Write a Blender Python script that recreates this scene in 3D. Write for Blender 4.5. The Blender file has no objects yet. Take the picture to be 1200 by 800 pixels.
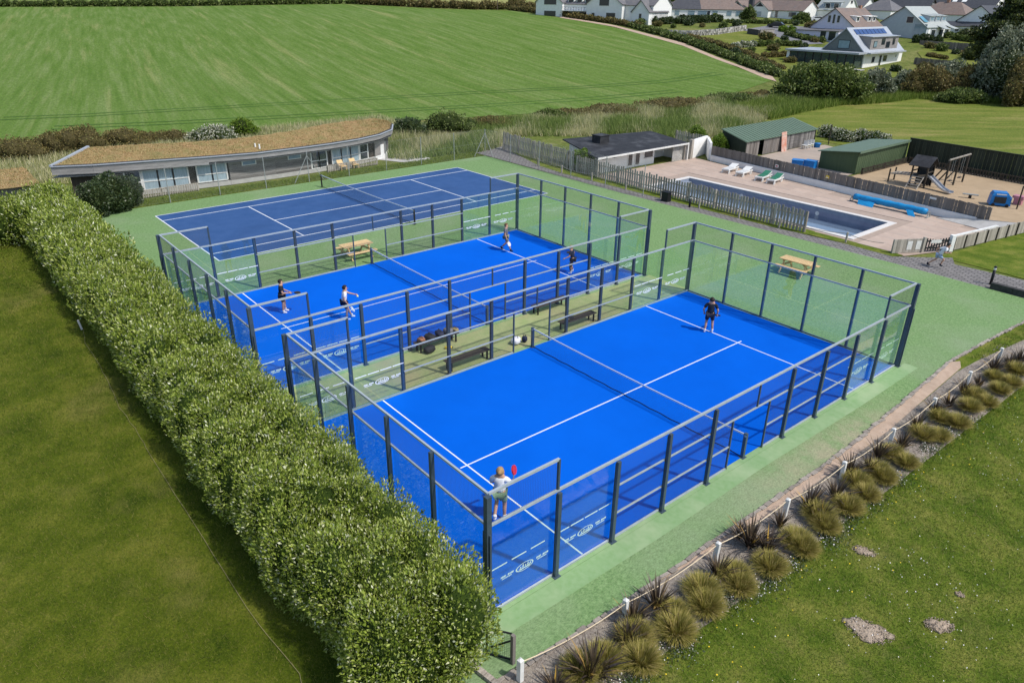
import bpy, bmesh, math, random
import numpy as np
from mathutils import Vector, Matrix
random.seed(7); RNG = np.random.default_rng(7)
R = math.radians
S = bpy.context.scene
COL = S.collection

# ------------------------------------------------------------------ camera
CAM = np.array([14.8233, -17.5941, 12.8903])
CM = np.array([[0.63617682, 0.77145966, 0.01136021],      # right
               [-0.33882680, 0.26612148, 0.90242770],     # up
               [-0.69316337, 0.57795273, -0.43069153]])   # forward
FPX = 848.17                                              # focal length in pixels of a 1200 px wide picture
cd = bpy.data.cameras.new('camera'); co = bpy.data.objects.new('camera', cd); COL.objects.link(co)
cd.sensor_fit = 'HORIZONTAL'; cd.sensor_width = 36.0; cd.lens = 36.0 * FPX / 1200
cd.clip_start = 0.1; cd.clip_end = 3000
co.matrix_world = Matrix(((CM[0][0], CM[1][0], -CM[2][0], CAM[0]), (CM[0][1], CM[1][1], -CM[2][1], CAM[1]),
                          (CM[0][2], CM[1][2], -CM[2][2], CAM[2]), (0, 0, 0, 1)))
S.camera = co
# ------------------------------------------------------------------ sky and sun
SUN_EL, SUN_AZ = R(54), math.atan2(0.925, 0.37)          # azimuth from +Y towards +X
W = bpy.data.worlds.new('World'); S.world = W; W.use_nodes = True
wn = W.node_tree; bg = wn.nodes['Background']
sky = wn.nodes.new('ShaderNodeTexSky'); sky.sky_type = 'NISHITA'; sky.sun_disc = False
sky.sun_elevation = SUN_EL; sky.sun_rotation = SUN_AZ; sky.air_density = 1.0; sky.dust_density = 1.5
wn.links.new(sky.outputs[0], bg.inputs[0]); bg.inputs[1].default_value = 0.15
sl = bpy.data.lights.new('sun', 'SUN'); so = bpy.data.objects.new('sun', sl); COL.objects.link(so)
sl.energy = 3.1; sl.angle = R(2.0); sl.color = (1.0, 0.95, 0.87)
sd = Vector((math.sin(SUN_AZ) * math.cos(SUN_EL), math.cos(SUN_AZ) * math.cos(SUN_EL), math.sin(SUN_EL)))
so.rotation_euler = sd.to_track_quat('Z', 'Y').to_euler(); so.location = (20, 20, 60)
S.view_settings.view_transform = 'Standard'; S.view_settings.look = 'None'
S.view_settings.exposure = 0.22; S.view_settings.gamma = 1.0; S.view_settings.use_curve_mapping = False
S.cycles.transparent_max_bounces = 40; S.cycles.max_bounces = 8; S.cycles.glossy_bounces = 4

# ------------------------------------------------------------------ terrain height and pixel -> place helpers
FW = np.array([-0.7680, 0.6404]); FW /= np.linalg.norm(FW); RT = np.array([FW[1], -FW[0]])
THV = math.atan2(RT[1], RT[0])                            # heading of "across the view"
_v = np.arange(0, 900.0)
_z = np.interp(_v, [0, 98, 125, 150, 180, 205, 230, 255, 300, 360, 460, 900], [0, 0, 0.55, 1.95, 4.5, 6.6, 8.3, 9.8, 12.0, 14.2, 17.5, 22])
_k = np.exp(-0.5 * (np.arange(-12, 13) / 5.0) ** 2); _k /= _k.sum()
_zs = np.convolve(np.pad(_z, 12, mode='edge'), _k, 'valid'); _zs[:88] = 0
def H(x, y):
    v = (x - CAM[0]) * FW[0] + (y - CAM[1]) * FW[1]
    return np.interp(v, _v, _zs)
def ray(px, py):
    return ((px - 600) / FPX) * CM[0] - ((py - 400) / FPX) * CM[1] + CM[2]
def A(px, py, z=0.0):
    d = ray(px, py); p = CAM + d * ((z - CAM[2]) / d[2]); return Vector(p)
def G(px, py, dz=0.0):
    """where the line of sight through a photo pixel meets the ground"""
    d = ray(px, py); t = 5.0
    while t < 900:
        p = CAM + d * t
        if p[2] <= H(p[0], p[1]):
            lo, hi = t - 0.5, t
            for _ in range(20):
                m = (lo + hi) / 2; q = CAM + d * m
                if q[2] <= H(q[0], q[1]): hi = m
                else: lo = m
            q = CAM + d * hi; return Vector((q[0], q[1], float(H(q[0], q[1])) + dz))
        t += 0.5
    p = CAM + d * 400; return Vector((p[0], p[1], float(H(p[0], p[1])) + dz))

# ------------------------------------------------------------------ materials
MATS = {}
def nd(nt, typ, **kw):
    n = nt.nodes.new(typ)
    for k, v in kw.items():
        if k in n.inputs: n.inputs[k].default_value = v
        else: setattr(n, k, v)
    return n
def c4(c): return (c[0], c[1], c[2], 1.0)
def mat(name, c1, c2=None, scale=3.0, rough=0.7, c3=None, scale2=None, bump=0.0, bscale=40.0, spec=0.3, metal=0.0, stretch=None,
        island=False, objrand=0.0, lo=0.35, hi=0.65, coord='Object', mixamt=0.5, detail=5.0, trans=0.0):
    m = bpy.data.materials.new(name); m.use_nodes = True; nt = m.node_tree
    b = nt.nodes['Principled BSDF']; b.inputs['Roughness'].default_value = rough
    b.inputs['Specular IOR Level'].default_value = spec; b.inputs['Metallic'].default_value = metal
    c2 = c2 or tuple(x * 0.8 for x in c1)
    tc = nd(nt, 'ShaderNodeTexCoord'); vec = tc.outputs[coord]
    if stretch:
        mp = nd(nt, 'ShaderNodeMapping'); mp.inputs['Scale'].default_value = stretch; nt.links.new(vec, mp.inputs[0]); vec = mp.outputs[0]
    if island:
        g = nd(nt, 'ShaderNodeNewGeometry'); fac = g.outputs['Random Per Island']
        r = nd(nt, 'ShaderNodeValToRGB'); cols = island; e = r.color_ramp.elements
        while len(e) < len(cols): e.new(0.5)
        for i, (p, c) in enumerate(cols): e[i].position = p; e[i].color = c4(c)
        nt.links.new(fac, r.inputs[0]); out = r.outputs[0]
    else:
        n = nd(nt, 'ShaderNodeTexNoise', Scale=scale, Detail=detail, Roughness=0.6); nt.links.new(vec, n.inputs[0])
        r = nd(nt, 'ShaderNodeValToRGB'); e = r.color_ramp.elements
        e[0].position = lo; e[0].color = c4(c1); e[1].position = hi; e[1].color = c4(c2)
        nt.links.new(n.outputs[0], r.inputs[0]); out = r.outputs[0]
    if c3:
        n2 = nd(nt, 'ShaderNodeTexNoise', Scale=scale2 or scale * 0.15, Detail=4.0, Roughness=0.55); nt.links.new(vec, n2.inputs[0])
        mr = nd(nt, 'ShaderNodeMapRange'); mr.inputs[1].default_value = 0.48; mr.inputs[2].default_value = 0.68
        mr.inputs[4].default_value = mixamt
        nt.links.new(n2.outputs[0], mr.inputs[0])
        mx = nd(nt, 'ShaderNodeMix', data_type='RGBA'); nt.links.new(mr.outputs[0], mx.inputs[0])
        nt.links.new(out, mx.inputs[6]); mx.inputs[7].default_value = c4(c3); out = mx.outputs[2]
    if objrand:
        oi = nd(nt, 'ShaderNodeObjectInfo'); mr = nd(nt, 'ShaderNodeMapRange')
        mr.inputs[3].default_value = 1 - objrand; mr.inputs[4].default_value = 1 + objrand
        nt.links.new(oi.outputs['Random'], mr.inputs[0])
        hs = nd(nt, 'ShaderNodeHueSaturation'); nt.links.new(mr.outputs[0], hs.inputs['Value']); nt.links.new(out, hs.inputs['Color']); out = hs.outputs[0]
    nt.links.new(out, b.inputs['Base Color'])
    if bump:
        bn = nd(nt, 'ShaderNodeTexNoise', Scale=bscale, Detail=4.0); nt.links.new(vec, bn.inputs[0])
        bp = nd(nt, 'ShaderNodeBump', Strength=bump, Distance=0.05); nt.links.new(bn.outputs[0], bp.inputs['Height'])
        nt.links.new(bp.outputs[0], b.inputs['Normal'])
    if trans:
        tr = nd(nt, 'ShaderNodeBsdfTranslucent'); nt.links.new(out, tr.inputs[0])
        ms = nd(nt, 'ShaderNodeMixShader', Fac=trans); nt.links.new(b.outputs[0], ms.inputs[1]); nt.links.new(tr.outputs[0], ms.inputs[2])
        nt.links.new(ms.outputs[0], nt.nodes['Material Output'].inputs[0])
    MATS[name] = m; return m
def glassmat(name, tint, refl=1.0, ior=1.5):
    m = bpy.data.materials.new(name); m.use_nodes = True; nt = m.node_tree; nt.nodes.remove(nt.nodes['Principled BSDF'])
    t = nd(nt, 'ShaderNodeBsdfTransparent', Color=c4(tint)); g = nd(nt, 'ShaderNodeBsdfGlossy', Roughness=0.0, Color=(refl, refl, refl, 1))
    lw = nd(nt, 'ShaderNodeLayerWeight', Blend=0.5); pw = nd(nt, 'ShaderNodeMath', operation='POWER'); pw.inputs[1].default_value = 5.0
    f = nd(nt, 'ShaderNodeMath', operation='MULTIPLY_ADD'); f.inputs[1].default_value = 1.25; f.inputs[2].default_value = 0.05; f.use_clamp = True; ms = nd(nt, 'ShaderNodeMixShader')
    nt.links.new(lw.outputs['Facing'], pw.inputs[0]); nt.links.new(pw.outputs[0], f.inputs[0]); nt.links.new(f.outputs[0], ms.inputs[0]); nt.links.new(t.outputs[0], ms.inputs[1]); nt.links.new(g.outputs[0], ms.inputs[2])
    nt.links.new(ms.outputs[0], nt.nodes['Material Output'].inputs[0]); MATS[name] = m; return m

# ------------------------------------------------------------------ mesh builder and object helpers
class MB:
    def __init__(s): s.v = []; s.f = []
    def add(s, vs, fs):
        o = len(s.v); s.v.extend([tuple(v) for v in vs]); s.f.extend([tuple(i + o for i in f) for f in fs]); return s
    def box(s, c, d, rz=0.0, rx=0.0):
        x, y, z = d[0] / 2, d[1] / 2, d[2] / 2; m = Matrix.Rotation(rz, 3, 'Z') @ Matrix.Rotation(rx, 3, 'X')
        vs = [m @ Vector(p) + Vector(c) for p in ((-x, -y, -z), (x, -y, -z), (x, y, -z), (-x, y, -z), (-x, -y, z), (x, -y, z), (x, y, z), (-x, y, z))]
        return s.add(vs, [(0, 3, 2, 1), (4, 5, 6, 7), (0, 1, 5, 4), (1, 2, 6, 5), (2, 3, 7, 6), (3, 0, 4, 7)])
    def b2(s, a, b):
        return s.box([(a[i] + b[i]) / 2 for i in range(3)], [abs(b[i] - a[i]) for i in range(3)])
    def bar(s, p, q, w, h=None, up=(0, 0, 1)):
        p = Vector(p); q = Vector(q); h = h or w; d = (q - p).normalized(); u = Vector(up)
        if abs(d.dot(u)) > 0.99: u = Vector((0, 1, 0))
        a = d.cross(u).normalized(); b = a.cross(d).normalized(); a = a * w / 2; b = b * h / 2
        vs = [p - a - b, p + a - b, p + a + b, p - a + b, q - a - b, q + a - b, q + a + b, q - a + b]
        return s.add(vs, [(0, 1, 2, 3), (7, 6, 5, 4), (0, 4, 5, 1), (1, 5, 6, 2), (2, 6, 7, 3), (3, 7, 4, 0)])
    def tube(s, pts, rad, n=8, cap=True):
        pts = [Vector(p) for p in pts]; rad = rad if isinstance(rad, (list, tuple)) else [rad] * len(pts); rings = []
        d0 = (pts[1] - pts[0]).normalized(); ref = Vector((0, 0, 1)) if abs(d0.z) < 0.9 else Vector((1, 0, 0))
        for i, p in enumerate(pts):
            d = (pts[min(i + 1, len(pts) - 1)] - pts[max(i - 1, 0)]).normalized()
            a = d.cross(ref).normalized(); b = a.cross(d)
            rings.append([p + (a * math.cos(2 * math.pi * k / n) + b * math.sin(2 * math.pi * k / n)) * rad[i] for k in range(n)])
        vs = [v for r in rings for v in r]; fs = []
        for i in range(len(pts) - 1):
            for k in range(n):
                k2 = (k + 1) % n; fs.append((i * n + k, i * n + k2, (i + 1) * n + k2, (i + 1) * n + k))
        if cap: fs.append(tuple(range(n))[::-1]); fs.append(tuple(range((len(pts) - 1) * n, len(pts) * n)))
        return s.add(vs, fs)
    def prism(s, poly, z0, z1):
        n = len(poly); vs = [(p[0], p[1], z0) for p in poly] + [(p[0], p[1], z1) for p in poly]
        return s.add(vs, [tuple(range(n))[::-1], tuple(range(n, 2 * n))] + [(i, (i + 1) % n, n + (i + 1) % n, n + i) for i in range(n)])
    def slab(s, quad, t):
        """thick panel: quad of 3-d points, thickness t downwards along its normal"""
        q = [Vector(p) for p in quad]; n = (q[1] - q[0]).cross(q[2] - q[0]).normalized()
        if n.z < 0: n = -n
        k = len(q); vs = q + [p - n * t for p in q]
        return s.add(vs, [tuple(range(k)), tuple(range(k, 2 * k))[::-1]] + [(i, k + i, k + (i + 1) % k, (i + 1) % k) for i in range(k)])
    def ell(s, c, r, n=10, m=6):
        vs = [(c[0], c[1], c[2] - r[2])]
        for j in range(1, m):
            t = -math.pi / 2 + math.pi * j / m
            for k in range(n):
                a = 2 * math.pi * k / n; vs.append((c[0] + r[0] * math.cos(t) * math.cos(a), c[1] + r[1] * math.cos(t) * math.sin(a), c[2] + r[2] * math.sin(t)))
        vs.append((c[0], c[1], c[2] + r[2])); fs = []
        for k in range(n):
            k2 = (k + 1) % n; fs.append((0, 1 + k2, 1 + k)); last = 1 + (m - 2) * n; fs.append((last + k, last + k2, len(vs) - 1))
            for j in range(m - 2): o = 1 + j * n; fs.append((o + k, o + k2, o + n + k2, o + n + k))
        return s.add(vs, fs)
    def mesh(s, name, smooth=False, off=(0, 0, 0), rz=0.0):
        me = bpy.data.meshes.new(name); vs = s.v
        if off != (0, 0, 0) or rz:
            m = Matrix.Rotation(-rz, 3, 'Z'); o = Vector(off); vs = [tuple(m @ (Vector(v) - o)) for v in vs]
        me.from_pydata(vs, [], s.f); bm = bmesh.new(); bm.from_mesh(me); bmesh.ops.recalc_face_normals(bm, faces=bm.faces); bm.to_mesh(me); bm.free()
        if smooth: me.polygons.foreach_set('use_smooth', [True] * len(me.polygons))
        me.update(); return me
    def build(s, name, m, parent=None, smooth=False, local=True, world=False, kind=None):
        """parent given: coordinates are local to it (world=True: they are world coordinates). no parent: origin goes to the base centre"""
        if parent is not None:
            if world: me = s.mesh(name, smooth, tuple(parent.location), parent.rotation_euler.z)
            else: me = s.mesh(name, smooth)
            o = bpy.data.objects.new(name, me); o.parent = parent
        else:
            a = np.array(s.v); lo = a.min(0); hi = a.max(0); off = ((lo[0] + hi[0]) / 2, (lo[1] + hi[1]) / 2, lo[2])
            off = tuple(float(x) for x in off); me = s.mesh(name, smooth, off); o = bpy.data.objects.new(name, me); o.location = off
        COL.objects.link(o)
        if m is not None: me.materials.append(MATS[m] if isinstance(m, str) else m)
        if kind: o['kind'] = kind
        return o
def npobj(name, V, F, m, parent=None, kind=None, smooth=False):
    """fast mesh from numpy: V (n,3) world or local, F (k, 3|4)"""
    me = bpy.data.meshes.new(name); V = np.asarray(V, np.float32); F = np.asarray(F, np.int32); k = F.shape[1]
    off = np.zeros(3)
    if parent is None: off = np.array([(V[:, 0].min() + V[:, 0].max()) / 2, (V[:, 1].min() + V[:, 1].max()) / 2, V[:, 2].min()]); V = V - off.astype(np.float32)
    me.vertices.add(len(V)); me.vertices.foreach_set('co', V.ravel())
    me.loops.add(F.size); me.loops.foreach_set('vertex_index', F.ravel())
    me.polygons.add(len(F)); me.polygons.foreach_set('loop_start', np.arange(0, F.size, k, dtype=np.int32))
    if smooth: me.polygons.foreach_set('use_smooth', np.ones(len(F), bool))
    me.update(calc_edges=True); me.materials.append(MATS[m])
    o = bpy.data.objects.new(name, me); o.parent = parent
    if parent is None: o.location = [float(t) for t in off]
    COL.objects.link(o)
    if kind: o['kind'] = kind
    return o
def tag(o, label=None, cat=None, group=None, kind=None):
    if label: o['label'] = label
    if cat: o['category'] = cat
    if group: o['group'] = group
    if kind: o['kind'] = kind
    return o
def thing(name, label, cat, loc=(0, 0, 0), rz=0.0, group=None):
    o = bpy.data.objects.new(name, None); COL.objects.link(o); o.location = loc; o.rotation_euler = (0, 0, rz); o.empty_display_size = 0.3
    return tag(o, label, cat, group)
def inst(name, me, parent, loc=(0, 0, 0), rz=0.0, sc=None):
    o = bpy.data.objects.new(name, me); COL.objects.link(o); o.parent = parent; o.location = loc; o.rotation_euler = (0, 0, rz)
    if sc: o.scale = sc
    return o
def dup(root, loc, rz=None, sc=None, label=None):
    r = root.copy(); COL.objects.link(r); r.location = loc
    if rz is not None: r.rotation_euler = (0, 0, rz)
    if sc: r.scale = sc
    if label: r['label'] = label
    for ch in list(root.children):
        c = ch.copy(); COL.objects.link(c); c.parent = r
        for g in list(ch.children):
            d = g.copy(); COL.objects.link(d); d.parent = c
    return r
def pmesh(mb, name, m, smooth=False):
    me = mb.mesh(name, smooth); me.materials.append(MATS[m]); return me
def sheet(name, poly, dz, m, step=0, kind='structure', flat=True):
    """a ground sheet from an outline, laid dz above the terrain"""
    bm = bmesh.new(); bm.faces.new([bm.verts.new((p[0], p[1], 0)) for p in poly])
    if step:
        xs = [p[0] for p in poly]; ys = [p[1] for p in poly]
        for ax, lo, hi in ((0, min(xs), max(xs)), (1, min(ys), max(ys))):
            k = math.floor(lo / step) * step + step
            while k < hi:
                co_ = [0, 0, 0]; co_[ax] = k; no = [0, 0, 0]; no[ax] = 1
                bmesh.ops.bisect_plane(bm, geom=bm.verts[:] + bm.edges[:] + bm.faces[:], plane_co=co_, plane_no=no); k += step
    for v in bm.verts: v.co.z = float(H(v.co.x, v.co.y)) + dz
    bmesh.ops.recalc_face_normals(bm, faces=bm.faces); bmesh.ops.triangulate(bm, faces=[f for f in bm.faces if len(f.verts) > 4], ngon_method='EAR_CLIP')
    bmesh.ops.recalc_face_normals(bm, faces=bm.faces)
    if sum(f.normal.z for f in bm.faces) < 0: bmesh.ops.reverse_faces(bm, faces=bm.faces)
    me = bpy.data.meshes.new(name); bm.to_mesh(me); bm.free(); me.materials.append(MATS[m])
    if step: me.polygons.foreach_set('use_smooth', [True] * len(me.polygons))
    o = bpy.data.objects.new(name, me); COL.objects.link(o); o['kind'] = kind; return o

# ------------------------------------------------------------------ foliage generators (numpy)
def unit(a): return a / (np.linalg.norm(a, axis=1, keepdims=True) + 1e-9)
def leaf_mesh(P, N, size, aspect=0.55, up=0.35, spread=0.8):
    n = len(P); d = unit(N + RNG.normal(0, spread, (n, 3)) + np.array([0, 0, up])); s = unit(np.cross(d, RNG.normal(0, 1, (n, 3))))
    L = (np.asarray(size) * RNG.uniform(0.65, 1.3, n))[:, None]; nn = np.cross(d, s) * L * 0.12
    V = np.stack([P - d * L * 0.5, P - s * L * aspect * 0.5 + nn, P + d * L * 0.5, P + s * L * aspect * 0.5 + nn], 1).reshape(-1, 3)
    return V, np.arange(4 * n, dtype=np.int32).reshape(n, 4)
def blades(P, h, w, lean=0.35, bend=None):
    n = len(P); a = RNG.uniform(0, 2 * np.pi, n); s = np.stack([np.cos(a), np.sin(a), 0 * a], 1) * np.asarray(w).reshape(-1, 1) * 0.5
    h = np.asarray(h) * RNG.uniform(0.6, 1.25, n)
    t = np.stack([RNG.normal(0, lean, n) * h, RNG.normal(0, lean, n) * h, h], 1)
    if bend is not None: t[:, :2] += np.asarray(bend) * h[:, None]
    V = np.stack([P - s, P + s, P + t], 1).reshape(-1, 3); return V, np.arange(3 * n, dtype=np.int32).reshape(n, 3)
def blob_points(blobs, n, lump=0.12, shell=0.25, zmin=0.02, depth_bias=2.0):
    """points with normals in the outer shell of a union of ellipsoids (cx,cy,cz,rx,ry,rz)"""
    B = np.array(blobs, float); area = (B[:, 3] * B[:, 4] * B[:, 5]) ** (2 / 3); k = RNG.choice(len(B), int(n * 1.7), p=area / area.sum())
    d = unit(RNG.normal(0, 1, (len(k), 3))); r = 1 - shell * RNG.random(len(k)) ** depth_bias
    ph = RNG.uniform(0, 6.28, (len(B), 3))
    r = r * (1 + lump * (np.sin(d[:, 0] * 5 + ph[k, 0]) * np.sin(d[:, 1] * 5 + ph[k, 1]) + 0.5 * np.sin(d[:, 2] * 9 + ph[k, 2])))
    P = B[k, :3] + d * B[k, 3:6] * r[:, None]; keep = P[:, 2] > zmin
    for j in range(len(B)):
        near = keep & (np.abs(P[:, 0] - B[j, 0]) < B[j, 3]) & (np.abs(P[:, 1] - B[j, 1]) < B[j, 4])
        q = (P[near] - B[j, :3]) / B[j, 3:6]; ins = ((q ** 2).sum(1) < (1 - shell * 1.1) ** 2) & (k[near] != j)
        idx = np.where(near)[0]; keep[idx[ins]] = False
    P = P[keep]; N = unit(d[keep] / B[k[keep], 3:6]); return P[:n], N[:n]
def core_mesh(blobs, f=0.8):
    mb = MB()
    for b in blobs: mb.ell(b[:3], [x * f for x in b[3:6]], 8, 5)
    return mb
def shrub(name, label, cat, blobs, n, size, leafm, corem, base, group=None, stem=True, f=0.8, aspect=0.55, spread=0.8, shell=0.25, lump=0.12, trunk=None):
    """blobs in coordinates relative to base"""
    t = thing(name, label, cat, base, 0, group)
    P, N = blob_points(blobs, n, lump=lump, shell=shell, zmin=0.03); V, F = leaf_mesh(P, N, size, aspect, spread=spread)
    npobj('foliage' if cat != 'tree' else 'crown', V, F, leafm, t, 'stuff' if False else None)
    core_mesh(blobs, f).build('inner_foliage', corem, t, True)
    if trunk: 
        mb = MB(); mb.tube([(0, 0, -0.1), (0.05, 0, trunk[1] * 0.5), (0, 0.05, trunk[1])], [trunk[0], trunk[0] * 0.8, trunk[0] * 0.5], 8)
        for b in blobs[:6]: mb.tube([(0, 0, trunk[1] * 0.6), (b[0] * 0.5, b[1] * 0.5, (trunk[1] * 0.6 + b[2]) / 2), b[:3]], [trunk[0] * 0.5, trunk[0] * 0.35, trunk[0] * 0.15], 6)
        mb.build('trunk', 'bark', t, True)
    elif stem:
        mb = MB()
        for b in blobs[:8]: mb.tube([(b[0] * 0.6, b[1] * 0.6, -0.05), (b[0] * 0.9, b[1] * 0.9, max(0.1, b[2] * 0.6)), b[:3]], [0.05, 0.04, 0.02], 5)
        mb.build('stem', 'bark', t)
    return t
# ================================================================== materials
mat('turf_blue', (0.001, 0.108, 0.60), (0.001, 0.096, 0.54), scale=0.35, rough=0.95, spec=0.04, bump=0.15, bscale=120, c3=(0.002, 0.122, 0.64), scale2=0.12)
mat('tennis_blue', (0.030, 0.082, 0.215), (0.040, 0.096, 0.24), scale=1.2, rough=0.85, spec=0.15, bump=0.1, bscale=80, c3=(0.024, 0.062, 0.165), scale2=0.25)
mat('line_white', (0.70, 0.73, 0.76), (0.62, 0.66, 0.70), scale=6, rough=0.7)
mat('slab_green', (0.14, 0.245, 0.092), (0.215, 0.335, 0.145), scale=9.0, rough=0.9, spec=0.1, bump=0.25, bscale=90, c3=(0.235, 0.315, 0.175), scale2=0.22, mixamt=0.8)
mat('slab_apron', (0.185, 0.315, 0.135), (0.225, 0.345, 0.17), scale=6, rough=0.9, bump=0.15, bscale=70, c3=(0.34, 0.42, 0.25), scale2=0.6, mixamt=0.6)
mat('slab_shabby', (0.30, 0.36, 0.20), (0.25, 0.36, 0.17), scale=2.5, rough=0.9, bump=0.25, bscale=60, c3=(0.36, 0.33, 0.22), scale2=0.5, mixamt=0.6)
mat('court_gap', (0.26, 0.33, 0.13), (0.33, 0.37, 0.17), scale=2.5, rough=0.9, c3=(0.34, 0.31, 0.17), scale2=0.45, mixamt=0.85, bump=0.2, bscale=70)
mat('steel', (0.055, 0.085, 0.115), (0.045, 0.07, 0.10), scale=5, rough=0.38, spec=0.5, metal=0.1)
mat('rail_steel', (0.36, 0.41, 0.44), (0.30, 0.35, 0.38), scale=5, rough=0.4, spec=0.6, metal=0.0)
mat('wire', (0.075, 0.068, 0.062), (0.065, 0.06, 0.055), rough=0.5, spec=0.4)
mat('net_cord', (0.012, 0.016, 0.022), rough=0.8)
glassmat('court_glass', (0.93, 0.985, 0.965), 1.0, 1.5)
mat('sticker', (0.80, 0.84, 0.88), (0.74, 0.79, 0.84), rough=0.5)
mat('black_metal', (0.012, 0.013, 0.016), rough=0.5)
mat('white_paint', (0.74, 0.74, 0.72), (0.60, 0.60, 0.57), scale=5, rough=0.6, c3=(0.48, 0.47, 0.42), scale2=2.0, mixamt=0.35)
mat('render_white', (0.82, 0.82, 0.80), (0.75, 0.75, 0.73), scale=1.5, rough=0.8)
mat('render_lilac', (0.66, 0.64, 0.74), (0.60, 0.58, 0.68), scale=1.5, rough=0.8)
mat('render_grey', (0.45, 0.49, 0.53), (0.40, 0.44, 0.48), scale=1.5, rough=0.8)
mat('wood_weathered', (0.29, 0.262, 0.22), (0.40, 0.37, 0.32), scale=9, rough=0.85, stretch=(1, 1, 0.12), bump=0.3, objrand=0.28, c3=(0.13, 0.115, 0.10), scale2=3.0)
mat('wood_plank', (0.15, 0.13, 0.115), (0.21, 0.19, 0.17), scale=8, rough=0.85, stretch=(1, 1, 0.1), bump=0.3, objrand=0.25, c3=(0.27, 0.25, 0.235), scale2=2.0)
mat('wood_dark', (0.045, 0.038, 0.030), (0.065, 0.055, 0.042), scale=8, rough=0.8, stretch=(1, 1, 0.1), bump=0.2)
mat('wood_pale', (0.62, 0.43, 0.20), (0.70, 0.50, 0.26), scale=7, rough=0.65, objrand=0.08)
mat('cladding', (0.15, 0.14, 0.135), (0.23, 0.215, 0.20), scale=6, rough=0.85, objrand=0.42, stretch=(0.15, 0.15, 2.0), bump=0.2)
mat('fascia', (0.22, 0.215, 0.21), (0.30, 0.29, 0.285), scale=5, rough=0.75, stretch=(0.3, 0.3, 2), objrand=0.08)
mat('sedum', (0.33, 0.21, 0.10), (0.27, 0.21, 0.085), scale=1.6, rough=0.95, c3=(0.185, 0.175, 0.06), scale2=0.7, bump=0.8, bscale=14, mixamt=0.85)
mat('roof_felt', (0.018, 0.019, 0.022), (0.030, 0.031, 0.035), scale=1.2, rough=0.75, c3=(0.10, 0.105, 0.115), scale2=0.9, mixamt=0.5, bump=0.2, bscale=30)
mat('roof_green', (0.105, 0.155, 0.105), (0.12, 0.175, 0.12), scale=2, rough=0.55)
mat('green_boards', (0.055, 0.085, 0.042), (0.07, 0.105, 0.052), scale=3, rough=0.7, stretch=(2, 2, 0.2))
mat('dark_boards', (0.020, 0.028, 0.019), (0.028, 0.036, 0.025), scale=3, rough=0.75, stretch=(2, 2, 0.2), objrand=0.2)
mat('roof_slate', (0.115, 0.115, 0.122), (0.16, 0.155, 0.16), scale=2.5, rough=0.6, c3=(0.21, 0.19, 0.18), scale2=0.6, bump=0.4, bscale=9)
mat('roof_dark', (0.050, 0.052, 0.060), (0.07, 0.072, 0.08), scale=2, rough=0.6, bump=0.3, bscale=9)
mat('roof_brown', (0.17, 0.125, 0.105), (0.22, 0.17, 0.145), scale=2, rough=0.7, bump=0.4, bscale=9, c3=(0.14, 0.125, 0.12), scale2=0.5)
mat('roof_zinc', (0.33, 0.36, 0.40), (0.38, 0.41, 0.45), scale=1.5, rough=0.4, spec=0.5)
mat('roof_pale', (0.34, 0.37, 0.35), (0.40, 0.42, 0.40), scale=1.5, rough=0.45)
mat('pane', (0.020, 0.028, 0.035), (0.03, 0.04, 0.05), rough=0.06, spec=0.9)
mat('pane_pale', (0.16, 0.25, 0.30), (0.22, 0.31, 0.36), scale=1.5, rough=0.08, spec=0.9)
mat('curtain', (0.24, 0.33, 0.38), (0.38, 0.47, 0.52), scale=14, rough=0.8, stretch=(3, 3, 0.1), lo=0.42, hi=0.6)
mat('solar', (0.020, 0.055, 0.17), (0.028, 0.07, 0.21), scale=3, rough=0.2, spec=0.6)
mat('solar_dark', (0.012, 0.018, 0.035), rough=0.2, spec=0.6)
mat('frame_dark', (0.03, 0.034, 0.038), rough=0.5)
mat('brick', (0.30, 0.16, 0.11), (0.36, 0.20, 0.14), scale=6, rough=0.85)
mat('stone', (0.24, 0.22, 0.20), (0.34, 0.31, 0.28), scale=5, rough=0.9, objrand=0.3, bump=0.6, bscale=12)
mat('kerb_stone', (0.30, 0.26, 0.22), (0.40, 0.355, 0.31), scale=6, rough=0.9, objrand=0.25, bump=0.6, bscale=18, c3=(0.15, 0.14, 0.12), scale2=2.0)
mat('path_sett', (0.20, 0.19, 0.185), (0.28, 0.265, 0.255), scale=5, rough=0.9, bump=0.5, bscale=14, c3=(0.24, 0.225, 0.21), scale2=0.5)
mat('paving', (0.42, 0.32, 0.26), (0.47, 0.37, 0.30), scale=1.8, rough=0.85, objrand=0.07, c3=(0.35, 0.29, 0.25), scale2=0.4)
mat('paving_joint', (0.34, 0.265, 0.215), (0.38, 0.30, 0.245), rough=0.9)
mat('coping', (0.66, 0.64, 0.61), (0.58, 0.56, 0.53), scale=4, rough=0.7)
mat('pool_tile', (0.19, 0.21, 0.29), (0.235, 0.255, 0.335), scale=3, rough=0.35, c3=(0.27, 0.30, 0.37), scale2=0.7)
mat('pool_band', (0.25, 0.29, 0.36), (0.20, 0.24, 0.31), scale=4, rough=0.4)
mat('sandpit', (0.36, 0.265, 0.165), (0.42, 0.315, 0.20), scale=2.0, rough=0.95, bump=0.5, bscale=10, c3=(0.29, 0.215, 0.135), scale2=0.5)
mat('dirt', (0.41, 0.30, 0.22), (0.49, 0.37, 0.28), scale=3.5, rough=0.95, bump=0.5, bscale=20, c3=(0.33, 0.25, 0.185), scale2=1.0)
mat('yard', (0.35, 0.29, 0.24), (0.41, 0.34, 0.28), scale=1.2, rough=0.95, c3=(0.28, 0.24, 0.21), scale2=0.3)
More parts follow.
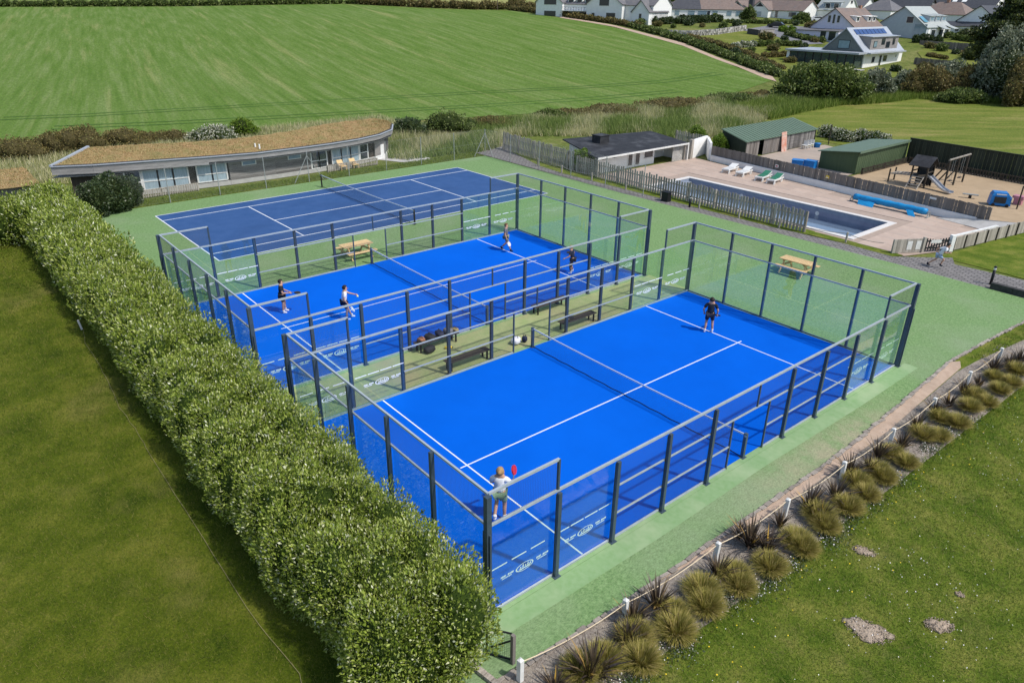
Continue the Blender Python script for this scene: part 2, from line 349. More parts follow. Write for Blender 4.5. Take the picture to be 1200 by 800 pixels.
mat('bed_soil', (0.17, 0.14, 0.115), (0.34, 0.30, 0.26), scale=16, rough=0.95, bump=0.8, bscale=35, c3=(0.42, 0.36, 0.28), scale2=1.5, mixamt=0.6)
mat('molehill', (0.34, 0.27, 0.20), (0.42, 0.34, 0.26), scale=12, rough=0.95, bump=1.0, bscale=25)
mat('asphalt', (0.16, 0.16, 0.17), (0.20, 0.20, 0.21), scale=2, rough=0.9)
mat('bark', (0.09, 0.07, 0.05), (0.13, 0.10, 0.075), scale=8, rough=0.9)
mat('rope', (0.62, 0.50, 0.33), (0.70, 0.58, 0.40), scale=30, rough=0.9)
mat('concrete', (0.40, 0.39, 0.37), (0.48, 0.47, 0.45), scale=3, rough=0.9)
# greens
def lawnmat(name, cols, s1, s2, tan, tanamt, stretch=None, bump=0.6, tscale=0.25):
    m = bpy.data.materials.new(name); m.use_nodes = True; nt = m.node_tree; b = nt.nodes['Principled BSDF']
    b.inputs['Roughness'].default_value = 0.95; b.inputs['Specular IOR Level'].default_value = 0.1
    g = nd(nt, 'ShaderNodeNewGeometry'); vec = g.outputs['Position']
    if stretch:
        mp = nd(nt, 'ShaderNodeMapping', vector_type='TEXTURE'); mp.inputs['Rotation'].default_value = (0, 0, stretch[0]); mp.inputs['Scale'].default_value = tuple(1 / q for q in stretch[1])
        nt.links.new(vec, mp.inputs[0]); vec = mp.outputs[0]
    n1 = nd(nt, 'ShaderNodeTexNoise', Scale=s1, Detail=6.0, Roughness=0.65); n2 = nd(nt, 'ShaderNodeTexNoise', Scale=s2, Detail=5.0, Roughness=0.7)
    nt.links.new(vec, n1.inputs[0]); nt.links.new(g.outputs['Position'], n2.inputs[0])
    r = nd(nt, 'ShaderNodeValToRGB'); e = r.color_ramp.elements
    while len(e) < len(cols): e.new(0.5)
    for i, c in enumerate(cols): e[i].position = 0.30 + 0.4 * i / (len(cols) - 1); e[i].color = c4(c)
    ad = nd(nt, 'ShaderNodeMath', operation='ADD'); ml = nd(nt, 'ShaderNodeMath', operation='MULTIPLY'); ml.inputs[1].default_value = 0.55
    sb = nd(nt, 'ShaderNodeMath', operation='SUBTRACT'); sb.inputs[1].default_value = 0.5
    nt.links.new(n2.outputs[0], sb.inputs[0]); nt.links.new(sb.outputs[0], ml.inputs[0]); nt.links.new(n1.outputs[0], ad.inputs[0]); nt.links.new(ml.outputs[0], ad.inputs[1])
    nt.links.new(ad.outputs[0], r.inputs[0]); out = r.outputs[0]
    n3 = nd(nt, 'ShaderNodeTexNoise', Scale=tscale, Detail=7.0, Roughness=0.7); nt.links.new(vec, n3.inputs[0])
    mr = nd(nt, 'ShaderNodeMapRange'); mr.inputs[1].default_value = 0.54; mr.inputs[2].default_value = 0.72; mr.inputs[4].default_value = tanamt
    nt.links.new(n3.outputs[0], mr.inputs[0]); mx = nd(nt, 'ShaderNodeMix', data_type='RGBA'); nt.links.new(mr.outputs[0], mx.inputs[0])
    nt.links.new(out, mx.inputs[6]); mx.inputs[7].default_value = c4(tan)
    n4 = nd(nt, 'ShaderNodeTexNoise', Scale=s2 * 2.2, Detail=3.0, Roughness=0.8); nt.links.new(g.outputs['Position'], n4.inputs[0])
    m4 = nd(nt, 'ShaderNodeMapRange'); m4.inputs[1].default_value = 0.3; m4.inputs[2].default_value = 0.7; m4.inputs[3].default_value = 0.62; m4.inputs[4].default_value = 1.38; nt.links.new(n4.outputs[0], m4.inputs[0])
    h4 = nd(nt, 'ShaderNodeHueSaturation'); nt.links.new(m4.outputs[0], h4.inputs['Value']); nt.links.new(mx.outputs[2], h4.inputs['Color']); nt.links.new(h4.outputs[0], b.inputs['Base Color'])
    if bump:
        bp = nd(nt, 'ShaderNodeBump', Strength=bump, Distance=0.06); nt.links.new(n2.outputs[0], bp.inputs['Height']); nt.links.new(bp.outputs[0], b.inputs['Normal'])
    MATS[name] = m; return m
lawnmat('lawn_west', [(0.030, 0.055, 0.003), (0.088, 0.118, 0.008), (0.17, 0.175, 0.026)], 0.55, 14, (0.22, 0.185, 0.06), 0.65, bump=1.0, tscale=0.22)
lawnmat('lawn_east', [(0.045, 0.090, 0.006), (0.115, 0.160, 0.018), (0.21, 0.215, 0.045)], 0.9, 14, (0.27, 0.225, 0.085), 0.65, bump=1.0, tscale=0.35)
lawnmat('lawn_far', [(0.085, 0.125, 0.016), (0.135, 0.165, 0.028), (0.18, 0.185, 0.042)], 0.5, 2.5, (0.31, 0.245, 0.10), 0.7, (THV, (0.25, 1.0, 1)))
lawnmat('garden', [(0.105, 0.135, 0.020), (0.14, 0.165, 0.030), (0.18, 0.185, 0.045)], 0.2, 3, (0.27, 0.24, 0.09), 0.5)
lawnmat('rough_ground', [(0.07, 0.10, 0.018), (0.115, 0.145, 0.03), (0.18, 0.18, 0.06)], 0.15, 1.2, (0.26, 0.225, 0.10), 0.5)
lawnmat('far_land', [(0.13, 0.20, 0.05), (0.18, 0.23, 0.06), (0.25, 0.25, 0.085)], 0.02, 0.5, (0.34, 0.29, 0.12), 0.8, tscale=0.012)
_d = ray(110, -60); ROWA = math.atan2(_d[1], _d[0])
lawnmat('crop_field', [(0.072, 0.138, 0.016), (0.105, 0.172, 0.032), (0.155, 0.210, 0.066)], 0.8, 1.5, (0.26, 0.265, 0.105), 0.6, (ROWA, (0.035, 1.1, 1)), bump=1.0, tscale=0.32)
def ramp(*cs): return [(i / max(1, len(cs) - 1), c) for i, c in enumerate(cs)]
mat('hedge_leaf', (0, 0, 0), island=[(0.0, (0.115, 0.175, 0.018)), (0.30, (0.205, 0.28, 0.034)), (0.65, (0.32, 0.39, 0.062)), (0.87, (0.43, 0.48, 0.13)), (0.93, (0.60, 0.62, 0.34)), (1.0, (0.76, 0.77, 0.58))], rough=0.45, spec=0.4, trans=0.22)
mat('hedge_core', (0.022, 0.038, 0.007), (0.03, 0.05, 0.010), rough=0.95, spec=0.05)  # core colour darkened to stand for shade in the gaps between leaves
mat('leaf_dark', (0, 0, 0), island=ramp((0.018, 0.036, 0.012), (0.035, 0.06, 0.018), (0.06, 0.09, 0.03), (0.10, 0.13, 0.055)), rough=0.4, spec=0.45, trans=0.15)
mat('leaf_mid', (0, 0, 0), island=ramp((0.06, 0.095, 0.018), (0.10, 0.145, 0.028), (0.145, 0.19, 0.045), (0.22, 0.25, 0.09)), rough=0.5, trans=0.2)
mat('leaf_bright', (0, 0, 0), island=ramp((0.08, 0.15, 0.015), (0.14, 0.23, 0.02), (0.22, 0.30, 0.04)), rough=0.5, trans=0.25)
mat('leaf_brown', (0, 0, 0), island=ramp((0.10, 0.085, 0.03), (0.155, 0.125, 0.042), (0.225, 0.175, 0.06), (0.17, 0.18, 0.055)), rough=0.6, trans=0.2)
mat('leaf_silver', (0, 0, 0), island=ramp((0.14, 0.165, 0.095), (0.21, 0.235, 0.155), (0.31, 0.33, 0.235)), rough=0.6, trans=0.2)
mat('leaf_white', (0, 0, 0), island=ramp((0.06, 0.09, 0.025), (0.13, 0.16, 0.05), (0.55, 0.55, 0.45), (0.65, 0.64, 0.52)), rough=0.6, trans=0.15)
mat('leaf_cypress', (0, 0, 0), island=ramp((0.018, 0.030, 0.011), (0.030, 0.046, 0.014), (0.055, 0.075, 0.018), (0.15, 0.17, 0.03)), rough=0.6, trans=0.1)
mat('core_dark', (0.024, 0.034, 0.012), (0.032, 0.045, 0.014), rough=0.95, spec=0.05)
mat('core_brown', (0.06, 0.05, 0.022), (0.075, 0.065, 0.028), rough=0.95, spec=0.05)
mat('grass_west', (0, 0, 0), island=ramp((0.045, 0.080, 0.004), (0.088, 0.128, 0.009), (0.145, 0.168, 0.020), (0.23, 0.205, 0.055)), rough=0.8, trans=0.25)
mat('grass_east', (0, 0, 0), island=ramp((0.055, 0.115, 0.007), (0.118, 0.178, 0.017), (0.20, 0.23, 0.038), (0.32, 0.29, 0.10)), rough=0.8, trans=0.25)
mat('grass_bank', (0, 0, 0), island=ramp((0.10, 0.165, 0.02), (0.165, 0.24, 0.035), (0.25, 0.28, 0.07)), rough=0.8, trans=0.25)
mat('reed', (0, 0, 0), island=ramp((0.20, 0.23, 0.08), (0.33, 0.34, 0.14), (0.50, 0.46, 0.24), (0.66, 0.60, 0.40)), rough=0.8, trans=0.25)
mat('tussock', (0, 0, 0), island=ramp((0.17, 0.165, 0.028), (0.27, 0.25, 0.05), (0.38, 0.33, 0.085), (0.56, 0.44, 0.19)), rough=0.7, trans=0.25)
mat('flax', (0, 0, 0), island=[(0.0, (0.030, 0.022, 0.018)), (0.5, (0.06, 0.042, 0.03)), (0.8, (0.10, 0.075, 0.045)), (0.93, (0.20, 0.14, 0.07)), (0.97, (0.50, 0.30, 0.05)), (1.0, (0.55, 0.34, 0.06))], rough=0.45, spec=0.4, trans=0.1)
mat('daisy', (0.80, 0.78, 0.74), (0.7, 0.66, 0.66), rough=0.7)
mat('dandelion', (0.75, 0.55, 0.02), (0.7, 0.5, 0.02), rough=0.7)
mat('daisy_leaf', (0, 0, 0), island=ramp((0.05, 0.08, 0.035), (0.09, 0.12, 0.06), (0.13, 0.15, 0.09)), rough=0.7)

def sett_pattern(m, sc, bw, rh):
    nt = m.node_tree; b = nt.nodes['Principled BSDF']; src = b.inputs['Base Color'].links[0].from_socket; g = nd(nt, 'ShaderNodeNewGeometry')
    br = nd(nt, 'ShaderNodeTexBrick', Scale=sc); br.inputs['Color1'].default_value = (1, 1, 1, 1); br.inputs['Color2'].default_value = (0.72, 0.72, 0.72, 1); br.inputs['Mortar'].default_value = (0.35, 0.35, 0.35, 1); br.inputs['Mortar Size'].default_value = 0.03; br.inputs['Brick Width'].default_value = bw; br.inputs['Row Height'].default_value = rh
    nt.links.new(g.outputs['Position'], br.inputs[0]); mx = nd(nt, 'ShaderNodeMix', data_type='RGBA', blend_type='MULTIPLY'); mx.inputs[0].default_value = 1.0; nt.links.new(src, mx.inputs[6]); nt.links.new(br.outputs[0], mx.inputs[7]); nt.links.new(mx.outputs[2], b.inputs['Base Color'])
sett_pattern(MATS['path_sett'], 1.0, 0.42, 0.21)
# worn patch and grit on the green surface
def slab_wear(m):
    nt = m.node_tree; b = nt.nodes['Principled BSDF']; src = b.inputs['Base Color'].links[0].from_socket; g = nd(nt, 'ShaderNodeNewGeometry'); sx = nd(nt, 'ShaderNodeSeparateXYZ'); nt.links.new(g.outputs['Position'], sx.inputs[0])
    def ss(sock, a, c):
        q = nd(nt, 'ShaderNodeMapRange', interpolation_type='SMOOTHSTEP'); q.inputs[1].default_value = a; q.inputs[2].default_value = c; nt.links.new(sock, q.inputs[0]); return q.outputs[0]
    def mul(a, c): q = nd(nt, 'ShaderNodeMath', operation='MULTIPLY'); nt.links.new(a, q.inputs[0]); nt.links.new(c, q.inputs[1]); return q.outputs[0]
    n = nd(nt, 'ShaderNodeTexNoise', Scale=1.1, Detail=8.0, Roughness=0.75); nt.links.new(g.outputs['Position'], n.inputs[0])
    f = mul(mul(ss(sx.outputs[0], 5.2, 6.5), mul(ss(sx.outputs[1], -4, 2.5), ss(sx.outputs[1], 9, 3.5))), ss(n.outputs[0], 0.28, 0.62))
    mx = nd(nt, 'ShaderNodeMix', data_type='RGBA'); nt.links.new(f, mx.inputs[0]); nt.links.new(src, mx.inputs[6]); mx.inputs[7].default_value = (0.34, 0.33, 0.21, 1)
    n2 = nd(nt, 'ShaderNodeTexNoise', Scale=26.0, Detail=3.0, Roughness=0.8); mp = nd(nt, 'ShaderNodeMapping'); mp.inputs['Scale'].default_value = (1.6, 0.55, 1); nt.links.new(g.outputs['Position'], mp.inputs[0]); nt.links.new(mp.outputs[0], n2.inputs[0])
    m4 = nd(nt, 'ShaderNodeMapRange'); m4.inputs[1].default_value = 0.32; m4.inputs[2].default_value = 0.62; m4.inputs[3].default_value = 0.62; m4.inputs[4].default_value = 1.14; nt.links.new(n2.outputs[0], m4.inputs[0])
    h4 = nd(nt, 'ShaderNodeHueSaturation'); nt.links.new(m4.outputs[0], h4.inputs['Value']); nt.links.new(mx.outputs[2], h4.inputs['Color']); nt.links.new(h4.outputs[0], b.inputs['Base Color'])
slab_wear(MATS['slab_green'])
# ================================================================== the ground
POOL = (-20.4, -4.55, 24.95, 29.9)     # inner edge of the pool: x0, x1, y0, y1
xs = sorted(set(list(np.arange(-430, 121, 6.0)) + [POOL[0], POOL[1]])); ys = sorted(set(list(np.arange(-60, 560, 6.0)) + [POOL[2], POOL[3]]))
gx, gy = np.meshgrid(xs, ys, indexing='ij'); gz = H(gx, gy) - 0.03
V = np.stack([gx, gy, gz], -1).reshape(-1, 3); ny = len(ys); F = []
for i in range(len(xs) - 1):
    for j in range(ny - 1):
        cx, cy = (xs[i] + xs[i + 1]) / 2, (ys[j] + ys[j + 1]) / 2
        if POOL[0] < cx < POOL[1] and POOL[2] < cy < POOL[3]: continue
        F.append((i * ny + j, (i + 1) * ny + j, (i + 1) * ny + j + 1, i * ny + j + 1))
o = npobj('ground', V, F, 'rough_ground', kind='structure', smooth=True)

def pxs(*p): return [G(a, b) for a, b in p]
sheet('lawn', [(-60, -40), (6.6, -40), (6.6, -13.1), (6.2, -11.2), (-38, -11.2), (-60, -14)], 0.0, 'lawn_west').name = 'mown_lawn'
sheet('mown_lawn', [(6.6, -40), (60, -40), (60, 22.3), (6.0, 22.3), (6.0, -11.2), (6.6, -13.1)], 0.0, 'lawn_east')
sheet('mown_lawn', [(0.4, 25.5), (5.4, 25.3), (60, 25.4), (60, 48), (1.9, 48), (1.4, 34.6)], 0.0, 'lawn_east')
f_bot = [(-90, 172), (0, 165), (160, 158), (300, 152), (420, 145), (600, 135), (750, 125), (850, 113), (905, 94)]
f_top = [(800, 52), (700, 28), (640, 19), (600, 13), (520, 11), (400, 5), (200, 8), (0, 8.5), (-90, 9)]
sheet('crop_field', pxs(*f_bot, *f_top), 0.02, 'crop_field', 8)
mat('wheel_rut', (0.045, 0.115, 0.010), (0.06, 0.13, 0.014), scale=1.0, rough=0.95)
def rut(pts, off):
    P_ = [G(*p) for p in pts]; L_ = []; R_ = []
    for i, p in enumerate(P_):
        d = (P_[min(i + 1, len(P_) - 1)] - P_[max(i - 1, 0)]); nn = Vector((-d.y, d.x, 0)).normalized(); L_.append(p + nn * (off + 0.22)); R_.append(p + nn * (off - 0.22))
    sheet('wheel_rut', L_ + R_[::-1], 0.05, 'wheel_rut', 8)
for o_ in (0.0, 2.0):
    rut([(0, 141), (100, 137), (200, 131), (320, 124), (440, 117), (560, 110), (680, 104), (780, 97), (850, 87)], o_); rut([(60, 152), (200, 146), (330, 139), (450, 132), (580, 125), (700, 117), (800, 108)], o_)
sheet('field_track', pxs((910, 96), (905, 90), (800, 50.5), (720, 30), (660, 20.2), (655, 21), (720, 32), (800, 54), (865, 79), (896, 92)), 0.05, 'dirt', 6)
far = pxs((-90, 6), (0, 5), (200, 4), (400, 2), (520, 5), (625, 12))
sheet('far_field', far + [Vector((-180, 500, 0)), Vector((-420, 420, 0)), Vector((-420, 100, 0))], 0.02, 'far_land', 14)
sheet('lawn_meadow', pxs((880, 153), (905, 138), (945, 128), (985, 121), (1040, 119), (1080, 113), (1130, 117), (1200, 122)) + [Vector((30, 98, 0)), Vector((30, 51, 0)), Vector((-14, 51, 0)), Vector((-20, 54, 0))], 0.0, 'lawn_far', 0)
# gardens of the houses
sheet('garden_lawn', pxs((818, 42), (880, 34), (930, 46), (960, 52), (930, 62), (905, 78), (880, 70), (850, 56)), 0.06, 'garden', 6)
sheet('garden_lawn', pxs((905, 78), (930, 62), (960, 60), (1000, 80), (1060, 82), (1130, 76), (1120, 92), (1060, 92), (980, 88), (930, 90)), 0.05, 'garden', 6)
sheet('garden_lawn', pxs((1075, 62), (1090, 52), (1140, 60), (1155, 72), (1140, 84), (1085, 74)), 0.07, 'garden', 6)
sheet('garden_lawn', pxs((1105, 50), (1125, 46), (1175, 56), (1170, 62), (1130, 58)), 0.07, 'garden', 6)
sheet('road', pxs((868, 36), (905, 30), (960, 33), (935, 40), (965, 52), (940, 53), (905, 42)), 0.10, 'asphalt', 5)
# hard court surface, aprons, path, beds
slab = [(-36.8, -11.6), (6.5, -11.6), (6.62, -10.3), (6.72, -8.2), (6.78, -5.5), (6.80, -2.2), (6.86, 0.7), (6.80, 3.4), (6.55, 7.6), (6.25, 12), (6.42, 15.7), (6.64, 18.85), (7.1, 22.2), (-0.6, 22.3), (-20, 21.95), (-37, 22.2)]
sheet('hard_court', slab, 0.012, 'slab_green')
path = [(-38.5, 22.4), (-20, 21.95), (-0.6, 22.3), (7.3, 22.2), (12, 22.0), (40, 21.5), (40, 24.6), (12, 24.6), (5.0, 25.1), (1.45, 24.8), (0.9, 25.9), (-0.2, 24.6), (-1.3, 23.4), (-4.2, 23.5), (-8, 23.2), (-25, 23.0), (-31, 23.4), (-37.2, 25.4), (-39.6, 27.5), (-40.6, 26.6)]
sheet('paved_path', path, 0.006, 'path_sett')
sheet('path', [(-41.5, 13.6), (-38.3, 15.2), (-38.2, 17.6), (-41.0, 18.0), (-46, 17.2), (-46, 15.6)], 0.004, 'concrete')
sheet('dirt_strip', [(6.78, -6.5), (6.98, -4.6), (7.12, -1.2), (7.15, 1.8), (7.13, 5.06), (6.92, 8.8), (6.76, 11.9), (6.5, 12.5), (6.22, 12), (6.5, 7.6), (6.74, 3.4), (6.80, 0.7), (6.74, -2.2), (6.72, -4.6)], 0.030, 'dirt')
sheet('planting_bed', [(6.5, -11.6), (8.0, -11.8), (8.23, -8.8), (8.42, -6), (8.5, -3), (8.64, 2), (8.72, 7), (8.82, 13), (8.9, 17), (7.4, 17.2), (6.9, 13), (6.8, 11.5), (6.96, 8.4), (7.1, 5), (7.1, 1), (7.0, -3), (6.78, -7), (6.66, -10.3)], 0.022, 'bed_soil')
sheet('poolside_grass', [(-12.5, 23.42), (-4.2, 23.5), (-1.3, 23.4), (-1.0, 24.1), (-5, 24.3), (-12.5, 24.2)], 0.012, 'lawn_east')
sheet('path_verge', [(-27.4, 22.95), (-8, 23.15), (-6.5, 23.4), (-6.5, 24.42), (-27.4, 24.42)], 0.010, 'lawn_east')
sheet('path_verge', [(-37, 25.3), (-31, 23.35), (-27.4, 22.9), (-27.0, 24.2), (-29, 24.5), (-38, 25.7)], 0.012, 'lawn_east')
sheet('service_yard', [(-22.1, 36.6), (-14, 35.6), (-13.2, 36.0), (-13.2, 42), (-16.2, 42), (-17.5, 51), (-21.5, 52.5), (-22.3, 50), (-22.2, 41)], 0.005, 'yard')
sheet('sand_pit', [(-12.9, 35.8), (-0.6, 34.6), (5.0, 34.6), (5.0, 50.2), (-12.9, 50.9)], 0.004, 'sandpit')
sheet('grass_verge', [(-39.2, -11), (-36.85, -10.5), (-37.05, 22.1), (-38.3, 22.2), (-38.6, 14), (-38.6, 8), (-38.9, -6)], 0.008, 'lawn_east')

# ---- padel and tennis surfaces
P2 = (-12.88, -0.06); TC = (-28.80, 5.57); TR = 0.014
def surf(name, c, hx, hy, z, m, rz=0.0):
    mb = MB(); mb.box((c[0], c[1], z - 0.01), (2 * hx, 2 * hy, 0.02), rz); return mb
for c, nm in (((0, 0), 'near'), (P2, 'far')):
    o = surf('x', c, 5.18, 10.18, 0.016 + 0.006, 'slab_apron').build('court_base', 'slab_apron'); o['kind'] = 'structure'
    mb = MB(); mb.box((c[0], c[1], 0.015), (9.96, 19.96, 0.03)); t = mb.build('padel_turf', 'turf_blue'); t['kind'] = 'structure'
    L = MB()
    for y in (-6.95, 6.95): L.b2((c[0] - 4.97, c[1] + y - 0.025, 0.03), (c[0] + 4.97, c[1] + y + 0.025, 0.034))
    L.b2((c[0] - 0.025, c[1] - 7.2, 0.03), (c[0] + 0.025, c[1] - 6.975, 0.0341)); L.b2((c[0] - 0.025, c[1] - 6.925, 0.03), (c[0] + 0.025, c[1] + 6.925, 0.0341)); L.b2((c[0] - 0.025, c[1] + 6.975, 0.03), (c[0] + 0.025, c[1] + 7.2, 0.0341))
    L.build('court_line', 'line_white', t, world=True)
sheet('court_apron', [(5.19, -11), (5.75, -11), (5.8, -5), (5.7, 0), (5.75, 6), (5.7, 10.6), (5.19, 10.6)], 0.018, 'slab_apron')
sheet('faded_line', [(952 * 0 + A(1058, 398).x, A(1058, 398).y), (A(1110, 367).x, A(1110, 367).y), (A(1110, 367).x + 0.01, A(1110, 367).y + 0.05), (A(1058, 398).x + 0.01, A(1058, 398).y + 0.05)], 0.019, 'slab_shabby')
sheet('faded_line', [(A(948, 365).x, A(948, 365).y), (A(1006, 341).x, A(1006, 341).y), (A(1006, 341).x + 0.01, A(1006, 341).y + 0.05), (A(948, 365).x + 0.01, A(948, 365).y + 0.05)], 0.019, 'slab_shabby')
sheet('gap_turf', [(-7.68, -10.3), (-5.2, -10.3), (-5.2, 10.3), (-7.68, 10.3)], 0.0165, 'court_gap')
mb = MB(); mb.box((TC[0], TC[1], 0.01), (10.97, 23.77, 0.02), TR); t = mb.build('tennis_surface', 'tennis_blue'); t['kind'] = 'structure'
L = MB(); hw, hl, w = 5.485, 11.885, 0.036
ct, st = math.cos(TR), math.sin(TR)
def tl(x0, y0, x1, y1, dz=0.0):
    cx, cy = (x0 + x1) / 2, (y0 + y1) / 2; L.box((TC[0] + cx * ct - cy * st, TC[1] + cx * st + cy * ct, 0.0215 + dz), (abs(x1 - x0), abs(y1 - y0), 0.003), TR)
for x in (-hw, hw): tl(x - w, -hl, x + w, hl)
for x in (-4.115, 4.115): tl(x - w, -hl, x + w, hl)
for y in (-hl, hl): tl(-hw, y - w, hw, y + w, 0.001)
for y in (-6.4, 6.4): tl(-4.115, y - w, 4.115, y + w, 0.001)
tl(-w, -6.4, w, 6.4, 0.002)
L.build('court_line', 'line_white', t, world=True)
# ================================================================== padel enclosures
def wires(segs, r):
    s = np.array(segs, float); p, q = s[:, 0], s[:, 1]; d = unit(q - p); ref = np.where(np.abs(d[:, 2:3]) > 0.9, np.array([[1.0, 0, 0]]), np.array([[0, 0, 1.0]]))
    a = unit(np.cross(d, ref)); b = np.cross(a, d); vs = []
    for e in (p, q):
        for k in range(3): an = 2 * np.pi * k / 3; vs.append(e + (a * np.cos(an) + b * np.sin(an)) * r)
    V = np.stack(vs, 1).reshape(-1, 3); n = len(s); o = np.arange(n)[:, None] * 6
    F = np.concatenate([o + np.array([[0, 1, 4, 3]]), o + np.array([[1, 2, 5, 4]]), o + np.array([[2, 0, 3, 5]])], 1).reshape(-1, 4)
    return V, F
def grid_segs(p, q, z0, z1, pitch):
    p = Vector(p); q = Vector(q); n = max(1, round((q - p).length / pitch)); s = []
    for i in range(n + 1):
        c = p.lerp(q, i / n); s.append(((c.x, c.y, z0), (c.x, c.y, z1)))
    m = max(1, round((z1 - z0) / pitch))
    for j in range(m + 1):
        z = z0 + (z1 - z0) * j / m; s.append(((p.x, p.y, z), (q.x, q.y, z)))
    return s
ZT, ZM = 3.44, 2.58; R1, R2 = 0.84, 1.72
def stickers(sx, y0, y1, flip):
    """row of dashes, an oval emblem and small two-line lettering, printed white on a glass pane"""
    mb = MB(); x = sx * (5.0 - 0.012); d = 1 if y1 > y0 else -1
    for k in range(3 if not flip else 4):
        ya = y0 + (0.10 + k * 0.58) * d if not flip else y0 + (0.06 + k * 0.49) * d
        mb.b2((x - 0.001, ya, 1.195), (x + 0.001, ya + 0.44 * d, 1.23))
    yc = (y0 + y1) / 2 + 0.08 * d; n = 20
    for r0, r1 in ((0.275, 0.235),):
        for k in range(n):
            a0, a1 = 2 * math.pi * k / n, 2 * math.pi * (k + 1) / n; pts = []
            for a in (a0, a1):
                for r in (r0, r1): pts.append((x, yc + math.cos(a) * r, 0.80 + math.sin(a) * r * 0.42))
            mb.add([pts[0], pts[1], pts[3], pts[2]], [(0, 1, 2, 3)])
    mb.add([(x, yc - 0.19, 0.775), (x, yc - 0.14, 0.735), (x, yc + 0.14, 0.735), (x, yc + 0.20, 0.785), (x, yc, 0.765)], [(0, 1, 2, 3, 4)])
    for k in range(5):
        yy = yc - 0.15 + k * 0.075; mb.add([(x, yy, 0.785), (x, yy + 0.04, 0.785), (x, yy + 0.05, 0.83 + 0.03 * (k % 2)), (x, yy + 0.025, 0.84 + 0.03 * (k % 2))], [(0, 1, 2, 3)])
    for base in (yc - 0.72, yc + 0.36):
        yy = base
        for k in range(9):
            w = 0.022 + 0.012 * ((k * 7) % 3); 
            if k != 4: mb.add([(x, yy, 0.81), (x, yy + w, 0.81), (x, yy + w + 0.008, 0.862), (x, yy + 0.008, 0.862)], [(0, 1, 2, 3)])
            yy += w + 0.009
        yy = base + 0.03
        for k in range(10):
            w = 0.014 + 0.008 * ((k * 5) % 3); mb.add([(x, yy, 0.755), (x, yy + w, 0.755), (x, yy + w + 0.006, 0.79), (x, yy + 0.006, 0.79)], [(0, 1, 2, 3)]); yy += w + 0.009
    return mb
